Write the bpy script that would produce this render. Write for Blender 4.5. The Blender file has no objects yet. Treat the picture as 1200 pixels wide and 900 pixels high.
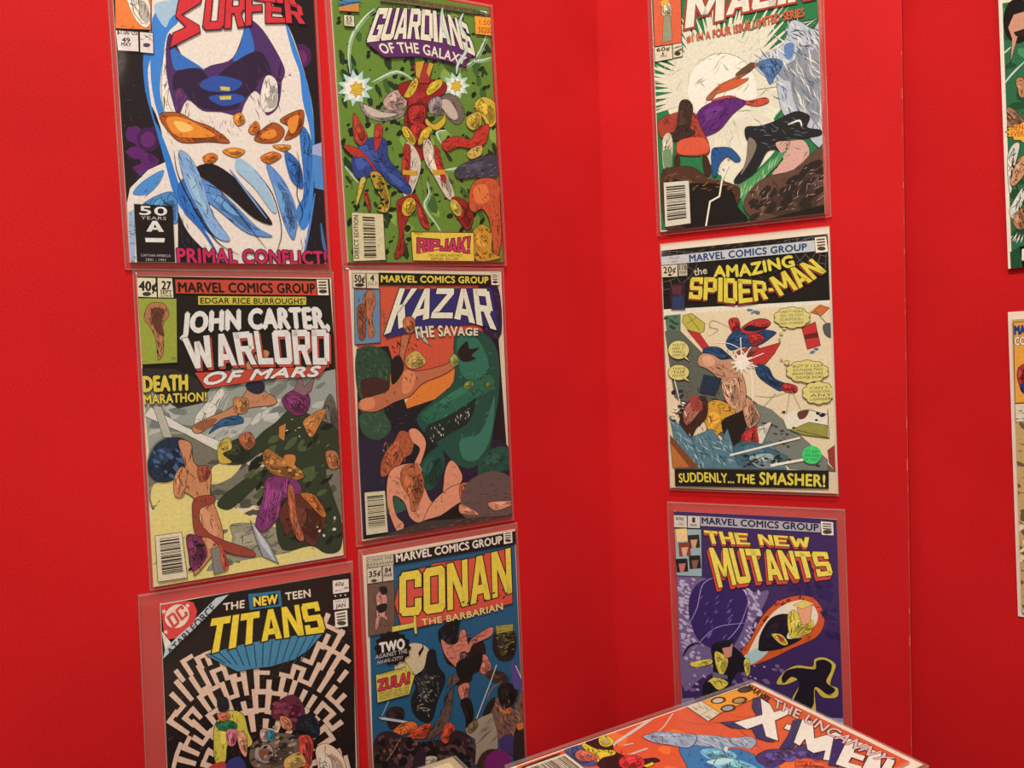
import bpy, math, random
from mathutils import Matrix, Vector

C = bpy.context.scene.collection
SC = bpy.context.scene

# ------------------------------------------------------------------ camera, world, lights, exposure
Z0 = 1.247                                    # eye height; the table top is at 0.75
cam_d = bpy.data.cameras.new('camera'); cam = bpy.data.objects.new('camera', cam_d); C.objects.link(cam)
cam_d.sensor_width = 36.0; cam_d.lens = 30.8495; cam_d.clip_start = 0.02
cam.matrix_world = Matrix([[0.999452, 0.033096, -0.0, 0.0], [-0.001402, 0.042351, -0.999102, 0.0], [-0.033067, 0.998554, 0.042374, 1.247], [0.0, 0.0, 0.0, 1.0]])
SC.camera = cam
SC.view_settings.view_transform = 'Standard'; SC.view_settings.look = 'None'
SC.view_settings.gamma = 1.0; SC.view_settings.use_curve_mapping = False
SC.view_settings.exposure = 0.0
w = bpy.data.worlds.new('world'); SC.world = w; w.use_nodes = True
w.node_tree.nodes['Background'].inputs['Color'].default_value = (1.0, 0.80, 0.62, 1)
w.node_tree.nodes['Background'].inputs['Strength'].default_value = 0.36
def area(name, loc, target, size, power, col):
    l = bpy.data.lights.new(name, 'AREA'); l.shape = 'RECTANGLE'; l.size, l.size_y = size; l.energy = power; l.color = col
    o = bpy.data.objects.new(name, l); C.objects.link(o); o.location = loc
    o.rotation_euler = (Vector(target) - Vector(loc)).to_track_quat('-Z', 'Y').to_euler()
area('ceiling_lamp', (-0.15, -0.35, 3.05), (0.1, 0.8, 1.2), (0.40, 0.26), 56, (1.0, 0.84, 0.66))
area('room_lamp', (0.9, -1.9, 2.4), (0.0, 0.9, 1.1), (1.0, 1.0), 18, (1.0, 0.80, 0.60))

# ------------------------------------------------------------------ small helpers
def lin(c):
    return c/12.92 if c <= 0.04045 else ((c+0.055)/1.055)**2.4
def hexlin(h):
    return [lin(int(h[i:i+2], 16)/255) for i in (0, 2, 4)]
def mesh_obj(name, verts, faces, mat, parent=None, mw=None):
    me = bpy.data.meshes.new(name); me.from_pydata(verts, [], faces); me.update()
    me.materials.append(mat); o = bpy.data.objects.new(name, me); C.objects.link(o)
    if parent is not None: o.parent = parent
    if mw is not None: o.matrix_world = mw
    return o
def box_data(x0, x1, y0, y1, z0, z1):
    v = [(x, y, z) for z in (z0, z1) for y in (y0, y1) for x in (x0, x1)]
    f = [(0, 2, 3, 1), (4, 5, 7, 6), (0, 1, 5, 4), (2, 6, 7, 3), (0, 4, 6, 2), (1, 3, 7, 5)]
    return v, f
def bevelled(o, wdt=0.002, seg=2):
    b = o.modifiers.new('bevel', 'BEVEL'); b.width = wdt; b.segments = seg; return o
def nodes(name):
    m = bpy.data.materials.new(name); m.use_nodes = True
    nt = m.node_tree; nt.nodes.clear()
    return m, nt, nt.nodes.new('ShaderNodeOutputMaterial')

def mat_plain(name, col, rough=0.6, col2=None, scale=60, bump=0.1, stretch=(1, 1, 1)):
    m, nt, out = nodes(name); N = nt.nodes; L = nt.links
    p = N.new('ShaderNodeBsdfPrincipled'); L.new(p.outputs[0], out.inputs[0])
    p.inputs['Roughness'].default_value = rough
    tc = N.new('ShaderNodeTexCoord'); mp = N.new('ShaderNodeMapping'); mp.inputs['Scale'].default_value = stretch
    L.new(tc.outputs['Object'], mp.inputs[0])
    no = N.new('ShaderNodeTexNoise'); no.inputs['Scale'].default_value = scale; no.inputs['Detail'].default_value = 5
    L.new(mp.outputs[0], no.inputs['Vector'])
    cr = N.new('ShaderNodeValToRGB'); c2 = col2 or [c*0.86 for c in col]
    cr.color_ramp.elements[0].position = 0.3; cr.color_ramp.elements[1].position = 0.7
    cr.color_ramp.elements[0].color = (*c2, 1); cr.color_ramp.elements[1].color = (*col, 1)
    L.new(no.outputs['Fac'], cr.inputs[0]); L.new(cr.outputs[0], p.inputs['Base Color'])
    if bump:
        b = N.new('ShaderNodeBump'); b.inputs['Strength'].default_value = bump; b.inputs['Distance'].default_value = 0.001
        L.new(no.outputs['Fac'], b.inputs['Height']); L.new(b.outputs[0], p.inputs['Normal'])
    return m

def mat_board():
    # red printed corrugated board: fine mottle, faint horizontal flutes, slight sheen
    m, nt, out = nodes('red_corrugated_board'); N = nt.nodes; L = nt.links
    p = N.new('ShaderNodeBsdfPrincipled'); L.new(p.outputs[0], out.inputs[0])
    p.inputs['Roughness'].default_value = 0.62; p.inputs['Specular IOR Level'].default_value = 0.12
    tc = N.new('ShaderNodeTexCoord')
    n1 = N.new('ShaderNodeTexNoise'); n1.inputs['Scale'].default_value = 900; n1.inputs['Detail'].default_value = 3
    n2 = N.new('ShaderNodeTexNoise'); n2.inputs['Scale'].default_value = 5; n2.inputs['Detail'].default_value = 4
    mp = N.new('ShaderNodeMapping'); mp.inputs['Scale'].default_value = (4, 4, 150)
    n3 = N.new('ShaderNodeTexNoise'); n3.inputs['Scale'].default_value = 1.0; n3.inputs['Detail'].default_value = 2
    L.new(tc.outputs['Object'], n1.inputs['Vector']); L.new(tc.outputs['Object'], n2.inputs['Vector'])
    L.new(tc.outputs['Object'], mp.inputs[0]); L.new(mp.outputs[0], n3.inputs['Vector'])
    cr = N.new('ShaderNodeValToRGB')
    cr.color_ramp.elements[0].position = 0.36; cr.color_ramp.elements[0].color = (0.40, 0.006, 0.010, 1)
    cr.color_ramp.elements[1].position = 0.64; cr.color_ramp.elements[1].color = (0.64, 0.014, 0.020, 1)
    mx = N.new('ShaderNodeMath'); mx.operation = 'MULTIPLY_ADD'; mx.inputs[1].default_value = 0.55
    ad = N.new('ShaderNodeMath'); ad.operation = 'MULTIPLY_ADD'; ad.inputs[1].default_value = 0.30
    a2 = N.new('ShaderNodeMath'); a2.operation = 'MULTIPLY'; a2.inputs[1].default_value = 0.15
    L.new(n3.outputs['Fac'], a2.inputs[0]); L.new(n2.outputs['Fac'], ad.inputs[0]); L.new(a2.outputs[0], ad.inputs[2])
    L.new(n1.outputs['Fac'], mx.inputs[0]); L.new(ad.outputs[0], mx.inputs[2])
    L.new(mx.outputs[0], cr.inputs[0]); L.new(cr.outputs[0], p.inputs['Base Color'])
    b = N.new('ShaderNodeBump'); b.inputs['Strength'].default_value = 0.12; b.inputs['Distance'].default_value = 0.001
    L.new(n3.outputs['Fac'], b.inputs['Height']); L.new(b.outputs[0], p.inputs['Normal'])
    return m

def mat_print():
    # ink on paper: the colour of each printed patch is stored on its face; paper mottle on top
    m, nt, out = nodes('printed_paper'); N = nt.nodes; L = nt.links
    p = N.new('ShaderNodeBsdfPrincipled'); L.new(p.outputs[0], out.inputs[0])
    p.inputs['Roughness'].default_value = 0.42; p.inputs['Specular IOR Level'].default_value = 0.08
    at = N.new('ShaderNodeAttribute'); at.attribute_name = 'ink'
    tc = N.new('ShaderNodeTexCoord')
    no = N.new('ShaderNodeTexNoise'); no.inputs['Scale'].default_value = 380; no.inputs['Detail'].default_value = 5
    L.new(tc.outputs['Object'], no.inputs['Vector'])
    mr = N.new('ShaderNodeMapRange'); mr.inputs['From Min'].default_value = 0.3; mr.inputs['From Max'].default_value = 0.7
    mr.inputs['To Min'].default_value = 0.90; mr.inputs['To Max'].default_value = 1.08
    L.new(no.outputs['Fac'], mr.inputs['Value'])
    mu = N.new('ShaderNodeVectorMath'); mu.operation = 'SCALE'
    L.new(at.outputs['Color'], mu.inputs[0]); L.new(mr.outputs['Result'], mu.inputs['Scale'])
    L.new(mu.outputs[0], p.inputs['Base Color'])
    return m

def mat_sleeve(haze=0.05):
    # thin clear polypropylene: mostly transmits, weak haze, sharp fresnel reflection
    m, nt, out = nodes('clear_plastic'); N = nt.nodes; L = nt.links
    tr = N.new('ShaderNodeBsdfTransparent'); tr.inputs[0].default_value = (0.985, 0.985, 0.98, 1)
    df = N.new('ShaderNodeBsdfDiffuse'); df.inputs[0].default_value = (0.85, 0.82, 0.80, 1)
    gl = N.new('ShaderNodeBsdfGlossy'); gl.inputs['Roughness'].default_value = 0.16
    lw = N.new('ShaderNodeLayerWeight'); lw.inputs['Blend'].default_value = 0.5
    pw = N.new('ShaderNodeMath'); pw.operation = 'POWER'; pw.inputs[1].default_value = 4.0
    fr = N.new('ShaderNodeMath'); fr.operation = 'MULTIPLY_ADD'; fr.inputs[1].default_value = 0.9; fr.inputs[2].default_value = 0.022
    L.new(lw.outputs['Facing'], pw.inputs[0]); L.new(pw.outputs[0], fr.inputs[0])
    tc = N.new('ShaderNodeTexCoord'); no = N.new('ShaderNodeTexNoise'); no.inputs['Scale'].default_value = 16; no.inputs['Detail'].default_value = 2
    L.new(tc.outputs['Object'], no.inputs['Vector'])
    b = N.new('ShaderNodeBump'); b.inputs['Strength'].default_value = 0.25; b.inputs['Distance'].default_value = 0.004
    L.new(no.outputs['Fac'], b.inputs['Height']); L.new(b.outputs[0], gl.inputs['Normal'])
    m1 = N.new('ShaderNodeMixShader'); m1.inputs[0].default_value = haze
    m2 = N.new('ShaderNodeMixShader')
    L.new(tr.outputs[0], m1.inputs[1]); L.new(df.outputs[0], m1.inputs[2])
    L.new(fr.outputs[0], m2.inputs[0]); L.new(m1.outputs[0], m2.inputs[1]); L.new(gl.outputs[0], m2.inputs[2])
    L.new(m2.outputs[0], out.inputs[0])
    return m

M_BOARD = mat_board(); M_PRINT = mat_print(); M_SLEEVE = mat_sleeve(0.006); M_SEAM = mat_sleeve(0.10); M_FLAP = mat_sleeve(0.075)
M_CUT = mat_plain('board_cut_edge', (0.62, 0.20, 0.17), 0.8, scale=300)
M_WHITE = mat_plain('white_card', (0.80, 0.77, 0.72), 0.55, (0.74, 0.71, 0.66), scale=40, bump=0.03)
M_PAGE = mat_plain('newsprint_pages', (0.55, 0.44, 0.32), 0.8, (0.36, 0.28, 0.2), scale=60, bump=0.2, stretch=(1, 1, 90))
M_TABLE = mat_plain('table_cloth', (0.10, 0.09, 0.10), 0.85, (0.07, 0.065, 0.07), scale=90)
M_FLOOR = mat_plain('carpet', (0.16, 0.13, 0.11), 0.95, (0.10, 0.08, 0.07), scale=120)
M_WALL = mat_plain('wall_paint', (0.62, 0.55, 0.45), 0.85, (0.58, 0.51, 0.42), scale=20)
M_KRAFT = mat_plain('kraft_card', (0.42, 0.29, 0.17), 0.8, (0.36, 0.25, 0.15), scale=80)

# ------------------------------------------------------------------ the setting
v, f = box_data(-3, 3, -2.5, 2.2, -0.05, 0); o = mesh_obj('floor', v, f, M_FLOOR); o['kind'] = 'structure'
v, f = box_data(-3, 3, 2.2, 2.3, 0, 2.9); o = mesh_obj('wall_back', v, f, M_WALL); o['kind'] = 'structure'

# table
tbl = bpy.data.objects.new('display_table', None); C.objects.link(tbl); tbl.location = (0.05, 0.95, 0)
tbl['label'] = 'dark cloth-topped display table carrying the red boards'; tbl['category'] = 'table'
v, f = box_data(-0.95, 0.95, -0.62, 0.55, 0.715, 0.75); bevelled(mesh_obj('table_top', v, f, M_TABLE, tbl), 0.004)
for sx in (-1, 1):
    for y in (-0.55, 0.48):
        v, f = box_data(sx*0.88-0.025, sx*0.88+0.025, y-0.025, y+0.025, 0, 0.7149); mesh_obj('leg', v, f, M_TABLE, tbl)

# ------------------------------------------------------------------ display boards
def frame_matrix(org, d, n):
    # x along the panel, y up, z out towards the viewer
    m = Matrix(((d[0], 0, n[0], org[0]), (d[1], 0, n[1], org[1]), (0, 1, 0, org[2]), (0, 0, 0, 1)))
    return m
TH = 0.004; GAP = 0.0034      # board thickness; cover face stands this far in front of the board
HX, HY = 0.10912, 0.99619
YL, YR, YB = 0.56679, 0.50815, 0.83776
def dirn(yaw): return Vector((math.cos(yaw), math.sin(yaw), 0))
def nrm(d):
    n = Vector((d.y, -d.x, 0)); return n if n.y < 0 else -n
dL = dirn(YL); dR = dirn(-YR); dB = dirn(-YB)
nL, nR, nB = nrm(dL), nrm(dR), nrm(dB)
BOT, TOP = 0.7502, 1.247+0.43
def panel(name, mw, x0, x1, parent, cut=(True, True)):
    # slab with thin printed liners and a paler corrugated core showing at the cut edges
    h = TOP-BOT
    nx = 2
    v, f = box_data(x0, x1, 0, h, -TH, 0)
    o = mesh_obj(name, v, f, M_BOARD, parent, mw); bevelled(o, 0.0006, 2)
    return o
def cut_edge(mw, x, parent, sgn):
    h = TOP-BOT; rnd = random.Random(4)
    # torn white liner flecks and the fluted core, standing just proud of the slab's end
    vs, fs = [], []
    z = 0.0; n = 460
    for i in range(n):
        a = i*h/n; b = a+h/n*0.55
        t0, t1 = -TH*0.86, -TH*0.14
        k = len(vs); e = 0.00025*sgn
        vs += [(x, a, t0), (x, b, t0), (x, b, t1), (x, a, t1), (x+e, a, t0), (x+e, b, t0), (x+e, b, t1), (x+e, a, t1)]
        fs += [tuple(k+q for q in ff) for ff in ((0,1,2,3),(4,7,6,5),(0,4,5,1),(1,5,6,2),(2,6,7,3),(3,7,4,0))]
    o = mesh_obj('fluted_edge', vs, fs, M_CUT, parent, mw); o['kind'] = 'stuff'
    vs, fs = [], []
    y = 0.01
    while y < h-0.01:
        L = rnd.uniform(0.002, 0.012); w_ = rnd.uniform(0.0002, 0.0007)
        k = len(vs); x1 = x+0.0001*sgn
        vs += [(x1-w_*sgn, y, 0.00012), (x1, y, 0.00012), (x1, y+L, 0.00012), (x1-w_*sgn*rnd.uniform(.2, 1), y+L, 0.00012),
               (x1-w_*sgn, y, -0.0001), (x1, y, -0.0001), (x1, y+L, -0.0001), (x1-w_*sgn, y+L, -0.0001)]
        fs += [tuple(k+q for q in ff) for ff in ((0,1,2,3),(4,7,6,5),(0,4,5,1),(1,5,6,2),(2,6,7,3),(3,7,4,0))]
        y += L+rnd.uniform(0.0, 0.03)**0.6*0.5
    o = mesh_obj('worn_edge', vs, fs, M_CUT, parent, mw); o['kind'] = 'stuff'; o['label'] = 'pale worn edge'
H0 = Vector((HX, HY, BOT))
bL = -nL*GAP; bR = -nR*GAP; bB = -nB*GAP
# hinge of the two set-back planes
def meet(p, d, q, e):
    # intersection of p+s d and q+t e in xy
    det = d.x*(-e.y)+e.x*d.y
    s = ((q.x-p.x)*(-e.y)+e.x*(q.y-p.y))/det
    return p+d*s
HJ = meet(H0+bL, dL, H0+bR, dR)
boardA = bpy.data.objects.new('display_board', None); C.objects.link(boardA); boardA.location = HJ
boardA['label'] = 'large red folding display board carrying nine comics'; boardA['category'] = 'display board'
bpy.context.view_layer.update()
mwC = frame_matrix(HJ, dL, nL)
panel('centre_panel', mwC, -0.626, 0, boardA)
mwR = frame_matrix(HJ, dR, nR)
offR = (H0+bR-HJ).dot(dR)
WR = 0.3100+offR
panel('side_panel', mwR, 0, WR, boardA); cut_edge(mwR, WR, boardA, 1)
far = HJ-dL*0.626; dW = dirn(math.radians(72)); nW = nrm(dW); nW = -nW if nW.x < 0 else nW
mwW = frame_matrix(far-dW*0.30, dW, nW); panel('side_panel', mwW, 0, 0.30, boardA)
# score line of the fold: a shallow rounded crease strip
v, f = box_data(-0.0012, 0.0012, 0, TOP-BOT, -0.0006, 0.0004)
mesh_obj('fold_crease', v, f, M_BOARD, boardA, mwR)

OB = Vector((0.38477, 0.86327, BOT)) + bB
boardB = bpy.data.objects.new('display_board', None); C.objects.link(boardB); boardB.location = OB
boardB['label'] = 'second red display board standing behind the right edge of the first'; boardB['category'] = 'display board'
bpy.context.view_layer.update()
mwB = frame_matrix(OB, dB, nB)
panel('centre_panel', mwB, -0.004, 0.60, boardB)

# ------------------------------------------------------------------ drawing on covers (all in millimetres on the cover)
FONT = {}
def R_(x0, x1, y0, y1): return [(x0, y0), (x1, y0), (x1, y1), (x0, y1)]
t = .30; b = .19
FONT.update({
 'A': [[(0,0),(.29,0),(.60,1),(.36,1)], [(.71,0),(1,0),(.64,1),(.40,1)], [(.18,.18),(.82,.18),(.76,.37),(.24,.37)]],
 'B': [R_(0,t,0,1), R_(0,.82,1-b,1), R_(0,.82,.41,.59), R_(0,.85,0,b), R_(.68,.96,.55,.92), R_(.7,1,.07,.47)],
 'C': [R_(0,t,.08,.92), [(0,.86),(.14,1),(.86,1),(1,.88),(1,1-b),(0,1-b)], [(0,.14),(.14,0),(.86,0),(1,.12),(1,b),(0,b)], R_(.7,1,.62,.88), R_(.7,1,.12,.38)],
 'D': [R_(0,t,0,1), R_(0,.84,1-b,1), R_(0,.84,0,b), R_(.7,1,.1,.9)],
 'E': [R_(0,t,0,1), R_(0,1,1-b,1), R_(0,.85,.41,.59), R_(0,1,0,b)],
 'F': [R_(0,t,0,1), R_(0,1,1-b,1), R_(0,.85,.40,.59)],
 'G': [R_(0,t,.06,.94), R_(.05,1,1-b,1), R_(.05,1,0,b), R_(.7,1,0,.5), R_(.5,1,.36,.5), R_(.7,1,.68,.95)],
 'H': [R_(0,t,0,1), R_(.7,1,0,1), R_(0,1,.4,.6)],
 'I': [R_(.0,1,0,1)],
 'J': [R_(.7,1,.1,1), R_(.08,.9,0,b), R_(0,.3,.05,.38)],
 'K': [R_(0,t,0,1), [(t,.38),(.66,1),(1,1),(t,.62)][0:1]+[(.66,1),(1,1),(.42,.42),(.28,.42)], [(.32,.62),(.55,.62),(1,0),(.66,0),(.28,.50)]],
 'L': [R_(0,t,0,1), R_(0,1,0,b)],
 'M': [R_(0,.23,0,1), R_(.77,1,0,1), [(0,1),(.25,1),(.58,.25),(.42,.25)], [(1,1),(.75,1),(.42,.25),(.58,.25)]],
 'N': [R_(0,.27,0,1), R_(.73,1,0,1), [(0,1),(.3,1),(1,0),(.7,0)]],
 'O': [R_(0,t,.08,.92), R_(.7,1,.08,.92), [(0,1-b),(1,1-b),(1,.9),(.86,1),(.14,1),(0,.9)], [(0,b),(1,b),(1,.1),(.86,0),(.14,0),(0,.1)]],
 'P': [R_(0,t,0,1), R_(0,.85,1-b,1), R_(0,.85,.36,.54), R_(.7,1,.42,.94)],
 'R': [R_(0,t,0,1), R_(0,.85,1-b,1), R_(0,.85,.40,.57), R_(.7,.98,.46,.94), [(.45,.42),(.72,.48),(1,0),(.68,0)]],
 'S': [R_(0,.3,.5,.92), R_(.08,1,1-b,1), R_(.05,.95,.41,.59), R_(0,.92,0,b), R_(.7,1,.08,.5), R_(.72,1,.70,.95), R_(0,.28,.05,.3)],
 'T': [R_(0,1,1-b*1.1,1), R_(.34,.66,0,1)],
 'U': [R_(0,t,.08,1), R_(.7,1,.08,1), [(0,b),(1,b),(1,.1),(.86,0),(.14,0),(0,.1)]],
 'V': [[(0,1),(.3,1),(.62,0),(.38,0)], [(1,1),(.7,1),(.38,0),(.62,0)]],
 'W': [[(0,1),(.22,1),(.38,0),(.18,0)], [(1,1),(.78,1),(.62,0),(.82,0)], [(.40,.85),(.60,.85),(.38,0),(.2,0)], [(.40,.85),(.60,.85),(.8,0),(.62,0)]],
 'Y': [R_(.36,.64,0,.5), [(0,1),(.3,1),(.62,.42),(.38,.42)], [(1,1),(.7,1),(.38,.42),(.62,.42)]],
 'Z': [R_(0,1,1-b,1), R_(0,1,0,b), [(.65,1-b),(1,1-b),(.35,b),(0,b)]],
 '-': [R_(.05,.95,.4,.6)], '!': [[(.1,1),(.9,1),(.7,.32),(.3,.32)], R_(.2,.8,0,.18)],
})
WID = {'I': .34, 'M': 1.3, 'W': 1.35, '-': .45, '!': .42, ' ': .5, 'L': .85, 'J': .85}

def area2(p):
    return sum(p[i][0]*p[(i+1) % len(p)][1]-p[(i+1) % len(p)][0]*p[i][1] for i in range(len(p)))
def grow(p, d):
    # offset a convex polygon outwards by d
    if area2(p) < 0: p = p[::-1]
    n = len(p); out = []
    for i in range(n):
        a, c, e = p[i-1], p[i], p[(i+1) % n]
        u = (c[0]-a[0], c[1]-a[1]); v = (e[0]-c[0], e[1]-c[1])
        lu = math.hypot(*u) or 1e-6; lv = math.hypot(*v) or 1e-6
        n1 = (u[1]/lu, -u[0]/lu); n2 = (v[1]/lv, -v[0]/lv)
        s = (n1[0]+n2[0], n1[1]+n2[1]); k = max(s[0]**2+s[1]**2, 0.8)
        out.append((c[0]+s[0]*d*2/k, c[1]+s[1]*d*2/k))
    return out
def hull(pts):
    pts = sorted(set(pts))
    if len(pts) < 3: return pts
    def half(ps):
        h = []
        for p in ps:
            while len(h) > 1 and (h[-1][0]-h[-2][0])*(p[1]-h[-2][1])-(h[-1][1]-h[-2][1])*(p[0]-h[-2][0]) <= 0: h.pop()
            h.append(p)
        return h
    return half(pts)[:-1]+half(pts[::-1])[:-1]
def smooth(p, closed=True, k=4):
    n = len(p); out = []
    rng = range(n) if closed else range(n-1)
    for i in rng:
        g = lambda j: p[j % n] if closed else p[max(0, min(n-1, j))]
        a, b_, c, d = g(i-1), g(i), g(i+1), g(i+2)
        for s in range(k):
            u = s/k
            out.append(tuple(0.5*(2*b_[q]+(c[q]-a[q])*u+(2*a[q]-5*b_[q]+4*c[q]-d[q])*u*u+(3*b_[q]-a[q]-3*c[q]+d[q])*u**3) for q in (0, 1)))
    if not closed: out.append(p[-1])
    return out
def clip(p, W, H):
    for ax, lim, sg in ((0, 0, 1), (0, W, -1), (1, 0, 1), (1, H, -1)):
        if all((q[ax]-lim)*sg >= 0 for q in p): continue
        out = []
        for i in range(len(p)):
            a, c = p[i-1], p[i]; ia = (a[ax]-lim)*sg >= 0; ic = (c[ax]-lim)*sg >= 0
            if ia != ic:
                s = (lim-a[ax])/(c[ax]-a[ax]); out.append((a[0]+(c[0]-a[0])*s, a[1]+(c[1]-a[1])*s))
            if ic: out.append(c)
        p = out
        if len(p) < 3: return None
    return p
def inside(x, y, p):
    r = False
    for i in range(len(p)):
        (x1, y1), (x2, y2) = p[i-1], p[i]
        if (y1 > y) != (y2 > y) and x < (x2-x1)*(y-y1)/(y2-y1)+x1: r = not r
    return r
def pts(l): return list(zip(l[0::2], l[1::2]))
def along(p, u):
    # point at fraction u of a polyline, smoothed for three points or more
    if len(p) > 2: p = smooth(p, False, 5)
    L = [0]
    for i in range(1, len(p)): L.append(L[-1]+math.dist(p[i-1], p[i]))
    s = u*L[-1]
    for i in range(1, len(p)):
        if s <= L[i] or i == len(p)-1:
            k = (s-L[i-1])/((L[i]-L[i-1]) or 1e-9)
            return (p[i-1][0]+(p[i][0]-p[i-1][0])*k, p[i-1][1]+(p[i][1]-p[i-1][1])*k)
_txt = {}
def text_tris(s, bold):
    # built-in typeface turned into flat faces in a unit box
    key = (s, bold)
    if key in _txt: return _txt[key]
    def ev(off):
        cu = bpy.data.curves.new('t', 'FONT'); cu.body = s; cu.size = 1; cu.offset = off; cu.resolution_u = 3; cu.space_character = 1.06
        cu.fill_mode = 'FRONT'
        ob = bpy.data.objects.new('t', cu); C.objects.link(ob)
        dg = bpy.context.evaluated_depsgraph_get(); e = ob.evaluated_get(dg); me = e.to_mesh()
        vs = [(q.co.x, q.co.y) for q in me.vertices]; fs = [tuple(q.vertices) for q in me.polygons]
        e.to_mesh_clear(); bpy.data.objects.remove(ob); bpy.data.curves.remove(cu)
        return vs, fs
    vs, fs = ev(bold)
    if not vs: _txt[key] = ([], []); return _txt[key]
    _txt[key] = (vs, fs); return _txt[key]

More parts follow.
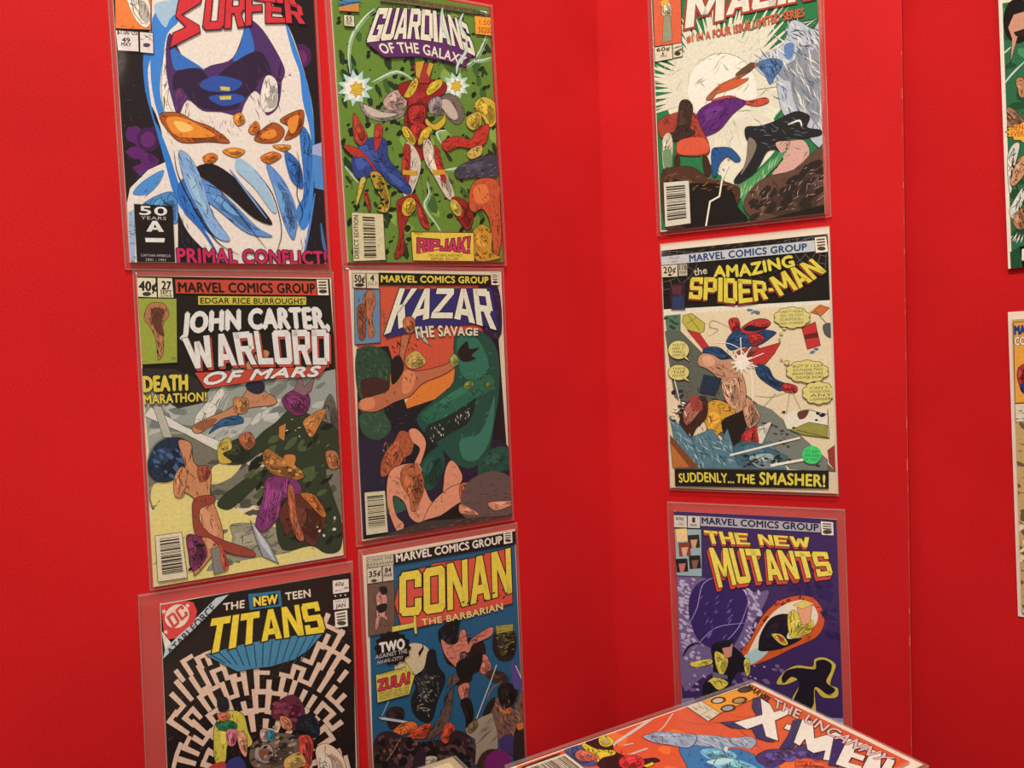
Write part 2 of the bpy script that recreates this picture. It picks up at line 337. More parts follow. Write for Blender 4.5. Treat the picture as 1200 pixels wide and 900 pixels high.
WARM = [lin(235/255), lin(220/255), lin(190/255)]
class Sheet:
    ZS = 6e-6
    def __init__(self, W, H, ref):
        self.W, self.H, self.z = W, H, 0
        k = (0.2126*hexlin(ref)[0]+0.7152*hexlin(ref)[1]+0.0722*hexlin(ref)[2])/(0.2126*WARM[0]+0.7152*WARM[1]+0.0722*WARM[2])
        self.k = k; self.parts = []
    def part(self, n, label): self.parts.append([n, label, [], [], []])
    def col(self, h): return [max(0.004, min(0.88, c/(wv*self.k)*0.78)) for c, wv in zip(hexlin(h), WARM)]
    def face(self, p, c, z):
        p = clip(p, self.W, self.H)
        if not p: return
        q = [p[0]]
        for a in p[1:]:
            if math.dist(a, q[-1]) > 1e-4: q.append(a)
        if len(q) < 3 or abs(area2(q)) < 1e-4: return
        if area2(q) > 0: q = q[::-1]
        P = self.parts[-1]; k = len(P[2])
        P[2] += [((x-self.W/2)/1000, (self.H-y)/1000, z*self.ZS) for x, y in q]
        P[3].append(tuple(range(k, k+len(q)))); P[4].append(c)
    def stroke(self, p, w_, c, z, closed=False, taper=False):
        n = len(p)
        for i in range(n if closed else n-1):
            a, e = p[i], p[(i+1) % n]; L = math.dist(a, e)
            if L < 1e-3: continue
            nx, ny = (e[1]-a[1])/L*w_/2, -(e[0]-a[0])/L*w_/2; ex, ey = (e[0]-a[0])/L*w_*.3, (e[1]-a[1])/L*w_*.3
            k0 = k1 = 1
            if taper: k0 = 0.25+0.75*math.sin(math.pi*min(1, (i+.5)/n)); k1 = 0.25+0.75*math.sin(math.pi*min(1, (i+1.5)/n))
            self.face([(a[0]-ex+nx*k0, a[1]-ey+ny*k0), (e[0]+ex+nx*k1, e[1]+ey+ny*k1), (e[0]+ex-nx*k1, e[1]+ey-ny*k1), (a[0]-ex-nx*k0, a[1]-ey-ny*k0)], c, z+(i % 9)*0.02)
    def model(self, p, c, A, z):
        # the printer's second tone, a lighter spot and loose pen strokes inside an inked patch
        r = random.Random(int(A*100)); n = len(p)
        cx, cy = sum(q[0] for q in p)/n, sum(q[1] for q in p)/n
        if not inside(cx, cy, p): return
        cc = self.col(c); dk = [v*0.55 for v in cc]; lt = [min(0.88, v*1.35+0.01) for v in cc]; bk = [v*0.12+0.004 for v in cc]
        sxx = sum((q[0]-cx)**2 for q in p); syy = sum((q[1]-cy)**2 for q in p); sxy = sum((q[0]-cx)*(q[1]-cy) for q in p)
        ax = 0.5*math.atan2(2*sxy, sxx-syy); rad = math.sqrt(A/math.pi)
        dx, dy = rad*0.22, rad*0.2
        q = [(cx+dx+(x-cx)*0.60, cy+dy+(y-cy)*0.62) for x, y in p]
        if all(inside(x, y, p) for x, y in q[::3]): self.z += 1; self.face(q, dk, z+1)
        q = [(cx-dx+(x-cx)*0.38, cy-dy+(y-cy)*0.38) for x, y in p]
        if all(inside(x, y, p) for x, y in q[::3]): self.z += 1; self.face(q, lt, z+2)
        self.z += 1
        xs = [q[0] for q in p]; ys = [q[1] for q in p]
        for i in range(min(46, int(A/9)+2)):
            for _t in range(6):
                x, y = r.uniform(min(xs), max(xs)), r.uniform(min(ys), max(ys))
                if inside(x, y, p): break
            else: continue
            a = ax+r.uniform(-.5, .5)+(0 if r.random() < .75 else 1.4); l = r.uniform(.2, .55)*min(rad, 9); w_ = r.uniform(.18, .55)
            e = [(x-math.cos(a)*l, y-math.sin(a)*l), (x+math.cos(a)*l, y+math.sin(a)*l)]
            if not all(inside(u, v, p) for u, v in e): continue
            b = r.uniform(-.25, .25)*l
            mpt = (x-math.sin(a)*b, y+math.cos(a)*b)
            self.stroke(smooth([e[0], mpt, e[1]], False, 3), w_*1.6, bk if r.random() < .8 else lt, z+3, False, True)
    def run(self, op):
        k = op[0]; self.z += 1; z = self.z
        if k == 'part': self.part(op[1], op[2])
        elif k == 'p':
            _, c, p, sm, ink, ic = op; p = pts(p)
            if sm and len(p) > 2: p = smooth(p)
            self.face(p, self.col(c), z)
            A = abs(area2(p))/2
            if sm and ink >= 0.3 and 25 < A < 6000: self.model(p, c, A, z); self.z = z+4; z += 3
            if ink: self.z += 1; self.stroke(p, ink*0.9, self.col(ic), z+1, True)
        elif k == 'l':
            _, c, w_, p, sm = op; p = pts(p)
            if sm: p = smooth(p, False)
            self.stroke(p, w_, self.col(c), z, False, bool(sm))
        elif k == 'h':
            _, c, n, w_, L, ang, jit, p, seed = op; p = pts(p); r = random.Random(seed*77+n)
            xs = [q[0] for q in p]; ys = [q[1] for q in p]; cc = self.col(c)
            for i in range(n):
                for _t in range(8):
                    x, y = r.uniform(min(xs), max(xs)), r.uniform(min(ys), max(ys))
                    if inside(x, y, p): break
                else: continue
                a = math.radians(ang+r.uniform(-jit, jit)); l = L*r.uniform(.4, 1.1)/2; ww = w_*r.uniform(.7, 1.6)/2
                dx, dy = math.cos(a), math.sin(a); bx, by = r.uniform(-.12, .12)*l*-dy, r.uniform(-.12, .12)*l*dx
                self.face([(x-dx*l, y-dy*l), (x+bx-dy*ww, y+by+dx*ww), (x+dx*l, y+dy*l), (x+bx+dy*ww, y+by-dx*ww)], cc, z+i*0.003)
        elif k == 'o':
            _, c, n, r0, r1, asp, ang, p, seed = op; p = pts(p); r = random.Random(seed*31+n)
            xs = [q[0] for q in p]; ys = [q[1] for q in p]; cc = self.col(c)
            for i in range(n):
                for _t in range(8):
                    x, y = r.uniform(min(xs), max(xs)), r.uniform(min(ys), max(ys))
                    if inside(x, y, p): break
                else: continue
                s = r.uniform(r0, r1); a0 = math.radians(ang+r.uniform(-25, 25)); q = []
                for j in range(7):
                    u = j/7*2*math.pi; rr = s*r.uniform(.6, 1.1); X = rr*math.cos(u)*asp**.5; Y = rr*math.sin(u)/asp**.5
                    q.append((x+X*math.cos(a0)-Y*math.sin(a0), y+X*math.sin(a0)+Y*math.cos(a0)))
                self.face(q, cc, z+i*0.003)
        elif k == 't':
            _, s, c, t_, b_, bold, out = op; t_ = pts(t_); b_ = pts(b_)
            vs0, fs0 = text_tris(s, 0.0)
            if not vs0: return
            x0, x1 = min(q[0] for q in vs0), max(q[0] for q in vs0)
            y0, y1 = 0.0, max(q[1] for q in vs0)
            hgt = math.dist(along(t_, .5), along(b_, .5))
            wid = math.dist(along(b_, 0), along(b_, 1)); per = wid/max(1, len(s))
            def emit(rad, cc, zz, dirs):
                vs, fs = text_tris(s, 0.0); mp = []
                for x, y in vs:
                    u = (x-x0)/(x1-x0); v_ = (y-y0)/(y1-y0)
                    A = along(t_, u); B = along(b_, u)
                    mp.append((B[0]+(A[0]-B[0])*v_, B[1]+(A[1]-B[1])*v_))
                for m_, (ox, oy) in enumerate(dirs):
                    for f_ in fs: self.face([(mp[j][0]+ox*rad, mp[j][1]+oy*rad) for j in f_], cc, zz+m_*0.1)
            D8 = [(math.cos(a_*math.pi/4), math.sin(a_*math.pi/4)) for a_ in range(8)]
            rb = bold*hgt*1.1
            if out:
                emit(rb+out[1]*0.8, self.col(out[0]), z, D8); self.z += 1; z += 1
            emit(rb, self.col(c), z, D8[::2]+[(0, 0)] if rb > 0.05 else [(0, 0)])
        elif k == 'b':
            _, s, c, t_, b_, out, ext, gap = op; t_ = pts(t_); b_ = pts(b_)
            ws = [WID.get(ch, 1.0) for ch in s]; tot = sum(ws)+gap*(len(s)-1); cur = 0; polys = []
            for ch, w_ in zip(s, ws):
                for pl in FONT.get(ch, []):
                    q = []
                    dense = []
                    for i in range(len(pl)): dense.append(pl[i])
                    for x, y in dense:
                        u = (cur+x*w_)/tot; A = along(t_, u); B = along(b_, u)
                        q.append((B[0]+(A[0]-B[0])*y, B[1]+(A[1]-B[1])*y))
                    polys.append(q)
                cur += w_+gap
            if ext:
                e = [hull(list(map(tuple, q))+[(x+ext[1], y+ext[2]) for x, y in q]) for q in polys]
                if out:
                    for m_, q in enumerate(e): self.face(grow(q, out[1]), self.col(out[0]), z+m_*0.012)
                self.z += 1; z += 1
                for m_, q in enumerate(e): self.face(q, self.col(ext[0]), z+m_*0.012)
                self.z += 1; z += 1
            if out:
                for m_, q in enumerate(polys): self.face(grow(q, out[1]), self.col(out[0]), z+m_*0.012)
                self.z += 1; z += 1
            for m_, q in enumerate(polys): self.face(q, self.col(c), z+m_*0.012)
    def build(self, parent, zlift):
        res = {}
        for n, label, vs, fs, cs in self.parts:
            if not fs: continue
            vs = [(x, y, z+zlift) for x, y, z in vs]
            o = mesh_obj(n, vs, fs, M_PRINT, parent)
            at = o.data.color_attributes.new('ink', 'FLOAT_COLOR', 'CORNER')
            buf = []
            for f_, c in zip(fs, cs): buf += (list(c)+[1.0])*len(f_)
            at.data.foreach_set('color', buf)
            if label: o['label'] = label

def sleeve(parent, W, H, mg, bag):
    # W,H in metres; mg = margins left, right, top, bottom; a thin film lying over the comic, down to the rim
    l, r, tp, bt = mg
    X0, X1, Y0, Y1 = -W/2-l, W/2+r, -bt, H+tp
    zt = bag; xs = [X0, X0+0.0012, -W/2-0.0006] + [-W/2+W*i/12 for i in range(13)] + [W/2+0.0006, X1-0.0012, X1]
    ys = [Y0, Y0+0.0012, -0.0006] + [H*i/16 for i in range(17)] + [H+0.0006, Y1-0.0012, Y1]
    rnd = random.Random(int(W*1e5)+int(l*1e5))
    vs = []
    for y in ys:
        for x in xs:
            ins = -W/2-0.0007 <= x <= W/2+0.0007 and -0.0007 <= y <= H+0.0007
            if ins: z = zt+rnd.uniform(0, 0.0004)
            else:
                dx = max(0, abs(x)-W/2); dy = max(0, -y, y-H); d = math.hypot(dx, dy)
                z = max(-GAP+0.0004, zt-(zt+GAP)*min(1, d/0.006))
                z = max(z, -GAP+0.0005+0.0012*rnd.random()) 
            vs.append((x, y, z))
    nx = len(xs); fs = [(j*nx+i, j*nx+i+1, (j+1)*nx+i+1, (j+1)*nx+i) for j in range(len(ys)-1) for i in range(nx-1)]
    o = mesh_obj('plastic_sleeve', vs, fs, M_SLEEVE, parent)
    o.data.materials.append(M_FLAP)
    for pl in o.data.polygons:
        c = pl.center
        if not (-W/2 <= c.x <= W/2 and 0 <= c.y <= H): pl.material_index = 1
        pl.use_smooth = True
    # welded rim
    e = 0.0008; vs, fs = [], []
    for (a0, a1, b0, b1) in ((X0, X1, Y0, Y0+e), (X0, X1, Y1-e*1.6, Y1), (X0, X0+e, Y0, Y1), (X1-e, X1, Y0, Y1)):
        v_, f_ = box_data(a0, a1, b0, b1, -GAP+0.0002, -GAP+0.0026); k = len(vs); vs += v_; fs += [tuple(k+q for q in ff) for ff in f_]
    mesh_obj('welded_seam', vs, fs, M_SEAM, o)

def comic(spec):
    n = spec['n']; W, H = spec['w'], spec['h']
    root = bpy.data.objects.new('comic_book', None); C.objects.link(root)
    root['label'] = spec['label']; root['category'] = 'comic book'; root['group'] = spec['group']
    # page block under a folded cover; the cover's face is the local plane z = 0
    back = spec.get('backing')
    zb = -GAP+0.0007
    if back:
        l, r, tp, bt = back
        v_, f_ = box_data(-W/2-l, W/2+r, -bt, H+tp, zb-0.0003, zb+0.0005); mesh_obj('backing_board', v_, f_, M_WHITE, root)
        zb += 0.0006
    v_, f_ = box_data(-W/2+0.0006, W/2-0.0008, 0.0006, H-0.0006, zb, -0.00035); mesh_obj('page_block', v_, f_, M_PAGE, root)
    # cover: front sheet and rounded spine at the left
    prof = [(W/2, -0.0002), (-W/2+0.0012, -0.0002)] + [(-W/2+0.0012-0.0012*math.sin(a), zb+(-0.0002-zb)*(0.5+0.5*math.cos(a))) for a in (math.pi*q/6 for q in range(1, 6))] + [(-W/2+0.0012, zb)]
    vs = [(x, y, z) for y in (0, H) for x, z in prof]; m_ = len(prof)
    fs = [(i, i+1, m_+i+1, m_+i) for i in range(m_-1)]
    cv = mesh_obj('cover', vs, fs, M_WHITE if not spec.get('spine') else M_WHITE, root)
    so = cv.modifiers.new('paper', 'SOLIDIFY'); so.thickness = 0.00015; so.offset = -1
    sh = Sheet(W*1000, H*1000, spec['ref'])
    for op in spec['ops']: sh.run(op)
    sh.build(cv, 0.0)
    if spec.get('bag'): sleeve(root, W+(back[0]+back[1] if back and False else 0), H, spec['bag'], sh.z*Sheet.ZS+0.0007)
    root.matrix_world = spec['mw']
    return root

def wall_matrix(side, cx, cz, a, H):
    org, d, n = {'L': (H0, dL, nL), 'R': (H0, dR, nR), 'B': (OB-bB, dB, nB)}[side]
    o = Vector((org.x, org.y, Z0))+d*cx+Vector((0, 0, cz))
    base = frame_matrix(o, d, n) @ Matrix.Rotation(a, 4, 'Z') @ Matrix.Translation((0, -H/2, 0))
    return base

# ------------------------------------------------------------------ cover artwork data, in millimetres from each cover's top left corner
ART = {
 'pale_form': [
('part','cover_artwork',None),
('p','1c1418',[-2.8,-2.4,174.6,-3.5,175.6,263.7,-1.7,262.5],0,0,'1a1210'),
('o','5a1f5c',10,5,9,1.2,0,[-0.7,150.1,30,147.2,27.9,182.6,1.8,184.3],1),
('p','3a1840',[29.4,157.3,28.2,161.8,25.5,165.5,21.7,167.7,17.7,168,14.2,166.4,11.9,163.1,11.3,158.9,12.4,154.5,15.1,150.8,18.9,148.5,22.9,148.1,26.4,149.7,28.8,153],1,0,'1a1210'),
('p','5e2460',[25.6,157.6,24.8,160.5,23.1,162.9,20.7,164.4,18.2,164.6,16,163.5,14.5,161.4,14.1,158.6,14.9,155.8,16.6,153.4,18.9,151.9,21.5,151.7,23.7,152.7,25.2,154.9],1,0,'1a1210'),
('p','4a1c48',[165.8,70.2,164.5,75.1,161.6,79.3,157.5,81.9,153.2,82.5,149.4,80.9,147,77.4,146.3,72.8,147.5,68,150.4,63.8,154.4,61.1,158.8,60.5,162.6,62.1,165.1,65.5],1,0,'1a1210'),
('p','6a2858',[161.6,72.1,160.9,75,159.2,77.5,156.8,79.1,154.3,79.4,152,78.5,150.6,76.4,150.2,73.6,150.9,70.7,152.6,68.2,155,66.7,157.5,66.3,159.8,67.3,161.2,69.3],1,0,'1a1210'),
('o','6a4a6a',26,0.25,0.5,1,0,[2.6,95.9,16.6,94,26.7,202.8,1.8,204.1],2),
('p','dccfb6',[22.4,-2.7,7.1,22.2,25.8,58.1,21.6,88.4,19.8,118.3,30,147.2,40.4,217.4,56.2,245.2,81,260.5,141,259.8,158,212.5,164.3,151.3,163.8,110.1,152.2,62.5,142.3,39.8,132.1,25.4,134.4,-14.8],1,0.9,'1c1418'),
('p','dccfb6',[0.2,211.6,3.3,199.1,18.3,183.2,34.4,174.6,40.7,191.9,39.5,232.7,37.8,260.9,-0.5,261.3],0,0.5,'1c1418'),
('p','2f74b4',[22.1,80.9,37.6,61.3,26.3,90.2,23,105.6,25.3,137.7,29.9,149.8,37,171.8,44.1,196.8,60.4,216.5,77,239.5,64.4,234.6,45.4,217.2,37.6,202.2,32,174.7,27.3,152.5,20,115.8],1,0,'1a1210'),
('p','3a7cb8',[29.4,57.5,41.9,49.3,50,56.8,40.8,68.3,35.9,89,31.8,117,34.3,136.8,29.4,137.3,25.2,107.8],1,0,'1a1210'),
('p','9db6c8',[31.2,47.3,46.1,39.9,55.8,40.8,44,55.3,38.6,63.6],1,0,'1a1210'),
('p','f0e6d8',[35.9,89,40,80.9,41.3,100.8,37.4,123.9,40.5,133.6,34.5,133,33,116.8],1,0.4,'1c1418'),
('p','3a7cb8',[142.3,39.8,147.7,68.6,153.7,86.7,155.1,111.1,160.1,135.2,161.1,157.1,156.3,190.5,143.8,210.4,148.4,229.4,158,212.5,164.3,151.3,163.2,110.2,154.5,73.1],1,0,'1a1210'),
('p','2f6ca8',[150.9,136.1,161.6,148.8,156,196,147.9,212.9,152.3,185.2],1,0.3,'1c1418'),
('p','2868a8',[45.8,189,56.7,193.5,65,203.4,66.8,216.3,64.6,230.7,50,222.1,41.3,202],1,0.4,'1c1418'),
('p','4a84b4',[11.8,213.6,24.2,204.2,37.7,201,40.4,217.4,37.3,227.7,25.8,218],1,0.4,'1c1418'),
('p','4a84b4',[5.3,203.9,13,193.5,30.3,182.4,27.3,192.7,17.1,203.3],1,0,'1a1210'),
('h','2c5c8c',10,0.5,8,-50,12,[6.5,184,35.5,177,36.7,197.2,5,208.9],3),
('p','4a80b0',[161.4,151.6,174,161.7,173.1,192.3,162.1,190.2],0,0,'1a1210'),
('p','9aa0b8',[162,151.5,174.8,146.3,174,161.7,161,159.9],0,0.3,'1c1418'),
('p','4a2c58',[43.2,67.9,50.8,84.4,59.9,98.5,67.6,94.9,75.5,90.1,94.1,81.2,106.2,53.3,109.4,45,122.3,53.5,137.3,78,139.4,91.2,127.3,108.8,136.4,94.3,132.2,118.9,120.7,128.2,118.7,115,111.1,107.9,102.4,119.4,96.4,130.6,80.9,129.5,65.5,129.8,53.5,122.1,45.3,135.7,41.1,123.5,37.9,103.7,38.9,78.5],1,0,'1a1210'),
('p','3468a8',[42.6,78,50.8,84.4,67.7,93.7,65,96.6,50,97.2,43.9,96.7],1,0,'1a1210'),
('p','3468a8',[106.4,50.7,111.3,57.8,113.1,73.3,102,81.4,93.9,83.8,101.3,69.7],1,0,'1a1210'),
('p','2e1c34',[44.9,100.3,65.1,94,74.8,101.8,91.1,88.1,113.1,73.3,123.7,77.2,128.1,95.3,120,93.6,111.1,107.9,99.9,117.1,94.1,125.6,73.2,129,58.3,124.2,49.1,112.5,42.8,115.7],1,0,'1a1210'),
('p','2c4c90',[64.4,106.9,80.1,98.5,100.8,101.2,92.4,110.1,71.6,112.4],1,0,'1a1210'),
('p','2c4c90',[71.3,117.6,94.9,112.4,102.5,116.8,83.8,124],1,0,'1a1210'),
('p','c8b83a',[81.6,107.4,89.9,107.2,89.8,110.4,82,110.7],0,0,'1a1210'),
('p','c8b83a',[80.6,116.1,90.6,114.4,90.4,117.6,81,119.1],0,0,'1a1210'),
('h','54324e',22,0.5,10,60,12,[43.7,100.5,129.3,73.8,129.8,113.8,58.2,126.7],4),
('h','8a3a56',12,0.6,9,100,10,[42.8,115.7,56.4,114.2,55.1,137.3,42.7,138.5],5),
('h','6a2a48',14,0.7,12,80,14,[115,86.3,136.7,88.9,131.6,129.8,112.5,129],6),
('h','b09aa0',14,0.5,6,100,12,[65.3,133.7,115.2,128.7,109.1,142.6,69.6,146.1],7),
('h','8a6068',8,0.6,4,0,4,[131.2,89.6,145.2,87.8,141.4,104.5,130.2,105.7],8),
('p','dccfb6',[122.7,93.3,132.1,97.5,130.8,119.1,119.5,125.6,116.2,112.7],1,0.4,'5a3048'),
('p','a4501c',[30.2,136.7,45.4,133.6,57.5,139.1,72.3,143.3,87.1,155,69.1,156,46.9,158.4,35.9,149.2],1,0.6,'1c1418'),
('p','d8842c',[35.3,139.7,48.1,137.4,64.7,144,75,150.3,59.1,153.5,41.8,152.5],1,0,'1a1210'),
('p','eab85c',[41.2,141.6,49.9,141.3,57,146,46.9,149.7],1,0,'1a1210'),
('p','a4501c',[108.7,149.2,125.8,134.3,136.6,140.1,130.4,150.3,116.5,153.1],1,0.5,'1c1418'),
('p','d8842c',[114.2,147.4,125.5,139.7,129.4,144.8,122.2,148.9],1,0,'1a1210'),
('p','a4501c',[132.9,131,151.8,120.2,155.8,124.7,150.6,141.5,136.1,148.8,140.9,137],1,0.5,'1c1418'),
('p','d8842c',[139.8,131.7,150.1,125.2,147.9,137.7,142.6,142.2],1,0,'1a1210'),
('p','c86c24',[103.7,143.1,110.9,134.4,114.5,140.7,108.8,146.6],1,0.4,'1c1418'),
('p','d8842c',[124.7,154.6,141.4,153.2,135.5,159.1],1,0.4,'1c1418'),
('p','d8842c',[80.2,163.4,89.5,159.5,99.9,161.3,91.6,167.8],1,0.4,'1c1418'),
('p','c86c24',[63.2,169.9,71,165.4,76,168.9,67.9,176],1,0.4,'1c1418'),
('p','c86c24',[113.1,166.2,124.3,160,132.4,163.4,121,171],1,0.4,'1c1418'),
('p','d8842c',[91.1,132.4,97.9,128.3,101.5,135.3,94.6,139.9],1,0.4,'1c1418'),
('h','a8521c',40,0.35,6,60,60,[32.7,141.9,148.3,130.8,141.6,149.4,36.6,158.7],9),
('p','1c1418',[55,180.8,70.5,174.5,90.6,186.3,110.6,209.1,120.6,224.9,104.6,220.1,84.4,202.4,67,190.3],1,0,'1a1210'),
('p','5a86b8',[52,188.6,67,190.3,86.7,207.6,106.8,228,120,235.7,98.4,233.6,75.8,215.9,58.8,201.1],1,0.3,'1c1418'),
('p','7fa0c4',[43.5,166.3,53.1,170.6,61.9,190.6,68.1,216.2,82.2,239.3,69.4,237,57.9,216.7,46.9,191.5],1,0.3,'1c1418'),
('p','5a86b8',[118.2,171.2,133.9,186.3,143.6,213.1,139.4,237.9,131.7,224.5,124.9,197.7],1,0.3,'1c1418'),
('p','98b4cc',[94.3,167.6,112.1,182.3,124.3,208.5,121.2,214,106.1,193.3,91,178.3],1,0,'1a1210'),
('p','2c64a0',[135.5,159.1,149,169,150.6,190.8,139.7,183.3],1,0.3,'1c1418'),
('l','1c1418',1.0,[39.8,166.6,42.2,186.7,55.4,216.8,71.7,242.2,89.3,252.4],1),
('l','1c1418',0.8,[107,177.3,122.2,197.8,128.6,230,121.8,251.9],1),
('l','2c64a0',2.4,[45.4,217.2,59.5,232.1,71,252.7],1),
('l','1c1418',0.8,[146.8,158.2,148.7,174.5,144.6,196.6,149.3,212.9,142.8,226.8],1),
('l','1c1418',0.7,[74.4,195.1,93.8,220.5,113.9,246.6],1),
('l','6a90b4',2,[85.8,178.7,100.4,198.9,115.4,219.6],1),
('l','4a80b0',2,[161.8,195.7,154.1,229.2,146.8,257],1),
('l','3a6a98',3,[166.1,223.3,167.5,240,170.2,253.9],1),
('h','2a3a4c',24,0.45,10,70,12,[40.6,214.8,56.3,242.6,75.8,260.5,37.8,260.9],10),
('h','2a3a4c',18,0.45,10,100,12,[147.4,196.5,172.1,195.2,170.1,256.7,141.1,257.1],11),
('p','98aab8',[0.9,219,5.7,216.3,3.2,258.8,-0.3,258.8],0,0,'1a1210'),
('h','3c6488',16,0.6,5,10,12,[0.9,219,6.3,218.8,3.9,258.7,-0.8,258.8],12),
('part','corner_box',None),
('p','e07a38',[3,6,31.4,5.3,27.6,67.7,0,70.7],0,0.6,'1a1210'),
('p','ece0d0',[9.3,41.2,15.5,35.3,26.7,43.1,27.6,60.3,23,66.5,15.2,59.8],1,0.3,'1c1418'),
('h','a85a24',14,0.4,3,0,4,[4.3,67.3,27.3,65.8,27.2,67.3,4.2,69.3],13),
('part','price_box',None),
('p','d9cbb8',[-0.1,71.9,17.3,70.8,17,87,0.8,88.3],0,0.5,'1a1210'),
('p','d9cbb8',[18.5,70.6,28.9,70,28.4,87,17.9,87.4],0,0.5,'1a1210'),
('t','$1.00 US','2a2020',[1.4,70.9,16.7,69.9],[1.1,74.9,16.4,73.6],0.03,None),
('t','49','2a2020',[4.7,77,10.7,76.9],[4.4,81,10.4,80.6],0.04,None),
('t','MAY','2a2020',[3.9,81.3,11.4,80.7],[3.8,84.2,11.2,83.7],0.03,None),
('h','6a5a50',10,0.5,4,5,3,[19.8,71.9,27.9,71.2,27.6,76.4,19.5,77.1],14),
('p','4a4040',[26.2,80.3,25.8,81.1,25,81.9,23.8,82.4,22.6,82.5,21.4,82.4,20.7,81.9,20.4,81.1,20.8,80.4,21.6,79.6,22.8,79.1,24,79,25.2,79.1,25.9,79.6],0,0,'1a1210'),
('part','title_lettering',None),
('b','URFER','c83034',[75.4,27.3,108.1,22.2,132.3,21.4,158.6,26.4],[69.6,61.4,98.2,55,128.2,46,161.3,42.2],('2a1418',0.9),None,0.06),
('p','c83034',[52.6,33.8,71.4,30.5,68.9,39.1,52.8,51.4,66.8,58,67.4,63.8,41.2,80.7,44.9,67.6,55.9,61,47.7,53.4],0,0.9,'2a1418'),
('b','SILVER','c83034',[52.7,11.2,155.4,8],[51.5,31.5,154.3,26.6],('2a1418',0.6),None,0.08),
('part','anniversary_box',None),
('p','18100f',[5.7,212.3,35.8,212.5,35,259.4,5.2,259.7],0,0.4,'1a1210'),
('t','50','d9d2ca',[9.9,213.6,31.4,213.7],[9.4,220.7,30.9,220.6],0.03,None),
('t','YEARS','b8aea6',[10.3,221.9,30.4,221.8],[10.1,224.6,30.2,224.4],0.0,None),
('b','A','d9d2ca',[14.8,225.5,27.3,225.5],[13.8,234.5,27.7,234.4],None,None,0.12),
('t','CAPTAIN AMERICA','b8aea6',[8.4,253.2,31.9,253.3],[8.3,255.2,31.8,255.4],0.0,None),
('t','1941 - 1991','b8aea6',[12.2,256.6,27.8,256.9],[12.1,259.2,27.7,259.2],0.01,None),
('p','d9d2ca',[12.5,239.8,28.1,239.7,27.4,243.2,12.8,243.3],0,0,'1a1210'),
('part','story_title',None),
('t','PRIMAL CONFLICT!','c02450',[37.4,248.1,73.9,247.9,108.3,248.1,169.1,248.4],[37.4,259.9,73.2,259.8,107.7,259.7,169.3,260.1],0.035,('2a1018',1.0)),
 ],
 'green_speckle': [
('part','cover_artwork',None),
('p','5f7c2c',[-6.6,-2.4,180,-21.5,175.8,265.8,-6.2,264.7],0,0,'1a1210'),
('o','7c9a40',16,6,12,1.6,60,[4.1,34.4,174.6,3.9,168.7,259.4,0.3,259],1),
('o','3c5a28',26,4,9,2.0,70,[4.1,34.4,174.6,3.9,168.7,259.4,0.3,259],2),
('o','16220e',230,1,4.2,1.7,-30,[3.8,17.9,172.8,4.2,168.7,259.4,0.3,259],3),
('o','22321a',70,3,7,2.2,60,[2.3,59.5,176.1,37.5,168.7,259.4,0.3,259],4),
('l','b8c8a0',2.2,[43.2,20.3,31.6,30.5,18.1,49.1,13.8,66.5,14.2,83.2],1),
('l','8fae80',0.9,[45,21.7,33.4,31.9,19.8,50.6,15.5,67.9,15.9,84.7],1),
('l','b8c8a0',2.2,[171.8,19.7,153.2,52.6,131,67.3],1),
('l','8fae80',0.9,[173.9,21.2,155.3,54.2,133,68.9],1),
('l','b8c8a0',2.2,[82.1,84.5,63.1,76.4,36.8,89.2],1),
('l','8fae80',0.9,[84,86,64.9,77.9,38.6,90.8],1),
('l','b8c8a0',2.2,[112.9,129.1,102.3,132.9,113.2,150.2],1),
('l','8fae80',0.9,[114.8,130.8,104.2,134.6,115.1,151.8],1),
('l','b8c8a0',2.2,[88.8,181.4,89.7,193.3,83.8,205.4,96.2,223.1,99.2,229.1],1),
('l','8fae80',0.9,[90.7,183.1,91.6,195,85.7,207.2,98.1,224.9,101.1,230.8],1),
('l','b8c8a0',2.2,[171.5,50.4,153,55.7,132,52.1],1),
('l','8fae80',0.9,[173.6,52,155.1,57.3,134,53.7],1),
('l','b8c8a0',2.2,[3.4,171.2,14.6,184.8],1),
('l','8fae80',0.9,[5.1,172.8,16.4,186.4],1),
('l','b8c8a0',2.2,[110.2,168.4,135,164],1),
('l','8fae80',0.9,[112.1,170.1,137,165.8],1),
('p','a8c8d8',[37,94.9,29.2,98.8,33.4,104.8,25.3,104.3,25,112.1,19.2,107.5,14.5,114.5,12.9,107.2,5.5,111.2,8.4,103.6,0.5,103.5,7,98,1.2,93.7,9.2,91.9,7.3,84.8,14.3,87.4,17,79.7,20.8,85.8,27.2,80,26.5,87.8,34.7,85.6,29.6,92.6],0,0,'1a1210'),
('p','e6ecd8',[31.4,96.1,26.7,99.5,27.7,104.4,22.3,104.5,19.7,109.5,16.2,106.1,11.1,108.8,11,103.7,6,102.8,9.3,98.3,6.6,94.4,11.8,92.5,12.7,87.3,17.4,88.9,21.4,84.9,23.4,89.3,28.9,88.3,27.1,93.5],0,0,'1a1210'),
('p','a8c8a8',[144.8,81.5,137.6,85,141,90.2,133.5,89.7,132.1,96.1,127.2,92,121.7,97.1,121.2,90.9,113.7,92.8,117.7,87,111,85,118.1,81.7,114.8,76.6,122.1,77,123.5,70.6,128.4,74.7,133.9,69.5,134.4,75.6,142.1,73.6,138,79.6],0,0,'1a1210'),
('p','dce4cc',[139.8,83,135.5,85.9,136.5,89.9,131.5,90.1,129.1,94.2,125.8,91.5,121.1,93.7,121,89.5,116.3,88.9,119.4,85.1,116.8,81.9,121.6,80.2,122.4,75.9,126.7,77.3,130.5,73.8,132.3,77.5,137.4,76.6,135.8,80.9],0,0,'1a1210'),
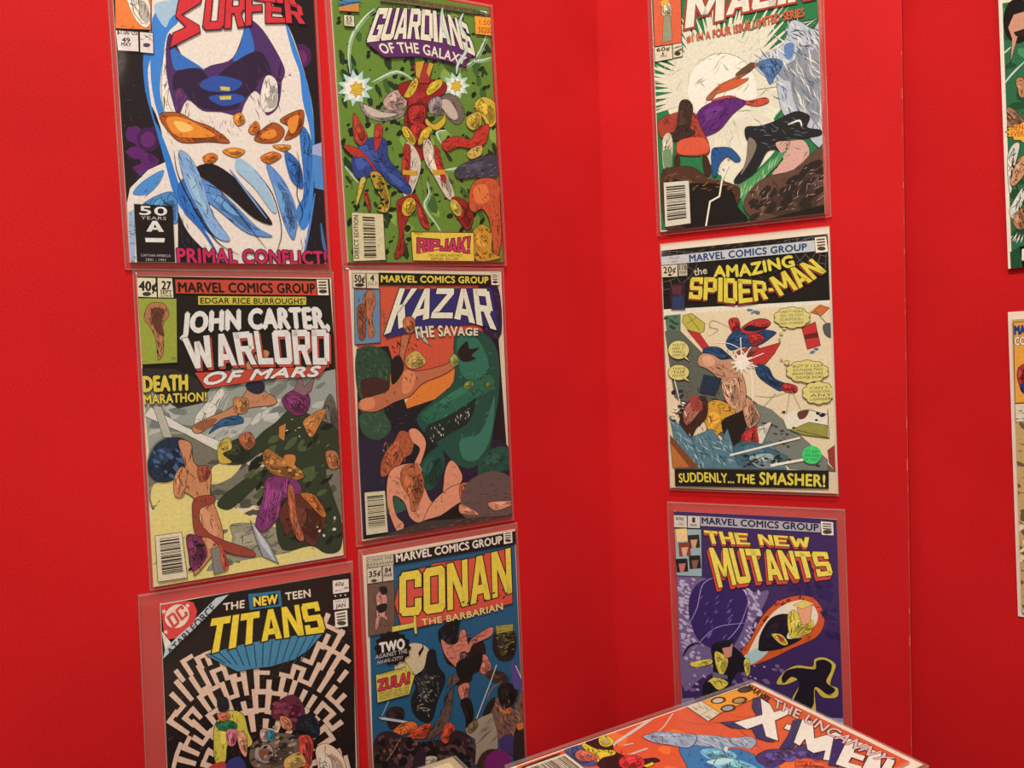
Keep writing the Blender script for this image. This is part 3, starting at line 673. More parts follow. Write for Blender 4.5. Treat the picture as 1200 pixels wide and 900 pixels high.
('p','c8a830',[28.2,97.2,24.3,99.7,24.7,103.8,20.9,102.6,17.8,106,16.9,102.1,12.7,102.2,15.3,98.5,13.2,95.3,17.4,94.6,18.9,90.5,21.5,93.3,25.6,91.3,24.6,95.5],0,0.4,'1a1210'),
('p','c8a830',[135.2,83.2,131.8,85.2,132.1,88.7,128.8,87.7,126.1,90.5,125.2,87.3,121.6,87.4,123.9,84.3,122,81.6,125.7,81,127,77.5,129.3,79.9,132.8,78.2,132,81.7],0,0.4,'1a1210'),
('h','7a5c14',10,0.4,4,0,8,[14.4,93,25.8,91.8,25,103.2,14.2,104.3],5),
('p','8c7c6c',[22.4,109.1,32,113.9,47.7,113.9,64,109.6,67.4,118,46.9,125.5,31.3,123.9,24,117.5],1,0.5,'1a1210'),
('p','b8a890',[25.9,111.6,44.3,117.1,60.3,117.2,47.1,122,31.5,121.1],1,0,'1a1210'),
('p','b0907c',[46.7,105.4,56.9,95.8,69,94.6,70.6,109,55.6,114.7,47.8,112.5],1,0.5,'1a1210'),
('p','6c5c4c',[104.6,100,122.3,92.3,135.4,106.2,132.8,118.5,123.7,122.3,112.2,114.2,100.1,115.2],1,0.5,'1a1210'),
('p','b8a48c',[107.9,101.1,118.4,98.7,127.9,112.9,122.3,117.9,112.5,109.7],1,0,'1a1210'),
('p','94847c',[96.1,99.3,108.2,96,109.1,108.5,96.8,114],1,0.4,'1a1210'),
('p','8a1e1c',[63.8,89.3,82.3,82.1,99.1,80.3,116,82.4,113.6,93.1,96,100.8,92.9,121.8,94.7,145.4,83.5,160.9,74.4,149.7,67,123.9,72.4,105.9,64.9,97.9],1,0.6,'1a1210'),
('p','5c1614',[72.2,108.8,92.4,105.5,88.5,136.9,84.3,149,74.8,143.8,70.2,123.6],1,0,'1a1210'),
('p','b02c24',[73.8,110.2,90.6,107.2,87.9,122.2,74.4,124.7],1,0.4,'1a1210'),
('p','b02c24',[74.2,127.7,89.3,125,86.7,138.5,76.6,140.7],1,0.4,'1a1210'),
('h','2a1010',22,0.6,7,30,30,[65.7,86.2,116.1,80.9,90.9,151.6,71.2,147],6),
('p','c0a02c',[71.6,94.3,78.9,83.4,85.8,79.7,83.4,90.2,76.1,99.7,68.6,100.4],1,0.5,'1a1210'),
('p','c0a02c',[100.7,82.5,111.1,79.1,110.6,86,96.3,96.3,93.3,92.2],1,0.5,'1a1210'),
('p','c0a02c',[91.4,118.9,99.5,124.2,111,115.8,110.8,108.3,113.5,120.1,102.5,129.9,91,124.9],1,0.5,'1a1210'),
('p','c0a02c',[64.3,129.9,70.8,129.4,78.3,140.6,74.6,146.7,65.9,138.6],1,0.5,'1a1210'),
('p','c0a02c',[97.5,128.8,93.6,136.5,81.2,146.3,83.7,134.3,92.6,127.1],1,0.5,'1a1210'),
('p','98302a',[79.9,68.7,103.7,63,97.2,84.4,86,85.5],0,0.5,'1a1210'),
('p','b89030',[83.5,65.3,93.6,62.7,86.3,81.7,82.5,78.6],0,0.4,'1a1210'),
('p','b89030',[98.6,63.6,103.6,65,97.6,78.4,94.5,74.3],0,0.3,'1a1210'),
('p','c4b494',[67.5,144.3,77.7,149.5,82.7,163.9,77.1,182,67.8,197.1,60.8,194.4,63.7,170.8],1,0.5,'1a1210'),
('p','c4b494',[86.4,143,93.4,139.5,102.4,156.8,114.6,180.3,118.6,198.3,108.3,195.6,96,175.1,86.9,160.7],1,0.5,'1a1210'),
('p','a02c20',[65.3,147.4,71.7,149.9,69,179.4,63.5,188.4,61.4,171],1,0.4,'1a1210'),
('p','a02c20',[98.1,145.2,103.8,150.8,109.6,177.5,106.6,180.6,99.4,166],1,0.4,'1a1210'),
('p','c08c2c',[62.4,170.9,77.8,171.6,76.8,176.1,61.4,175.4],0,0,'1a1210'),
('p','c08c2c',[94.7,169.2,109.5,168.4,109.9,172.9,95.4,174.6],0,0,'1a1210'),
('h','3a2a1c',26,0.5,8,75,20,[65.3,147.4,122.5,140.5,118.8,195.3,62.1,194.4],7),
('p','94241c',[55.2,200.5,74.6,193.9,70.5,205.9,59.6,229.7,58.2,250.3,47.4,256.2,53.7,235.7,53.1,212.2],1,0.5,'1a1210'),
('p','c09c2c',[72.8,208.6,70.3,212.3,67,214.9,63.5,215.8,60.6,214.9,58.7,212.3,58.4,208.7,59.5,204.6,62,200.9,65.3,198.3,68.8,197.4,71.8,198.2,73.6,200.8,74,204.5],1,0.5,'1a1210'),
('p','8a2420',[115.3,195.4,132.6,199.4,138.7,216.1,130.7,228.6,122.4,219.5,116,210.5],1,0.5,'1a1210'),
('p','b8a040',[124,203.7,125.2,207.4,125.1,210.9,123.7,213.4,121.4,214.4,118.6,213.7,115.8,211.4,113.6,208.1,112.4,204.4,112.5,200.9,113.8,198.5,116.1,197.5,119,198.1,121.8,200.4],1,0.5,'1a1210'),
('p','a83024',[74.6,193.9,80.5,205.5,87.7,223.3,84,227.8,76.3,217.5],1,0.4,'1a1210'),
('p','2c3c70',[18.6,150.5,30,142.6,45.7,142.9,47.7,160.1,56.5,171.2,70.1,188.2,64.7,194.3,46.1,183.4,37.1,175.1,17.9,181.8,10.6,176.5,10.1,162.4],1,0.5,'1a1210'),
('p','3c5490',[13.6,156.5,26.3,150,25.1,167.2,15.4,173.4],1,0,'1a1210'),
('p','3c5490',[45.1,174.7,57.6,179.9,63.5,188.4,52.4,184.5],1,0,'1a1210'),
('p','b03c28',[14.5,121.1,20.2,127.7,26.9,141.4,20.1,150.4,13,142.4],1,0.5,'1a1210'),
('p','a83024',[35.4,132.2,43.4,130.1,40.7,146.1,33.8,155.2],1,0.5,'1a1210'),
('p','a83024',[1.8,151.6,16.8,153.4,28.5,164.1,36.9,178,22.4,161.6,13.2,162.2],1,0.4,'1a1210'),
('p','b0902c',[27.7,175.6,38.6,176.5,46.6,197.9,42.4,212.5,31.5,209.9,38.5,201,31.4,189.8],1,0.5,'1a1210'),
('o','1c1c10',8,2,3,1.5,0,[30.6,178.3,44.7,180.5,44.2,209.6,34.7,209.8],8),
('p','c0a840',[17.3,181.8,22.6,181.6,16.9,196.1,11.5,207.7,12.1,199.1],1,0.4,'1a1210'),
('h','101830',16,0.6,7,40,25,[12.6,148.1,55.1,145.1,68,194.1,11.8,182.1],9),
('p','983020',[19.4,196,23.2,194.4,26.1,207.2,23.6,211.6],1,0.3,'1a1210'),
('p','c4a438',[146.3,102.1,157.8,91.9,172.1,96.7,172.7,115.3,163.1,122.2,154.8,110.6],1,0.5,'1a1210'),
('o','8a6c1c',8,1,2,2,0,[146.5,99.1,172.1,96.7,171.3,109.2,145.7,111.3],10),
('p','b03424',[106.9,141.6,122.9,134.4,140.5,136.2,148.3,126.4,163.3,119.1,158.4,138,143.4,145.2,125.7,144.8,111.4,150.3],1,0.5,'1a1210'),
('p','c0a038',[138.4,113.5,153.1,107.6,154.1,119.8,144.7,126.7,137.1,122.7],1,0.4,'1a1210'),
('p','b8a048',[136,148.7,152.7,141.5,152.1,150.8,139.1,156.2],1,0.3,'1a1210'),
('p','3c3c44',[120.6,167.9,139,157.7,168.6,149.8,171.8,168.3,159.3,178.2,145.1,174.3,123.5,176.8],1,0.5,'1a1210'),
('h','70707c',22,0.5,10,-10,12,[124.6,161.6,170.1,154.3,169,171.6,127.1,176.7],11),
('p','b8502c',[137.1,185.4,148.6,175.6,170.4,177.7,171.3,209,170,240.5,161.5,256.3,158.3,221.9,150.1,206.5,139.1,209.9,134.1,203.9],1,0.5,'1a1210'),
('p','d07038',[140.7,185.2,155.5,181.5,158.1,196.9,143.3,200.5],1,0,'1a1210'),
('h','5c1c10',16,0.6,7,60,20,[140.7,185.2,170.2,180.9,168.1,240.5,156.8,215.7],12),
('p','b8842c',[137.8,228.4,149.1,222.1,159.5,231.2,158.2,250,168.9,256.3,139.3,259.4,133.4,240.8],1,0.5,'1a1210'),
('o','7a4c14',14,1,2.4,1.5,0,[136.2,225.4,159.7,228.1,165.2,256.3,136,256.3],13),
('h','141c0c',60,0.5,6,-60,50,[9.3,44.7,173.4,22.5,167.1,256.3,3.5,256.2],14),
('part','barcode_box',None),
('part','barcode_box',None),
('p','c8bc8c',[5.9,213.5,38.2,214.4,37.6,258.5,4.5,259.6],0,0.5,'1a1210'),
('p','2a241c',[16.6,217.4,28.9,217.7,28.9,219.3,16.6,219],0,0,'1a1210'),
('p','2a241c',[16.6,219.8,28.9,220.1,28.9,221.6,16.5,221.4],0,0,'1a1210'),
('p','2a241c',[16.5,222.8,28.8,223,28.8,223.5,16.5,223.3],0,0,'1a1210'),
('p','2a241c',[16.5,224.1,28.8,224.3,28.8,224.8,16.5,224.7],0,0,'1a1210'),
('p','2a241c',[16.4,225.2,28.8,225.4,28.8,226.3,16.4,226.1],0,0,'1a1210'),
('p','2a241c',[16.4,227.5,28.8,227.6,28.7,229.2,16.3,229.1],0,0,'1a1210'),
('p','2a241c',[16.3,229.6,28.7,229.7,28.7,230.2,16.3,230.2],0,0,'1a1210'),
('p','2a241c',[16.3,230.7,28.7,230.8,28.7,231.7,16.3,231.6],0,0,'1a1210'),
('p','2a241c',[16.3,233,28.7,233,28.6,234.6,16.2,234.6],0,0,'1a1210'),
('p','2a241c',[16.2,236,28.6,235.9,28.6,237.5,16.1,237.6],0,0,'1a1210'),
('p','2a241c',[16.1,238.4,28.6,238.3,28.6,238.8,16.1,238.9],0,0,'1a1210'),
('p','2a241c',[16.1,239.5,28.6,239.4,28.5,239.9,16.1,240],0,0,'1a1210'),
('p','2a241c',[16,241.4,28.5,241.2,28.5,242.1,16,242.3],0,0,'1a1210'),
('p','2a241c',[16,243.1,28.5,243,28.5,243.5,16,243.6],0,0,'1a1210'),
('p','2a241c',[16,245,28.5,244.8,28.4,246.4,15.9,246.6],0,0,'1a1210'),
('p','2a241c',[15.9,247.4,28.4,247.2,28.4,247.7,15.9,248],0,0,'1a1210'),
('p','2a241c',[15.9,248.8,28.4,248.5,28.4,250.1,15.8,250.4],0,0,'1a1210'),
('p','2a241c',[15.8,251.7,28.3,251.5,28.3,252.4,15.8,252.7],0,0,'1a1210'),
('p','2a241c',[15.8,253.2,28.3,252.9,28.3,254.5,15.7,254.8],0,0,'1a1210'),
('p','2a241c',[15.7,255.6,28.3,255.3,28.3,255.8,15.7,256.2],0,0,'1a1210'),
('t','DIRECT EDITION','2a241c',[5.6,256.8,7.5,216.3],[10.2,256.8,12.1,216.2],0.01,None),
('h','5a5034',10,0.3,3,92,4,[31.2,224.4,36.2,224.3,35.3,256.2,30.8,256.2],15),
('part','blurb_box',None),
('p','d4b440',[66.4,231.1,137.7,230.9,136.4,260,66.8,259.2],0,0.8,'5a1c14'),
('t','MEET','3a1c14',[70.7,231.3,79.4,231.5],[70.5,234,79.2,234.2],0.01,None),
('b','RIPJAK!','b83050',[72.7,236.9,102,238.1,133.8,234.7],[71.7,250.9,101.3,249,131.9,251.9],('3a1418',0.8),None,0.06),
('l','b83050',1.4,[70.6,252.7,101.3,247.8,134.4,251.9],1),
('t','THE INTERPLANETARY','3a2414',[83.3,252.6,122.7,252.6],[83.1,255.3,122.5,255.3],0.01,None),
('t','SERIAL KILLER','3a2414',[86.4,255.9,118.2,256],[86.3,258.6,118,258.7],0.01,None),
('part','publisher_logo',None),
('p','4a7890',[6.5,16,27,12.1,27,18.6,7.5,24.4],0,0,'1a1210'),
('p','c07c38',[5.9,24.9,26.6,18,26.5,25.9,6.5,27.7],0,0,'1a1210'),
('h','2a3440',10,1,12,-10,12,[8,17.2,26.1,14.4,26.5,20.2,7.5,23.7],16),
('part','issue_box',None),
('p','d0c49c',[10.9,30.8,21.2,30.2,21.1,40.4,10.5,40.9],0,0.6,'1a1210'),
('t','55','2a2418',[13.1,32.2,18.9,31.6],[12.8,35.9,18.6,35.4],0.04,None),
('t','DEC','2a2418',[12.8,36.5,19.1,35.9],[12.6,39.4,18.9,38.8],0.03,None),
('part','top_banner',None),
('p','6c6038',[48.9,8,83.9,4.8,108,4.9,158.4,3.8,157.1,9.2,107.6,10.3,83.5,10.9,48.6,12.7],0,0,'1a1210'),
('t','THE CHARTER MEMBERS OF THE 31ST CENTURY WITH THE','2a2010',[49.6,9.1,83.8,5.9,107.9,6.1,154.6,5],[49.4,12,83.6,9.2,107.7,9.5,154,8.9],0.015,None),
('part','title_lettering',None),
('p','5c2858',[32.1,52.7,46.4,20.1,73,16.2,107.2,15.7,135.3,20.9,151.6,50.7,141,57.4,139.6,64.6,118.3,60.9,86.9,60,49.8,65.2,32.8,54.4],0,0.7,'281028'),
('b','GUARDIANS','d8ceac',[46.5,19.3,76.5,14.9,103.9,13.1,125,14.6,143.5,21.3],[31.6,53.5,74.4,44.6,105.4,43.3,128.3,45,152.4,52.2],('2a1428',0.9),None,0.06),
('t','OF THE GALAXY','d8ceac',[43.3,53.5,67.4,48.9,91.2,47.4,122.5,50.3,141.2,54.3],[47.6,61.8,66.8,58.7,87.1,57,118.4,59.3,138,61.7],0.03,('2a1428',0.3)),
('l','9cb0a0',3.4,[139.5,11.7,135.2,22.4,141.8,32.4],1),
('l','d0d8c4',1.2,[139.5,11.7,135.2,22.4,141.8,32.4],1),
('l','9cb0a0',3.4,[116.4,9.7,114.6,23.8,123,44.1],1),
('l','d0d8c4',1.2,[116.4,9.7,114.6,23.8,123,44.1],1),
('l','9cb0a0',3.4,[128.3,71.3,130.7,61.7,140.7,48.1,141.8,32.4],1),
('l','d0d8c4',1.2,[128.3,71.3,130.7,61.7,140.7,48.1,141.8,32.4],1),
('part','price_seal',None),
('p','c8c4a8',[160.2,4.8,168.6,4.5,168.8,10.2,159.8,10.8],0,0.4,'1a1210'),
('h','3a3428',5,1.2,30,5,3,[161,6.3,167.6,5.6,167.8,9.2,160.8,9.8],17),
('part','price_sticker','orange price sticker'),
('p','e8922c',[153.3,11.5,175.2,10.5,175.2,28.3,153.4,29.3],0,0,'1a1210'),
('t','1.50','a05018',[158.6,14.5,171.8,13.4],[158.3,19.2,171.5,18.2],0.02,None),
('t','50200','a05018',[157.2,21.7,173.2,20.6],[156.8,27.6,172.8,26.4],0.03,None),
 ],
 'green_mass': [
('part','cover_artwork',None),
('p','cfc096',[-1.6,-1.8,170,-1.8,172.5,263.5,-1,261.7],0,0,'1a1210'),
('p','17130f',[0,0.2,167.4,0.9,170,88.4,105.2,90.2,54.5,95.4,22.7,78.4,0.5,77.3],0,0,'1a1210'),
('p','8c907e',[-0.2,80.3,22.7,78.4,54.6,93.9,104.9,95,170.1,85,169.4,176.6,101.3,169.5,54.7,151.9,2,146.9],0,0,'1a1210'),
('o','a8aa96',22,5,10,2.6,-15,[2.1,89.5,166.1,94.9,166.1,169.5,4.8,147.1],1),
('o','6c7264',16,4,9,2.8,-15,[2.1,89.5,166.1,94.9,166.1,169.5,4.8,147.1],2),
('o','b8b8a4',10,3,7,3,-30,[41.2,119.5,111.3,98.6,137.4,113.3,70.5,147.1],3),
('p','2a2620',[-0.6,76.7,25.6,78.5,56.1,93.9,46.3,109,26.8,112.3,-0.1,89.3],0,0,'1a1210'),
('p','6e6a56',[2,146.9,31.6,134.2,79.1,163.9,107.8,170.1,169.7,169.8,169.6,224.5,151.6,252.6,130.7,252.7,125.6,218.5,67.9,197.8,22.9,189,1.8,195.5],1,0,'1a1210'),
('o','4c4a3c',34,3,7,2.4,-12,[4.8,147.1,101.3,169.5,168.7,190.2,162.3,250.9,2.2,198.6],4),
('o','8c8868',18,2,5,2.4,-12,[4.8,147.1,101.3,169.5,168.7,190.2,162.3,250.9,2.2,198.6],5),
('p','cfc070',[2.2,198.6,22.9,189,68.1,194.7,101.3,169.5,78,186.3,70.7,204.6,121.6,231.3,110.8,246.2,166.1,244.6,167.4,256.8,2,258.3],1,0,'1a1210'),
('p','cfc070',[54.1,164.5,79.2,160.7,69,175.6,50.3,179.8],1,0,'1a1210'),
('p','cfc070',[4.8,174.5,32.5,174.6,37.5,194,5.2,196],1,0,'1a1210'),
('p','8a8468',[67,216.9,105.1,225.6,124.1,248.3,74.8,250.3,43.5,254.6,66.2,232.8],1,0.3,'1a1210'),
('o','6a6650',20,1.5,4,2.6,-10,[48.3,220.6,121.6,231.3,120.6,251.1,46.7,252],6),
('h','3c382c',60,0.5,8,-20,40,[4.5,153.2,169,183.4,165.8,251.4,2.4,250.7],7),
('p','5c5848',[152.1,131.1,162,108.2,168.4,122.1,169.6,156.2,156.5,148.2],1,0.4,'1a1210'),
('p','c8c4ac',[-0.7,116.4,5.3,109.3,31.9,128.1,67.3,146.8,62.3,154.3,31.6,134.2],0,0.4,'1a1210'),
('p','c8c4ac',[41.2,119.5,63.7,95.9,73.7,80.7,83.2,79.5,70,93.1,54.6,123.6,43.6,132.1],1,0.3,'1a1210'),
('p','a8a48c',[6.8,107.9,13.9,109.9,21.2,136.4,14,135.8],0,0.4,'1a1210'),
('h','d4d0bc',12,0.5,26,120,6,[37.3,137.8,61.2,83.2,89.6,78.2,58.7,133.4],8),
('p','b07850',[37.8,128.6,51.7,121.8,72.1,113.8,87.1,97.3,83.1,81.1,98.3,65.7,107.9,67.6,99.1,81.8,93.6,94.4,110.8,108.4,108.9,114.7,84.6,116.3,71.6,124.9,55.9,128.4,42,135.1],1,0.6,'1a1210'),
('p','8a5434',[39.3,128.7,50.1,123.3,59.2,124,48.1,132.5],1,0,'1a1210'),
('p','23506c',[51,135.9,62.3,124.2,78,122.2,80.8,128.8,62,130.5],1,0.4,'1a1210'),
('p','1c2430',[85.7,94,100.2,93.1,101.4,101.3,94.8,104.1,87,100.4],1,0,'1a1210'),
('h','4a2818',22,0.5,6,-40,20,[46.9,126.2,72,115.4,106.1,72.4,104.2,111.2,71.6,124.9],9),
('p','a87440',[74.1,106,86.6,108.4,84.4,119.5,75,118.8],1,0.4,'1a1210'),
('p','2c3420',[55.6,196.3,78.3,179.9,101.3,169.5,97.1,156,83.9,162.8,82.7,154.6,96.3,139.7,109.7,131.1,127,119.3,150.4,130.9,167.4,142.4,168.6,176.5,155.1,178.5,161,202.9,168.6,231.2,165.7,254.8,151.4,256,137.9,247.1,110.8,246.2,105.6,215.8,106.6,196.2,94,184.9,77.5,195.8,64.5,203.8],1,0.6,'1a1210'),
('o','48542e',22,3,7,2.4,-30,[69,175.6,109.4,137.6,157.2,134.8,165.8,176.2,151.9,245.9,117.9,237.4],10),
('o','161a10',26,2,6,2.6,-40,[69,175.6,109.4,137.6,167.7,135.6,169.4,176.6,166,248,110.9,242.9],11),
('h','7c8450',26,0.5,7,-30,30,[78.6,173.5,109.3,140.9,160.5,138.5,165.2,189.8,162.8,240.7,111.6,229.8],12),
('p','2c3420',[58.1,158.6,70.6,143.9,83.2,143.5,89.1,155.3,82.2,164.2,66.5,164.2],1,0.4,'1a1210'),
('p','b89c3c',[58.7,146,67.7,140.5,70.3,150.3,62.3,154.3,69.7,162.3,58.9,161.8],1,0.4,'1a1210'),
('p','a05c38',[76.4,141.2,86.7,137.3,91,147.4,82.8,153],1,0.4,'1a1210'),
('p','6c2850',[117.4,108.8,131.2,101.4,142.8,108.7,140.4,121.9,130,126.1,120.3,118.8],1,0.5,'1a1210'),
('h','a8487c',16,0.6,6,60,12,[119.3,104,141.2,105.3,140.4,123.5,120.1,122.1],13),
('p','7a5c58',[127.8,102.8,135.2,88.4,138.1,100.1,148.8,90.7,144.7,103.8,137.7,108.4],0,0.4,'1a1210'),
('p','b07034',[112.9,134.6,119.7,131.9,117.2,148.1,112.4,144.4],0,0.4,'1a1210'),
('p','b07034',[136.6,129.9,157.8,121.4,150,137.6,142.7,147,137.9,140],1,0.4,'1a1210'),
('h','d8d0b8',8,0.8,4,30,40,[116.5,128.3,143.5,130.4,142.7,147,115.7,144.7],14),
('p','94602c',[96.9,159.3,102.1,153.3,111.6,160.7,127.8,172.2,134.1,182.9,117.1,184.3,101.1,172.7],1,0.5,'1a1210'),
('o','c08c4c',10,1.5,2.6,1.2,0,[98.5,159.4,131.2,172.6,130.7,182.5,101.1,172.7],15),
('p','a8683c',[155.9,161.7,166.4,162.7,168.6,176.5,158.7,177.2],1,0.4,'1a1210'),
('p','b87430',[116.6,161.2,126.6,162.2,124.4,171.9,117.8,169.5],1,0,'1a1210'),
('p','74305c',[100.8,179.2,127.2,185.4,129.9,199.1,113,200.3,108.9,216.2,95.2,227.4,87.5,219.8,95,198],1,0.5,'1a1210'),
('h','b85090',16,0.6,18,105,6,[100.7,182.4,120.3,188,105.3,222.3,90.7,220.3],16),
('h','341428',10,0.6,18,105,6,[100.7,182.4,123.6,188.4,105.3,222.3,90.7,220.3],17),
('p','5a2c1c',[109.1,213,123.2,198.3,146.8,204.5,153,222.3,145.1,241.4,137.9,247.1,121.6,231.3,114.7,233.6],1,0.5,'1a1210'),
('p','b06428',[130,197.4,143.6,200.8,153.2,218.9,149.5,221.8,136.4,206.6],1,0.4,'1a1210'),
('p','a85c38',[118.5,191.1,123.5,191.7,125.6,218.5,131.4,239.4,124.6,238.4,118.8,217.6],1,0.3,'1a1210'),
('h','1a100c',24,0.6,8,70,30,[109.7,199.9,153.6,208.8,148.4,245.3,117.7,240.7],18),
('o','cfc8b0',7,1,2.2,1.2,0,[142.3,227.5,167.3,220.8,166.5,237.8,144.9,244.8],19),
('p','8c8c88',[82.9,215.9,98,237.6,106.8,258.8,92.5,249.9,86.9,232.7],0,0.5,'1a1210'),
('p','b8b8ac',[84.4,217.7,97.8,240.9,103.6,256.6,91.4,238.3],0,0,'1a1210'),
('p','1c2c3c',[1.7,152.9,8,141.4,19.8,136.3,32.7,140.5,36.4,156.4,27.1,164.7,17.9,173,6.4,171.7,-0.2,161.8],1,0.5,'1a1210'),
('o','3c5c7c',14,1.5,4,2,50,[3.9,137.9,31.3,140.4,26.8,170.9,3.7,168.3],20),
('p','b87c50',[25.4,139.9,35.6,142.3,36.6,153.3,39.1,161.4,50.9,167.3,49.8,189.2,55.1,205.7,58.6,228.5,45.5,245.5,34.4,256.2,33,252.8,40.3,228.9,41.4,207,36.2,190.7,27.6,183.4,21.9,179.6,24,167.5,30.2,162],1,0.6,'1a1210'),
('p','c88c60',[37.5,194,49,204.9,54.3,221.5,46,236,44,213.7],1,0,'1a1210'),
('p','984c30',[40.6,163.1,51.1,164.8,48.1,174.9,41.4,175.7],1,0.4,'1a1210'),
('p','8c3c2c',[36.2,190.7,51.3,189.4,52.6,195.9,40.2,200.6,42.4,216.6,55.6,228,81.6,241.6,84.5,248.6,62.6,241.9,47.9,226.9,36.1,222,33.9,206],1,0.5,'1a1210'),
('h','4a2018',24,0.5,8,70,25,[25.3,142.9,51.1,164.2,57.4,221.9,37.5,253.6,34.8,187.4],21),
('p','b87c50',[20.9,170.2,27.2,161.7,31.3,168.3,27.5,186.5,20.2,185.6],1,0.4,'1a1210'),
('p','74304c',[28.7,220.9,40.4,225.7,44.1,242.1,31.6,252.6,28.8,236.5],1,0.5,'1a1210'),
('o','1c141c',8,1,2.6,1.8,0,[28.7,220.9,43.4,226.2,39,253.9,28.6,252.1],22),
('p','787468',[47.5,236.3,56.8,234.6,58.7,257.2,49.4,258.8],0,0.4,'1a1210'),
('p','b84c34',[55.4,231.2,62.2,251.4,58.7,257.2,56.1,247.2],1,0.3,'1a1210'),
('part','cover_blurb',None),
('t','DEATH','c8b440',[0.1,83.9,35.6,83.9],[0.4,96,35.2,96.8],0.055,('1a140c',0.7)),
('t','MARATHON!','c8b440',[0.2,99,50.7,99.6],[0.4,106.8,50.3,107],0.035,('1a140c',0.6)),
('part','corner_box',None),
('p','cdc29a',[-0.1,1.4,14.5,1.6,14.8,18.1,-0.4,17.5],0,0.5,'1a1210'),
('p','cdc29a',[15.7,1.5,27.7,1.7,28.1,18.4,15.4,18.1],0,0.5,'1a1210'),
('t','40¢','201a14',[1.4,4.4,14.9,4.9],[1,12.1,14.5,12.7],0.05,None),
('t','27','201a14',[19.3,4.2,26.4,4.8],[18.9,10.9,26.1,11.4],0.045,None),
('t','SEPT','201a14',[17.7,11.5,26.6,12],[17.6,14.8,26.5,15.4],0.03,None),
('p','3a3024',[10.2,15.1,9.8,15.9,8.8,16.5,7.4,16.9,5.9,16.9,4.6,16.5,3.7,15.9,3.4,15.1,3.8,14.3,4.7,13.7,6.1,13.4,7.6,13.3,8.9,13.7,9.9,14.3],0,0,'1a1210'),
('t','02908','201a14',[17.5,15.4,26.5,15.7],[17.4,17.5,26.4,17.8],0.0,None),
('p','8c9434',[0.1,18.4,30.4,19,28.2,73.1,-0.5,73.7],0,0.5,'1a1210'),
('p','a06c44',[8.3,23.5,19.7,23,23.6,32.7,18.2,41.7,17.7,62.9,13,70.3,11.9,53.7,7.4,41.5,3.5,35.4],1,0.4,'1a1210'),
('p','5c3420',[9.5,28,20.1,28.1,17.5,38.7,18.9,50.8,11.5,44.6],1,0,'1a1210'),
('h','2a1810',14,0.6,6,70,20,[5.5,23.5,22.6,23.6,17.5,66,10.4,65.7],23),
('t','TM','201a14',[23.2,68.6,26.7,68.7],[23.1,70.7,26.6,70.9],0.0,None),
('part','publisher_banner',None),
('p','b4402c',[30,2.9,153.4,3.1,154.1,16.3,30,14.5],0,0,'1a1210'),
('t','MARVEL COMICS GROUP','1c120c',[32.2,5.3,152.2,5.7],[32.4,13.3,152.5,14.3],0.05,None),
('part','approval_seal',None),
('p','d8cba8',[154.1,1.7,165.3,1.6,165.6,16.3,154.8,16.3],0,0.4,'1a1210'),
('p','4a4034',[155.9,3.5,163.6,3.4,163.7,4.9,155.9,4.9],0,0,'1a1210'),
('p','4a4034',[156,6.1,163.7,6,163.7,7.5,156,7.6],0,0,'1a1210'),
('p','4a4034',[156.1,8.7,163.8,8.7,163.8,10.2,156.1,10.2],0,0,'1a1210'),
('p','3a3228',[164.1,12.7,163.6,13.5,162.5,14.2,160.9,14.5,159.1,14.5,157.5,14.2,156.4,13.5,156.1,12.7,156.5,11.8,157.6,11.2,159.3,10.8,161,10.8,162.6,11.2,163.7,11.8],0,0,'1a1210'),
('part','author_banner',None),
('p','b8a83c',[47.9,16.9,143.7,17.6,143.4,24.9,47.8,24.3],0,0,'1a1210'),
('t',"EDGAR RICE BURROUGHS'",'201a14',[49.9,18.2,142,19],[49.7,23.1,141.7,24.2],0.03,None),
('part','title_lettering',None),
('t','JOHN CARTER,','cfcabc',[35.3,31.3,92.1,28.7,162.3,27.7],[33,48.1,91.2,45.6,164.2,47.1],0.065,('17130f',0.3)),
('b','WARLORD','cfcabc',[32.8,52.7,91.1,47.9,164.1,47.8],[38.8,79.1,89.7,77.5,163.3,80.7],('17130f',0.5),('b4402c',1.6,2.4),0.09),
('p','b4402c',[41.6,82.3,161.5,81.3,152.2,91.6,105.1,91.1,49.9,96.7],0,0.5,'1a1210'),
('t','OF MARS','cfcabc',[52.7,82.8,105.6,82.1,155.5,81.7],[46.8,93.4,105.2,90.2,150.5,90.8],0.06,('17130f',0.6)),
('part','barcode_box',None),
('p','cdc09a',[2.9,217.7,24.4,217.7,27.1,257.5,3.2,257],0,0.5,'1a1210'),
('p','2a241c',[6.4,220.8,22,220.9,22,221.4,6.4,221.3],0,0,'1a1210'),
('p','2a241c',[6.4,222.5,22.1,222.6,22.2,223.9,6.4,223.8],0,0,'1a1210'),
('p','2a241c',[6.4,225,22.2,225.1,22.3,226.5,6.5,226.4],0,0,'1a1210'),
('p','2a241c',[6.5,227.1,22.4,227.2,22.4,227.7,6.5,227.6],0,0,'1a1210'),
('p','2a241c',[6.5,228.3,22.5,228.4,22.5,228.9,6.5,228.8],0,0,'1a1210'),
('p','2a241c',[6.5,229.5,22.5,229.6,22.6,230.1,6.5,229.9],0,0,'1a1210'),
('p','2a241c',[6.5,230.4,22.6,230.5,22.7,231.9,6.6,231.8],0,0,'1a1210'),
('p','2a241c',[6.6,233,22.7,233.1,22.8,233.6,6.6,233.4],0,0,'1a1210'),
('p','2a241c',[6.6,233.9,22.8,234.1,22.8,234.5,6.6,234.4],0,0,'1a1210'),
('p','2a241c',[6.6,235.6,22.9,235.7,22.9,236.5,6.6,236.4],0,0,'1a1210'),
('p','2a241c',[6.6,236.8,23,237,23.1,238.4,6.7,238.2],0,0,'1a1210'),
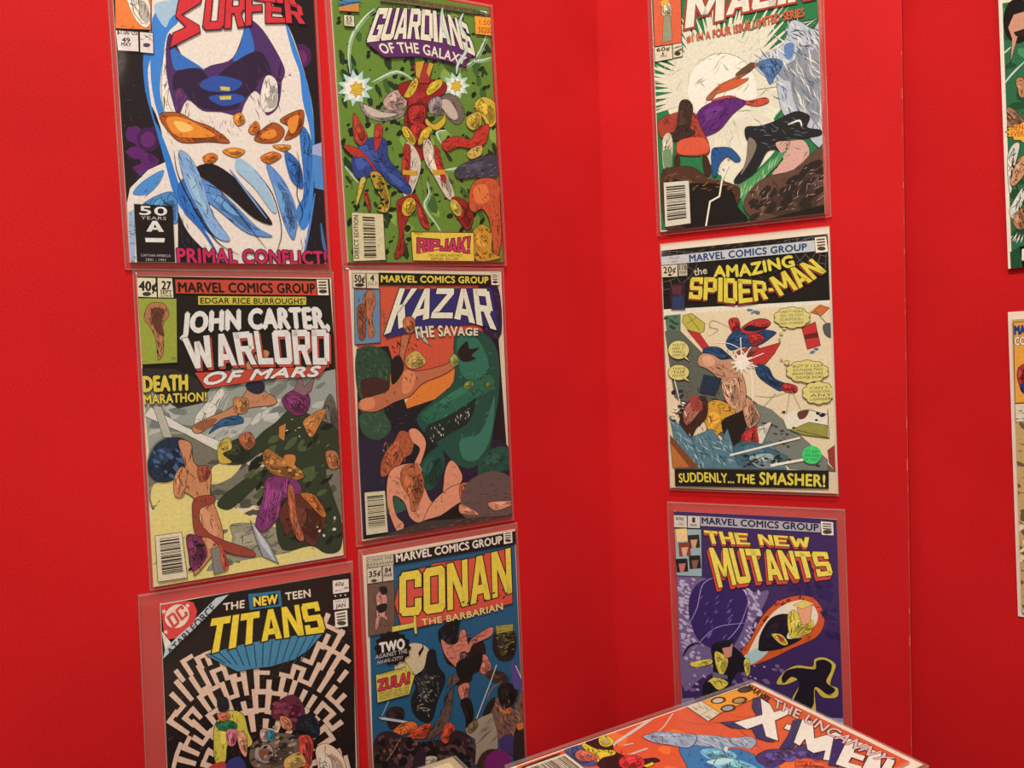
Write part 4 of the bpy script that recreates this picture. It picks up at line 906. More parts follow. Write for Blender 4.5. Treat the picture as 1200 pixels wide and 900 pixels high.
('p','2a241c',[6.7,239.4,23.1,239.6,23.2,241,6.7,240.8],0,0,'1a1210'),
('p','2a241c',[6.7,241.2,23.2,241.5,23.3,242.2,6.7,242],0,0,'1a1210'),
('p','2a241c',[6.8,243.2,23.4,243.4,23.5,244.8,6.8,244.6],0,0,'1a1210'),
('p','2a241c',[6.8,245.3,23.5,245.5,23.5,246,6.8,245.8],0,0,'1a1210'),
('p','2a241c',[6.8,246.2,23.6,246.5,23.6,247.9,6.8,247.6],0,0,'1a1210'),
('p','2a241c',[6.8,248.3,23.7,248.6,23.7,249.4,6.9,249.1],0,0,'1a1210'),
('p','2a241c',[6.9,249.6,23.8,249.9,23.8,250.7,6.9,250.4],0,0,'1a1210'),
('p','2a241c',[6.9,250.9,23.8,251.2,23.9,251.8,6.9,251.5],0,0,'1a1210'),
 ],
 'green_curve': [
('part','cover_artwork',None),
('p','c4b490',[0.7,-0.9,166.7,-0.2,171.9,260.5,-2.9,259],0,0,'1a1210'),
('p','b84a30',[4.9,2.9,163.4,3.7,162.8,70.9,121.9,98.3,84.4,127.8,6.3,83.6,2.7,68.6],0,0,'1a1210'),
('p','c8702c',[85.9,99.6,129.8,89.1,128.5,114.8,84.4,127.8,49.6,134.6,67.9,111.1],1,0,'1a1210'),
('p','17151a',[3,74.5,36.1,72.8,52.9,134.9,84.4,127.8,129.3,98.7,161.5,57.8,169.3,256.8,-2.8,256.6],0,0,'1a1210'),
('p','241a2c',[2.2,161,38.3,158.3,46.7,189.9,81.1,193.7,103.1,183.3,148.1,174.8,170.6,190.2,167.5,253.2,0.7,251.1,0,202.8],1,0,'1a1210'),
('p','27402a',[2.8,77.5,19.8,72.2,35.6,81.8,37.6,106.3,27,120.8,10.5,125.7,1.6,113.1],1,0,'1a1210'),
('h','4c7048',40,0.5,8,60,60,[3.6,74.5,35.9,75.8,35.2,121.3,2.7,122.1],1),
('h','0f1a12',30,0.6,8,40,60,[3.6,74.5,35.9,75.8,35.2,121.3,2.7,122.1],2),
('p','2c4630',[3.5,137.1,23.1,132.6,35.3,151.9,21.5,162.8,5.7,155.3],1,0,'1a1210'),
('h','4c7048',26,0.5,7,50,60,[3.7,134.1,32.9,133.4,34.8,161,5.6,158.3],3),
('h','1f3c28',22,0.8,9,70,60,[1.6,172.9,41.3,164.7,39.1,207.5,3.2,203.1],4),
('p','3c2018',[5.1,107.4,18.2,102.1,34.2,109.1,33.2,127.3,13.2,134.9],1,0,'1a1210'),
('h','5a3020',16,0.7,8,10,20,[4.8,113.3,67.2,123.5,65.6,154.5,9.2,149.6],5),
('p','1a4636',[64.5,142,84.4,127.8,106.7,110.3,108.8,69.1,123.8,60,146,63.9,160.3,83.9,160.3,123.2,152.9,155.5,143.7,187.5,124.2,201.7,106,196.4,92.3,182.2,82.2,171.7,65.6,154.5],1,0.6,'1a1210'),
('p','225a40',[68,142.2,91.5,128.3,121.1,114.3,147.7,106.1,154.7,119.6,131.4,131.1,105.1,142,79.7,152.6],1,0.3,'1a1210'),
('p','17251c',[72.5,155.1,101.4,144.9,123.8,133.8,131.4,131.1,122.9,153,100.4,163.9,78.7,171.4],1,0,'1a1210'),
('p','28644a',[112.4,69.2,127.4,63.3,141.6,76.7,148,99.6,128.7,111.5,114.5,101.1],1,0,'1a1210'),
('h','123426',50,0.6,8,-30,40,[69.7,142.4,153.3,70.6,158.3,123.1,143.7,187.5,99.5,182.9],6),
('h','48906c',36,0.5,7,-30,30,[69.7,142.4,152.9,77.1,154.5,122.9,140.6,174.1,118.2,172],7),
('p','306a4e',[110.9,171.3,133.4,166.9,145.6,148.4,154.2,129.4,148.4,168.3,132.1,192.8,113.6,190.8],1,0,'1a1210'),
('p','1a4636',[132.1,192.8,155.4,182.1,173.7,190.5,171.7,207,146.3,210.7,131,215.5],1,0.5,'1a1210'),
('h','0f2a1e',16,0.7,8,60,20,[132.4,186.3,172.5,190.4,171.2,216.9,134.9,212.7],8),
('p','1a4636',[63.7,191.8,85.6,175.2,91.7,194.8,76.3,218.4,59.3,210],1,0.4,'1a1210'),
('p','2c5040',[27.5,236.8,58.4,228.6,45.1,220.6,29.1,206.3],1,0,'1a1210'),
('h','b8b49c',16,0.7,5,80,10,[69.8,154.9,90.3,151.9,93.2,164.8,78.8,169.8],9),
('h','b8b49c',14,0.7,5,75,12,[104.8,148.3,131.1,137.5,126.9,146.9,108,156.6],10),
('p','6c7c34',[129.6,114.6,129.7,116.5,128.5,118.3,126.4,119.7,123.7,120.3,121,120.1,118.9,119.2,117.7,117.6,117.6,115.7,118.8,113.9,120.9,112.5,123.5,111.8,126.2,112,128.4,113],1,0.5,'1a1210'),
('p','5c6c34',[150.9,117.2,150.8,119,150,120.6,148.6,121.5,146.9,121.7,145.3,121,144,119.6,143.4,117.8,143.5,116,144.3,114.4,145.7,113.5,147.3,113.3,149,114,150.2,115.4],1,0.5,'1a1210'),
('p','2c1c34',[141.1,12.2,163.6,15.4,165.8,64.4,149.6,67.2,139.1,50.8],1,0,'1a1210'),
('h','2c5c40',18,0.6,9,60,40,[144.5,18.6,165.2,21.9,164.7,71,145.8,67.1],11),
('h','4c5c2c',8,0.8,9,60,12,[28.1,36.3,37.6,42.5,42.7,73,30.1,60.5],12),
('p','a8603c',[52.3,48.9,59.3,44.4,64.9,49.2,62,58.3,56.1,73.5,51.8,91.7,65.1,98.6,96.8,93.9,107.9,88.1,111.2,94.6,96.3,103.4,71.3,111.3,57,122.8,39.9,127.8,19.7,135.4,3.7,132.7,2.5,125.1,17.2,120.1,33.9,115.2,36.3,100.1,45.2,88.4,49.7,67.2],1,0.7,'1a1210'),
('p','1c1210',[38.6,88.1,47.2,82.3,51.6,94.8,44.3,106.7,37.5,109.3],1,0,'1a1210'),
('p','c4784c',[51.5,97.9,63.2,101.6,59,116.8,48.7,119.2],1,0,'1a1210'),
('p','c4784c',[4.2,123.7,17.2,121.6,18.3,130.8,6.9,132.9],1,0,'1a1210'),
('h','2a1410',34,0.8,7,60,40,[39.4,72.9,63.9,55.3,71.8,102,43.3,125,16.8,129.1],13),
('p','b8984c',[53.8,85.7,66.1,78.5,75.9,89.8,66.9,95.6,56.7,95],1,0.4,'1a1210'),
('h','6a4c1c',10,0.5,6,60,12,[54,81.1,74.5,83.5,68.6,95.6,56.7,95],14),
('p','9ca48c',[62.1,55.3,67.4,53.8,81.9,74.5,74.1,69.5],0,0.4,'1a1210'),
('p','1a1a16',[111.8,81.9,123.3,71.2,126.6,79.3,137.8,78.1,128.1,85.8,133.5,89.2,118.6,91.8],1,0,'1a1210'),
('p','8a8c44',[102.5,87.9,108.8,83.4,113,93.1,105.7,95.9],1,0.4,'1a1210'),
('p','984c2c',[27.4,175.5,38,164.4,45.1,155.8,58.3,163.2,55.8,178.5,47,183.7,39.9,192.2,22.9,199.4,21.9,187.1],1,0.6,'1a1210'),
('h','c87c44',22,0.5,8,80,40,[26.4,163.3,53.2,162.7,46.7,189.9,23,196.4],15),
('h','4a2014',16,0.5,8,80,40,[26.4,163.3,53.2,162.7,46.7,189.9,23,196.4],16),
('p','c88460',[53.5,156.5,62.1,155.8,71.2,167.5,69.5,179.9,60,197.6,56.9,191,64.5,176.2,56.4,167.6],1,0.6,'1a1210'),
('p','c88460',[29.6,197.2,43.4,189.5,63.7,191.8,66.9,210.9,75.7,230.9,86.5,226,91.4,201.2,99.1,190.9,107.7,199.8,110.7,213,93.6,226.9,64.3,248.3,50.8,243.2,44.8,226.8,33.4,219.1,35.8,237.9,43.7,248.4,38.2,256.8,32,246.6,26.5,224.4],1,0.7,'1a1210'),
('p','a85c34',[44.9,192.8,60.3,191.4,67.9,211,61.8,229.1,52.8,237.2,50.2,221.3,42.4,207.9],1,0.5,'1a1210'),
('o','2a1410',26,0.7,1.3,1.1,0,[45,191.2,62,191.6,66.6,217.1,56.2,237.7,48.5,221.1],17),
('p','c88460',[75.7,230.9,97.7,217.9,116,216.9,126.6,227.9,152.7,237.9,171.2,242,160,247.2,140.8,246.2,122.4,237.2,107.7,235.2,85.6,245,64.1,251.4],1,0.7,'1a1210'),
('p','a85c34',[108.7,216,123.3,219.4,118.7,236.7,107.9,232],1,0.5,'1a1210'),
('o','2a1410',10,0.6,1.2,1.1,0,[109.4,216.7,122.5,220.3,118.1,235,109.4,231.6],18),
('p','b8a444',[124.8,226.1,133.9,232.2,129.9,236.5,122.6,232.3],0,0.4,'1a1210'),
('p','14100f',[64.3,248.3,85.6,245,115,236.2,125.6,247.4,106.9,251.2,77.9,256.6],1,0,'1a1210'),
('h','3a1c14',26,0.5,7,60,40,[29.9,191.1,67,195.2,116,216.9,71.5,243,34.2,237.7],19),
('p','5c4840',[116,216.9,146.5,207.4,171.1,220.3,170.6,253.6,128.9,257.6,107.3,244.8],1,0,'1a1210'),
('h','2c201c',26,0.6,9,10,20,[116.2,213.7,171.2,216.9,170.5,257,114.2,252.3],20),
('p','c88460',[107.7,236.8,125.6,247.4,127.3,250.9,107.2,246.4],1,0.4,'1a1210'),
('p','c88460',[141.1,239.7,171.2,242,167.8,246.6,148.3,248.9],1,0.4,'1a1210'),
('p','3c3028',[26.6,255.1,64.3,248.3,114.2,252.3,169.3,256.8,170.3,261,-2.2,256.7],0,0,'1a1210'),
('h','6c5c4c',18,0.6,9,-8,8,[26.9,249,167.4,256.5,167.1,261.5,6.9,255.1],21),
('part','corner_box',None),
('p','bfb48c',[2.3,3,15.7,2.9,15.6,17.1,2.3,16.5],0,0.5,'1a1210'),
('p','bfb48c',[16.6,2.9,29.2,3.1,28.8,17.7,16.2,17.1],0,0.5,'1a1210'),
('t','50¢','201a14',[4.5,4.4,14.6,4.9],[4.1,11.2,14.2,11.8],0.04,None),
('t','4','201a14',[20.7,4.3,24.3,4.6],[20.4,10,24,10.3],0.05,None),
('t','JULY','201a14',[17.5,10.9,27.5,11.2],[17.3,14.1,27.3,14.4],0.0,None),
('p','2a241c',[13.8,14.1,13.3,14.9,11.9,15.5,10,15.9,7.9,15.9,6,15.5,4.7,14.9,4.3,14.2,4.8,13.4,6.1,12.8,8.1,12.4,10.2,12.4,12.1,12.8,13.4,13.4],0,0,'1a1210'),
('p','5c7888',[3.4,18.3,29.7,18.3,27.7,69.4,1.3,70.3],0,0.6,'1a1210'),
('p','a4603c',[14.4,21.3,22.5,19.8,24.5,30.3,20.5,45.2,21.9,61.7,15.4,63,15.4,45.1,10.3,39.1],1,0.4,'1a1210'),
('p','7c4428',[5.6,36,13.8,33.2,13.9,48.1,12.1,64.4,5.7,64.2],1,0.4,'1a1210'),
('h','2a1410',14,0.6,6,80,20,[6.4,22.7,24,22.8,21.8,63.2,5.8,62.7],22),
('part','publisher_banner',None),
('p','17130f',[29.3,2.2,154.3,3.8,153.8,14.1,29,14.1],0,0,'1a1210'),
('t','MARVEL COMICS GROUP','c8b43c',[31.7,4.8,151.9,5.7],[31.4,11.1,151.6,12.2],0.05,None),
('part','approval_seal',None),
('p','d8cba8',[155.2,1.2,164.7,1.7,164.8,14.1,155.3,14.1],0,0.4,'1a1210'),
('p','4a4034',[156.6,2.8,163.3,3.2,163.3,4.4,156.6,4.1],0,0,'1a1210'),
('p','4a4034',[156.6,5.1,163.3,5.4,163.3,6.6,156.6,6.4],0,0,'1a1210'),
('p','4a4034',[156.6,7.4,163.3,7.6,163.3,8.9,156.7,8.7],0,0,'1a1210'),
('p','3a3228',[163.5,10.9,163.1,11.6,162.1,12.1,160.7,12.4,159.2,12.4,157.8,12.1,156.9,11.6,156.6,11,157,10.3,157.9,9.8,159.3,9.5,160.9,9.5,162.2,9.8,163.2,10.3],0,0,'1a1210'),
('part','title_lettering',None),
('p','2c2858',[33.2,65.1,55.6,18.4,155.9,17,161.5,59.4,135.3,53.9,88.1,55.9],0,0.4,'1a1210'),
('b','KAZAR','cfc8a8',[50.6,17.2,100.7,17.3,152.1,18],[31.7,62,92.1,46,159.5,61],('17131c',0.9),None,0.07),
('t','THE SAVAGE','c8bc98',[62.1,55.3,98.8,54.9,137.2,58.8],[64,66.4,98.3,65,136.2,65.5],0.04,('201414',0.4)),
('p','a8603c',[52.3,48.9,59.3,44.4,65.9,49.2,62.9,59.9,55.1,59.7],1,0.6,'1a1210'),
('h','2a1410',5,0.8,6,60,12,[53.3,48.9,63.5,49.1,60.9,58.9,55.2,58.8],23),
('part','barcode_box',None),
('p','bfb48c',[3.4,211.6,24.8,212.5,26,253.4,3.2,253],0,0.5,'1a1210'),
('p','2a241c',[5.9,215.8,22.8,216.5,22.8,217.9,5.9,217.3],0,0,'1a1210'),
('p','2a241c',[5.9,217.8,22.8,218.4,22.8,219.2,5.9,218.6],0,0,'1a1210'),
('p','2a241c',[5.9,219.8,22.9,220.5,22.9,221.3,5.9,220.7],0,0,'1a1210'),
('p','2a241c',[5.9,221.9,22.9,222.5,22.9,223,5.9,222.4],0,0,'1a1210'),
('p','2a241c',[5.9,223.6,23,224.2,23,224.7,5.9,224.1],0,0,'1a1210'),
('p','2a241c',[5.9,224.9,23,225.5,23,226.9,5.9,226.3],0,0,'1a1210'),
('p','2a241c',[5.9,227.6,23.1,228.1,23.1,228.6,5.9,228.1],0,0,'1a1210'),
('p','2a241c',[5.9,228.8,23.1,229.4,23.1,229.8,5.9,229.3],0,0,'1a1210'),
('p','2a241c',[5.9,230.5,23.1,231.1,23.1,231.6,5.9,231],0,0,'1a1210'),
('p','2a241c',[5.9,231.8,23.2,232.3,23.2,233.1,5.9,232.6],0,0,'1a1210'),
('p','2a241c',[5.9,233.9,23.2,234.4,23.2,234.8,5.9,234.3],0,0,'1a1210'),
('p','2a241c',[5.9,235.6,23.3,236.1,23.3,237.5,5.9,237],0,0,'1a1210'),
('p','2a241c',[5.9,237.8,23.3,238.3,23.4,239.7,5.9,239.2],0,0,'1a1210'),
('p','2a241c',[5.9,240.5,23.4,240.9,23.4,241.7,5.9,241.3],0,0,'1a1210'),
('p','2a241c',[5.9,242,23.4,242.5,23.4,243.3,5.9,242.9],0,0,'1a1210'),
('p','2a241c',[5.9,243.6,23.5,244,23.5,244.5,5.9,244.1],0,0,'1a1210'),
('p','2a241c',[5.9,244.9,23.5,245.3,23.5,245.8,5.9,245.4],0,0,'1a1210'),
('p','2a241c',[5.9,246.6,23.5,247,23.5,247.2,5.9,246.8],0,0,'1a1210'),
 ],
 'maze': [
('part','cover_artwork',None),
('p','17100e',[0.3,1.1,172.1,-2.1,168.3,281.6,-2.1,264.5],0,0,'1a1210'),
('h','4c2c1c',260,0.7,5,0,180,[0.8,45.3,169.4,46.9,171.1,189.6,0.8,141.5],1),
('p','b89c80',[35.3,162.3,16.1,156,16.8,149.7,35.8,158],0,0,'1a1210'),
('p','b89c80',[35.3,162.3,31.8,161.1,34.3,149,37.6,151.1],0,0,'1a1210'),
('p','b89c80',[37,153.1,26.7,147.3,28.4,142.5,38.3,149.2],0,0,'1a1210'),
('p','b89c80',[30.1,149.2,26.7,147.3,32.5,134.9,35.4,137.6],0,0,'1a1210'),
('p','b89c80',[40.8,144.4,31.5,136.5,34.3,132.4,43.1,141.2],0,0,'1a1210'),
('p','b89c80',[46.6,137.4,32.2,119.8,36.6,116.2,49.6,134.9],0,0,'1a1210'),
('p','b89c80',[34.8,123,32.2,119.8,44.9,111.4,46.8,115],0,0,'1a1210'),
('p','b89c80',[54,132.3,45.7,117.3,50.5,115.2,57.7,130.8],0,0,'1a1210'),
('p','b89c80',[54,132.3,52,128.7,63.2,125.3,64.3,129.2],0,0,'1a1210'),
('p','b89c80',[61.9,129.6,54.2,108.3,60.2,107.3,65.9,129],0,0,'1a1210'),
('p','b89c80',[55.6,112.1,54.2,108.3,70.7,107.1,71.1,111.1],0,0,'1a1210'),
('p','b89c80',[71.7,128.9,68.6,107,75,107.6,76.1,129.4],0,0,'1a1210'),
('p','b89c80',[69.2,110.9,68.6,107,86,110.2,85.5,114],0,0,'1a1210'),
('p','b89c80',[81.8,130.7,82.7,119,88.2,120.9,86.2,132.2],0,0,'1a1210'),
('p','b89c80',[81.8,130.7,82.1,126.9,94.9,132.4,93.6,135.9],0,0,'1a1210'),
('p','b89c80',[91.2,134.5,95.6,119.7,101.4,123,95.4,137],0,0,'1a1210'),
('p','b89c80',[100.6,140.7,108.5,128,113.7,132.4,104.5,144],0,0,'1a1210'),
('p','b89c80',[116.8,159.8,127,155.4,130,161.2,119.2,164.4],0,0,'1a1210'),
('p','b89c80',[121.7,170.7,142.7,167.9,144.8,175.2,123.1,175.6],0,0,'1a1210'),
('p','b89c80',[121.7,170.7,125.5,170.3,128.5,184.6,124.5,183.9],0,0,'1a1210'),
('p','b89c80',[124.2,181.1,146.4,183.3,147.1,190.5,124.7,185.9],0,0,'1a1210'),
('p','b89c80',[142.3,182.9,146.4,183.3,146.7,202.4,142.6,200.8],0,0,'1a1210'),
('p','b89c80',[21.1,154.9,9.7,150.6,10.5,145.9,21.7,150.9],0,0,'1a1210'),
('p','b89c80',[22.8,146.1,8.2,138.1,9.6,133.4,24,142.3],0,0,'1a1210'),
('p','b89c80',[25.6,138.4,11.7,128.4,13.8,124.2,27.3,135.1],0,0,'1a1210'),
('p','b89c80',[14.8,130.7,11.7,128.4,18.1,117.4,21,120.2],0,0,'1a1210'),
('p','b89c80',[30,130.7,20.4,121.7,23.1,118.2,32.3,127.8],0,0,'1a1210'),
('p','b89c80',[30,130.7,27.1,128,34.2,120.2,36.7,123.4],0,0,'1a1210'),
('p','b89c80',[34.6,125.3,19.4,107.5,23,104.2,37.3,122.8],0,0,'1a1210'),
('p','b89c80',[34.6,125.3,32,122.2,40.2,115.7,42.3,119.1],0,0,'1a1210'),
('p','b89c80',[42.3,119.2,32.6,103.9,36.7,101.6,45.5,117.4],0,0,'1a1210'),
('p','b89c80',[34.8,107.4,32.6,103.9,44,98.4,45.6,102.1],0,0,'1a1210'),
('p','b89c80',[48.5,116,42.4,103.8,46.6,102.2,52,114.7],0,0,'1a1210'),
('p','b89c80',[44.2,107.5,42.4,103.8,54.1,100.3,55.4,104.2],0,0,'1a1210'),
('p','b89c80',[56,113.6,49.9,96.7,54.7,95.7,59.7,112.9],0,0,'1a1210'),
('p','b89c80',[65.8,112.4,63.2,99.4,68,99.4,69.8,112.5],0,0,'1a1210'),
('p','b89c80',[65.8,112.4,65,108.5,76.7,109.4,76.8,113.3],0,0,'1a1210'),
('p','b89c80',[74.7,113,73.4,90.2,79,91.1,78.9,113.7],0,0,'1a1210'),
('p','b89c80',[73.6,94.1,73.4,90.2,88.7,93.6,88.2,97.4],0,0,'1a1210'),
('p','b89c80',[84.3,115.1,86.4,92.9,92.1,94.7,88.5,116.6],0,0,'1a1210'),
('p','b89c80',[84.3,115.1,84.7,111.3,96.6,116.1,95.5,119.7],0,0,'1a1210'),
('p','b89c80',[94.7,119.3,100.6,98.3,106.2,101.2,98.7,121.4],0,0,'1a1210'),
('p','b89c80',[102.6,123.8,109.3,109,114.4,112.4,106.5,126.5],0,0,'1a1210'),
('p','b89c80',[112.3,131.1,121.8,118.3,126.4,122.5,115.8,134.4],0,0,'1a1210'),
('p','b89c80',[120.2,139.1,132.1,128.4,136.2,133.3,123.4,142.9],0,0,'1a1210'),
('p','b89c80',[120.2,139.1,122.9,136.7,131.5,148.1,128.3,149.8],0,0,'1a1210'),
('p','b89c80',[126.3,146.9,140,138.3,143.6,143.7,129,151],0,0,'1a1210'),
('p','b89c80',[136.9,140.3,140,138.3,148.9,153.2,145.3,154.4],0,0,'1a1210'),
('p','b89c80',[132.2,156.6,147.7,150.8,150.5,156.6,134.4,161],0,0,'1a1210'),
('p','b89c80',[132.2,156.6,135.7,155.3,141.3,168.3,137.4,168.8],0,0,'1a1210'),
('p','b89c80',[137.1,167.8,154.1,165.3,156,171.3,138.6,172.4],0,0,'1a1210'),
('p','b89c80',[150.2,165.9,154.1,165.3,158.4,181.5,154.3,181.2],0,0,'1a1210'),
('p','b89c80',[139.6,176.6,157.4,176.6,158.6,182.6,140.6,181.2],0,0,'1a1210'),
('p','b89c80',[141.4,189.4,155.1,192.2,155.2,197.7,141.5,193.9],0,0,'1a1210'),
('p','b89c80',[5.4,151.4,2.1,150.2,3.8,139.2,7,140.9],0,0,'1a1210'),
('p','b89c80',[7,141.2,3.7,139.6,6.8,129.3,10,131.4],0,0,'1a1210'),
('p','b89c80',[9.5,132.7,6.3,130.7,10.6,121.2,13.6,123.6],0,0,'1a1210'),
('p','b89c80',[17.3,117.8,0.5,101.8,3.3,98.1,19.5,115],0,0,'1a1210'),
('p','b89c80',[3.3,104.4,0.5,101.8,8.5,92.3,11,95.3],0,0,'1a1210'),
('p','b89c80',[22.1,112,13,101.7,15.9,98.7,24.7,109.5],0,0,'1a1210'),
('p','b89c80',[15.6,104.6,13,101.7,21.3,94.2,23.6,97.4],0,0,'1a1210'),
('p','b89c80',[27.9,106.7,19.7,95.4,23,92.9,30.8,104.6],0,0,'1a1210'),
('p','b89c80',[35.4,101.8,26.1,85.8,30,83.7,38.6,100.1],0,0,'1a1210'),
('p','b89c80',[28.1,89.2,26.1,85.8,37,80.8,38.6,84.5],0,0,'1a1210'),
('p','b89c80',[41.4,98.9,33.4,82.2,37.6,80.6,44.9,97.6],0,0,'1a1210'),
('p','b89c80',[35.2,85.8,33.4,82.2,45,78.5,46.3,82.3],0,0,'1a1210'),
('p','b89c80',[51.2,95.9,45.2,78.4,49.8,77.6,54.9,95.3],0,0,'1a1210'),
('p','b89c80',[51.2,95.9,49.9,92.1,60.6,90.7,61.4,94.6],0,0,'1a1210'),
('p','b89c80',[59.1,94.8,54.9,76.9,59.6,76.6,63,94.6],0,0,'1a1210'),
('p','b89c80',[55.8,80.8,54.9,76.9,67.9,76.7,68.3,80.6],0,0,'1a1210'),
('p','b89c80',[67.1,94.6,63.8,71.2,69,71.4,71.1,94.9],0,0,'1a1210'),
('p','b89c80',[76.4,95.5,75.8,72.2,81.1,73.1,80.5,96.3],0,0,'1a1210'),
('p','b89c80',[76.4,95.5,76.3,91.7,87.9,94.4,87.5,98.2],0,0,'1a1210'),
('p','b89c80',[86,97.8,87.2,84.4,92.1,85.9,90.1,99.1],0,0,'1a1210'),
('p','b89c80',[86,97.8,86.3,93.9,98,98.2,97.1,101.9],0,0,'1a1210'),
('p','b89c80',[96.3,101.5,100.3,84.6,105.3,86.9,100.4,103.4],0,0,'1a1210'),
('p','b89c80',[105.2,106,111.3,90,116.2,92.9,109.2,108.4],0,0,'1a1210'),
('p','b89c80',[114.5,112,120.8,100.8,125.2,104.1,118.3,114.8],0,0,'1a1210'),
('p','b89c80',[122.2,118,129.8,107.8,134,111.6,125.7,121.3],0,0,'1a1210'),
('p','b89c80',[129.5,125,138.4,115.9,142.4,120.2,132.8,128.6],0,0,'1a1210'),
('p','b89c80',[135.9,118.5,138.4,115.9,148.7,127.8,145.6,129.9],0,0,'1a1210'),
('p','b89c80',[137.9,134.8,148.4,127.4,151.9,132.1,140.8,138.8],0,0,'1a1210'),
('p','b89c80',[137.9,134.8,140.9,132.7,148.8,144.3,145.4,145.9],0,0,'1a1210'),
('p','b89c80',[144.2,143.9,155.8,138.1,158.8,143.1,146.7,148.1],0,0,'1a1210'),
('p','b89c80',[157.2,174,161.2,173.9,163.8,187.1,159.6,186.6],0,0,'1a1210'),
('p','b89c80',[159.6,186.2,163.7,186.7,164.5,199.7,160.3,198.6],0,0,'1a1210'),
('p','b89c80',[9.1,99.5,6.5,96.7,13.5,89.7,15.9,92.9],0,0,'1a1210'),
('p','b89c80',[14.9,93.7,3.7,79.1,6.9,76.4,17.6,91.5],0,0,'1a1210'),
('p','b89c80',[21,89,7.8,69,11.4,66.5,24,87.1],0,0,'1a1210'),
('p','b89c80',[28.8,84.3,19.9,67.9,23.7,66.1,32,82.8],0,0,'1a1210'),
('p','b89c80',[28.8,84.3,26.9,80.9,36.2,76.9,37.7,80.6],0,0,'1a1210'),
('p','b89c80',[36.2,81.1,26.4,59,30.6,57.5,39.7,79.9],0,0,'1a1210'),
('p','b89c80',[42.5,79.1,37.5,65.7,41.6,64.6,46.1,78.3],0,0,'1a1210'),
('p','b89c80',[38.9,69.4,37.5,65.7,48.8,63.4,49.8,67.2],0,0,'1a1210'),
('p','b89c80',[51,77.4,44.6,54.1,49.2,53.5,54.8,76.9],0,0,'1a1210'),
('p','b89c80',[51,77.4,50,73.5,60.7,72.7,61.3,76.6],0,0,'1a1210'),
('p','b89c80',[79,78.1,79,74.3,90.5,77.1,90,80.9],0,0,'1a1210'),
('p','b89c80',[98.4,83.8,99.2,80.1,110.6,85.4,109.3,88.9],0,0,'1a1210'),
('p','b89c80',[107.4,87.9,111.6,75.1,116.2,77.5,111.4,90.1],0,0,'1a1210'),
('p','b89c80',[110.4,78.6,111.6,75.1,124,82,122.4,85.4],0,0,'1a1210'),
('p','b89c80',[114.8,92,120.1,79.7,124.6,82.4,118.7,94.5],0,0,'1a1210'),
('p','b89c80',[114.8,92,116.2,88.6,127.2,95.9,125.3,99],0,0,'1a1210'),
('p','b89c80',[124,98.1,135.3,78.5,140.1,82,127.8,101],0,0,'1a1210'),
('p','b89c80',[133.2,105.4,147,87.5,151.6,91.6,136.8,108.7],0,0,'1a1210'),
('p','b89c80',[141,112.7,150.3,103.2,154.2,107.3,144.4,116.3],0,0,'1a1210'),
('p','b89c80',[141,112.7,143.5,110.1,152.8,120.4,149.8,122.7],0,0,'1a1210'),
('p','b89c80',[148.8,121.4,159.3,113.1,163,117.5,151.9,125.2],0,0,'1a1210'),
('p','b89c80',[148.8,121.4,151.7,119.1,160.1,130.2,156.9,132.1],0,0,'1a1210'),
('p','b89c80',[14.8,70.8,8.1,59.7,11.4,57.7,17.8,69],0,0,'1a1210'),
('p','b89c80',[21.5,67.1,13.5,51.7,17.1,49.9,24.7,65.6],0,0,'1a1210'),
('p','b89c80',[15.3,55.1,13.5,51.7,23.6,47.3,25.1,50.9],0,0,'1a1210'),
('p','b89c80',[30.2,63.4,25.1,51.3,28.9,50,33.7,62.2],0,0,'1a1210'),
('p','b89c80',[26.6,54.9,25.1,51.3,35.5,48.2,36.8,51.9],0,0,'1a1210'),
('p','b89c80',[37,61.2,32.6,48.9,36.5,47.9,40.6,60.4],0,0,'1a1210'),
('p','b89c80',[33.9,52.6,32.6,48.9,43.4,46.6,44.5,50.4],0,0,'1a1210'),
('p','b89c80',[118.7,74.1,120.1,70.6,131.2,77.4,129.4,80.7],0,0,'1a1210'),
('p','b89c80',[126.1,78.5,135.7,58.8,140.4,61.9,130,81.1],0,0,'1a1210'),
('p','b89c80',[134,62.2,135.7,58.8,148.4,67.4,146.4,70.6],0,0,'1a1210'),
('p','b89c80',[135.7,85.1,147.3,66.6,151.9,70.1,139.5,88],0,0,'1a1210'),
('p','b89c80',[145.3,69.8,147.3,66.6,159.5,76.3,157.2,79.3],0,0,'1a1210'),
('p','b89c80',[143.3,91.2,156.5,73.8,161,77.6,147,94.4],0,0,'1a1210'),
('p','b89c80',[154.3,76.8,156.5,73.8,168.4,84.4,165.7,87.1],0,0,'1a1210'),
('p','b89c80',[153.1,100.2,161.8,91.2,165.7,95.2,156.5,103.7],0,0,'1a1210'),
('p','b89c80',[137.7,66.3,144.6,53.4,149,56.3,141.6,68.9],0,0,'1a1210'),
('p','b89c80',[145.9,72,158.9,51.7,163.5,55.1,149.6,74.9],0,0,'1a1210'),
('p','b89c80',[154.3,78.7,163.3,67.1,167.4,70.7,158,81.9],0,0,'1a1210'),
('p','b89c80',[139.8,45.4,145.1,33.9,149.5,36.6,143.8,47.9],0,0,'1a1210'),
('p','b89c80',[139.8,45.4,141.4,42,152.5,49,150.6,52.3],0,0,'1a1210'),
('p','b89c80',[150.5,52.2,156.8,41.2,161.1,44.2,154.4,55],0,0,'1a1210'),
('p','b89c80',[150.5,52.2,152.4,48.9,163.2,56.8,161,59.9],0,0,'1a1210'),
('p','c8a888',[131.8,178.5,130.2,160.1,139.5,157,150.9,165.7,158.6,181.5,158.8,209.1,131,200.8],1,0.5,'1a1210'),
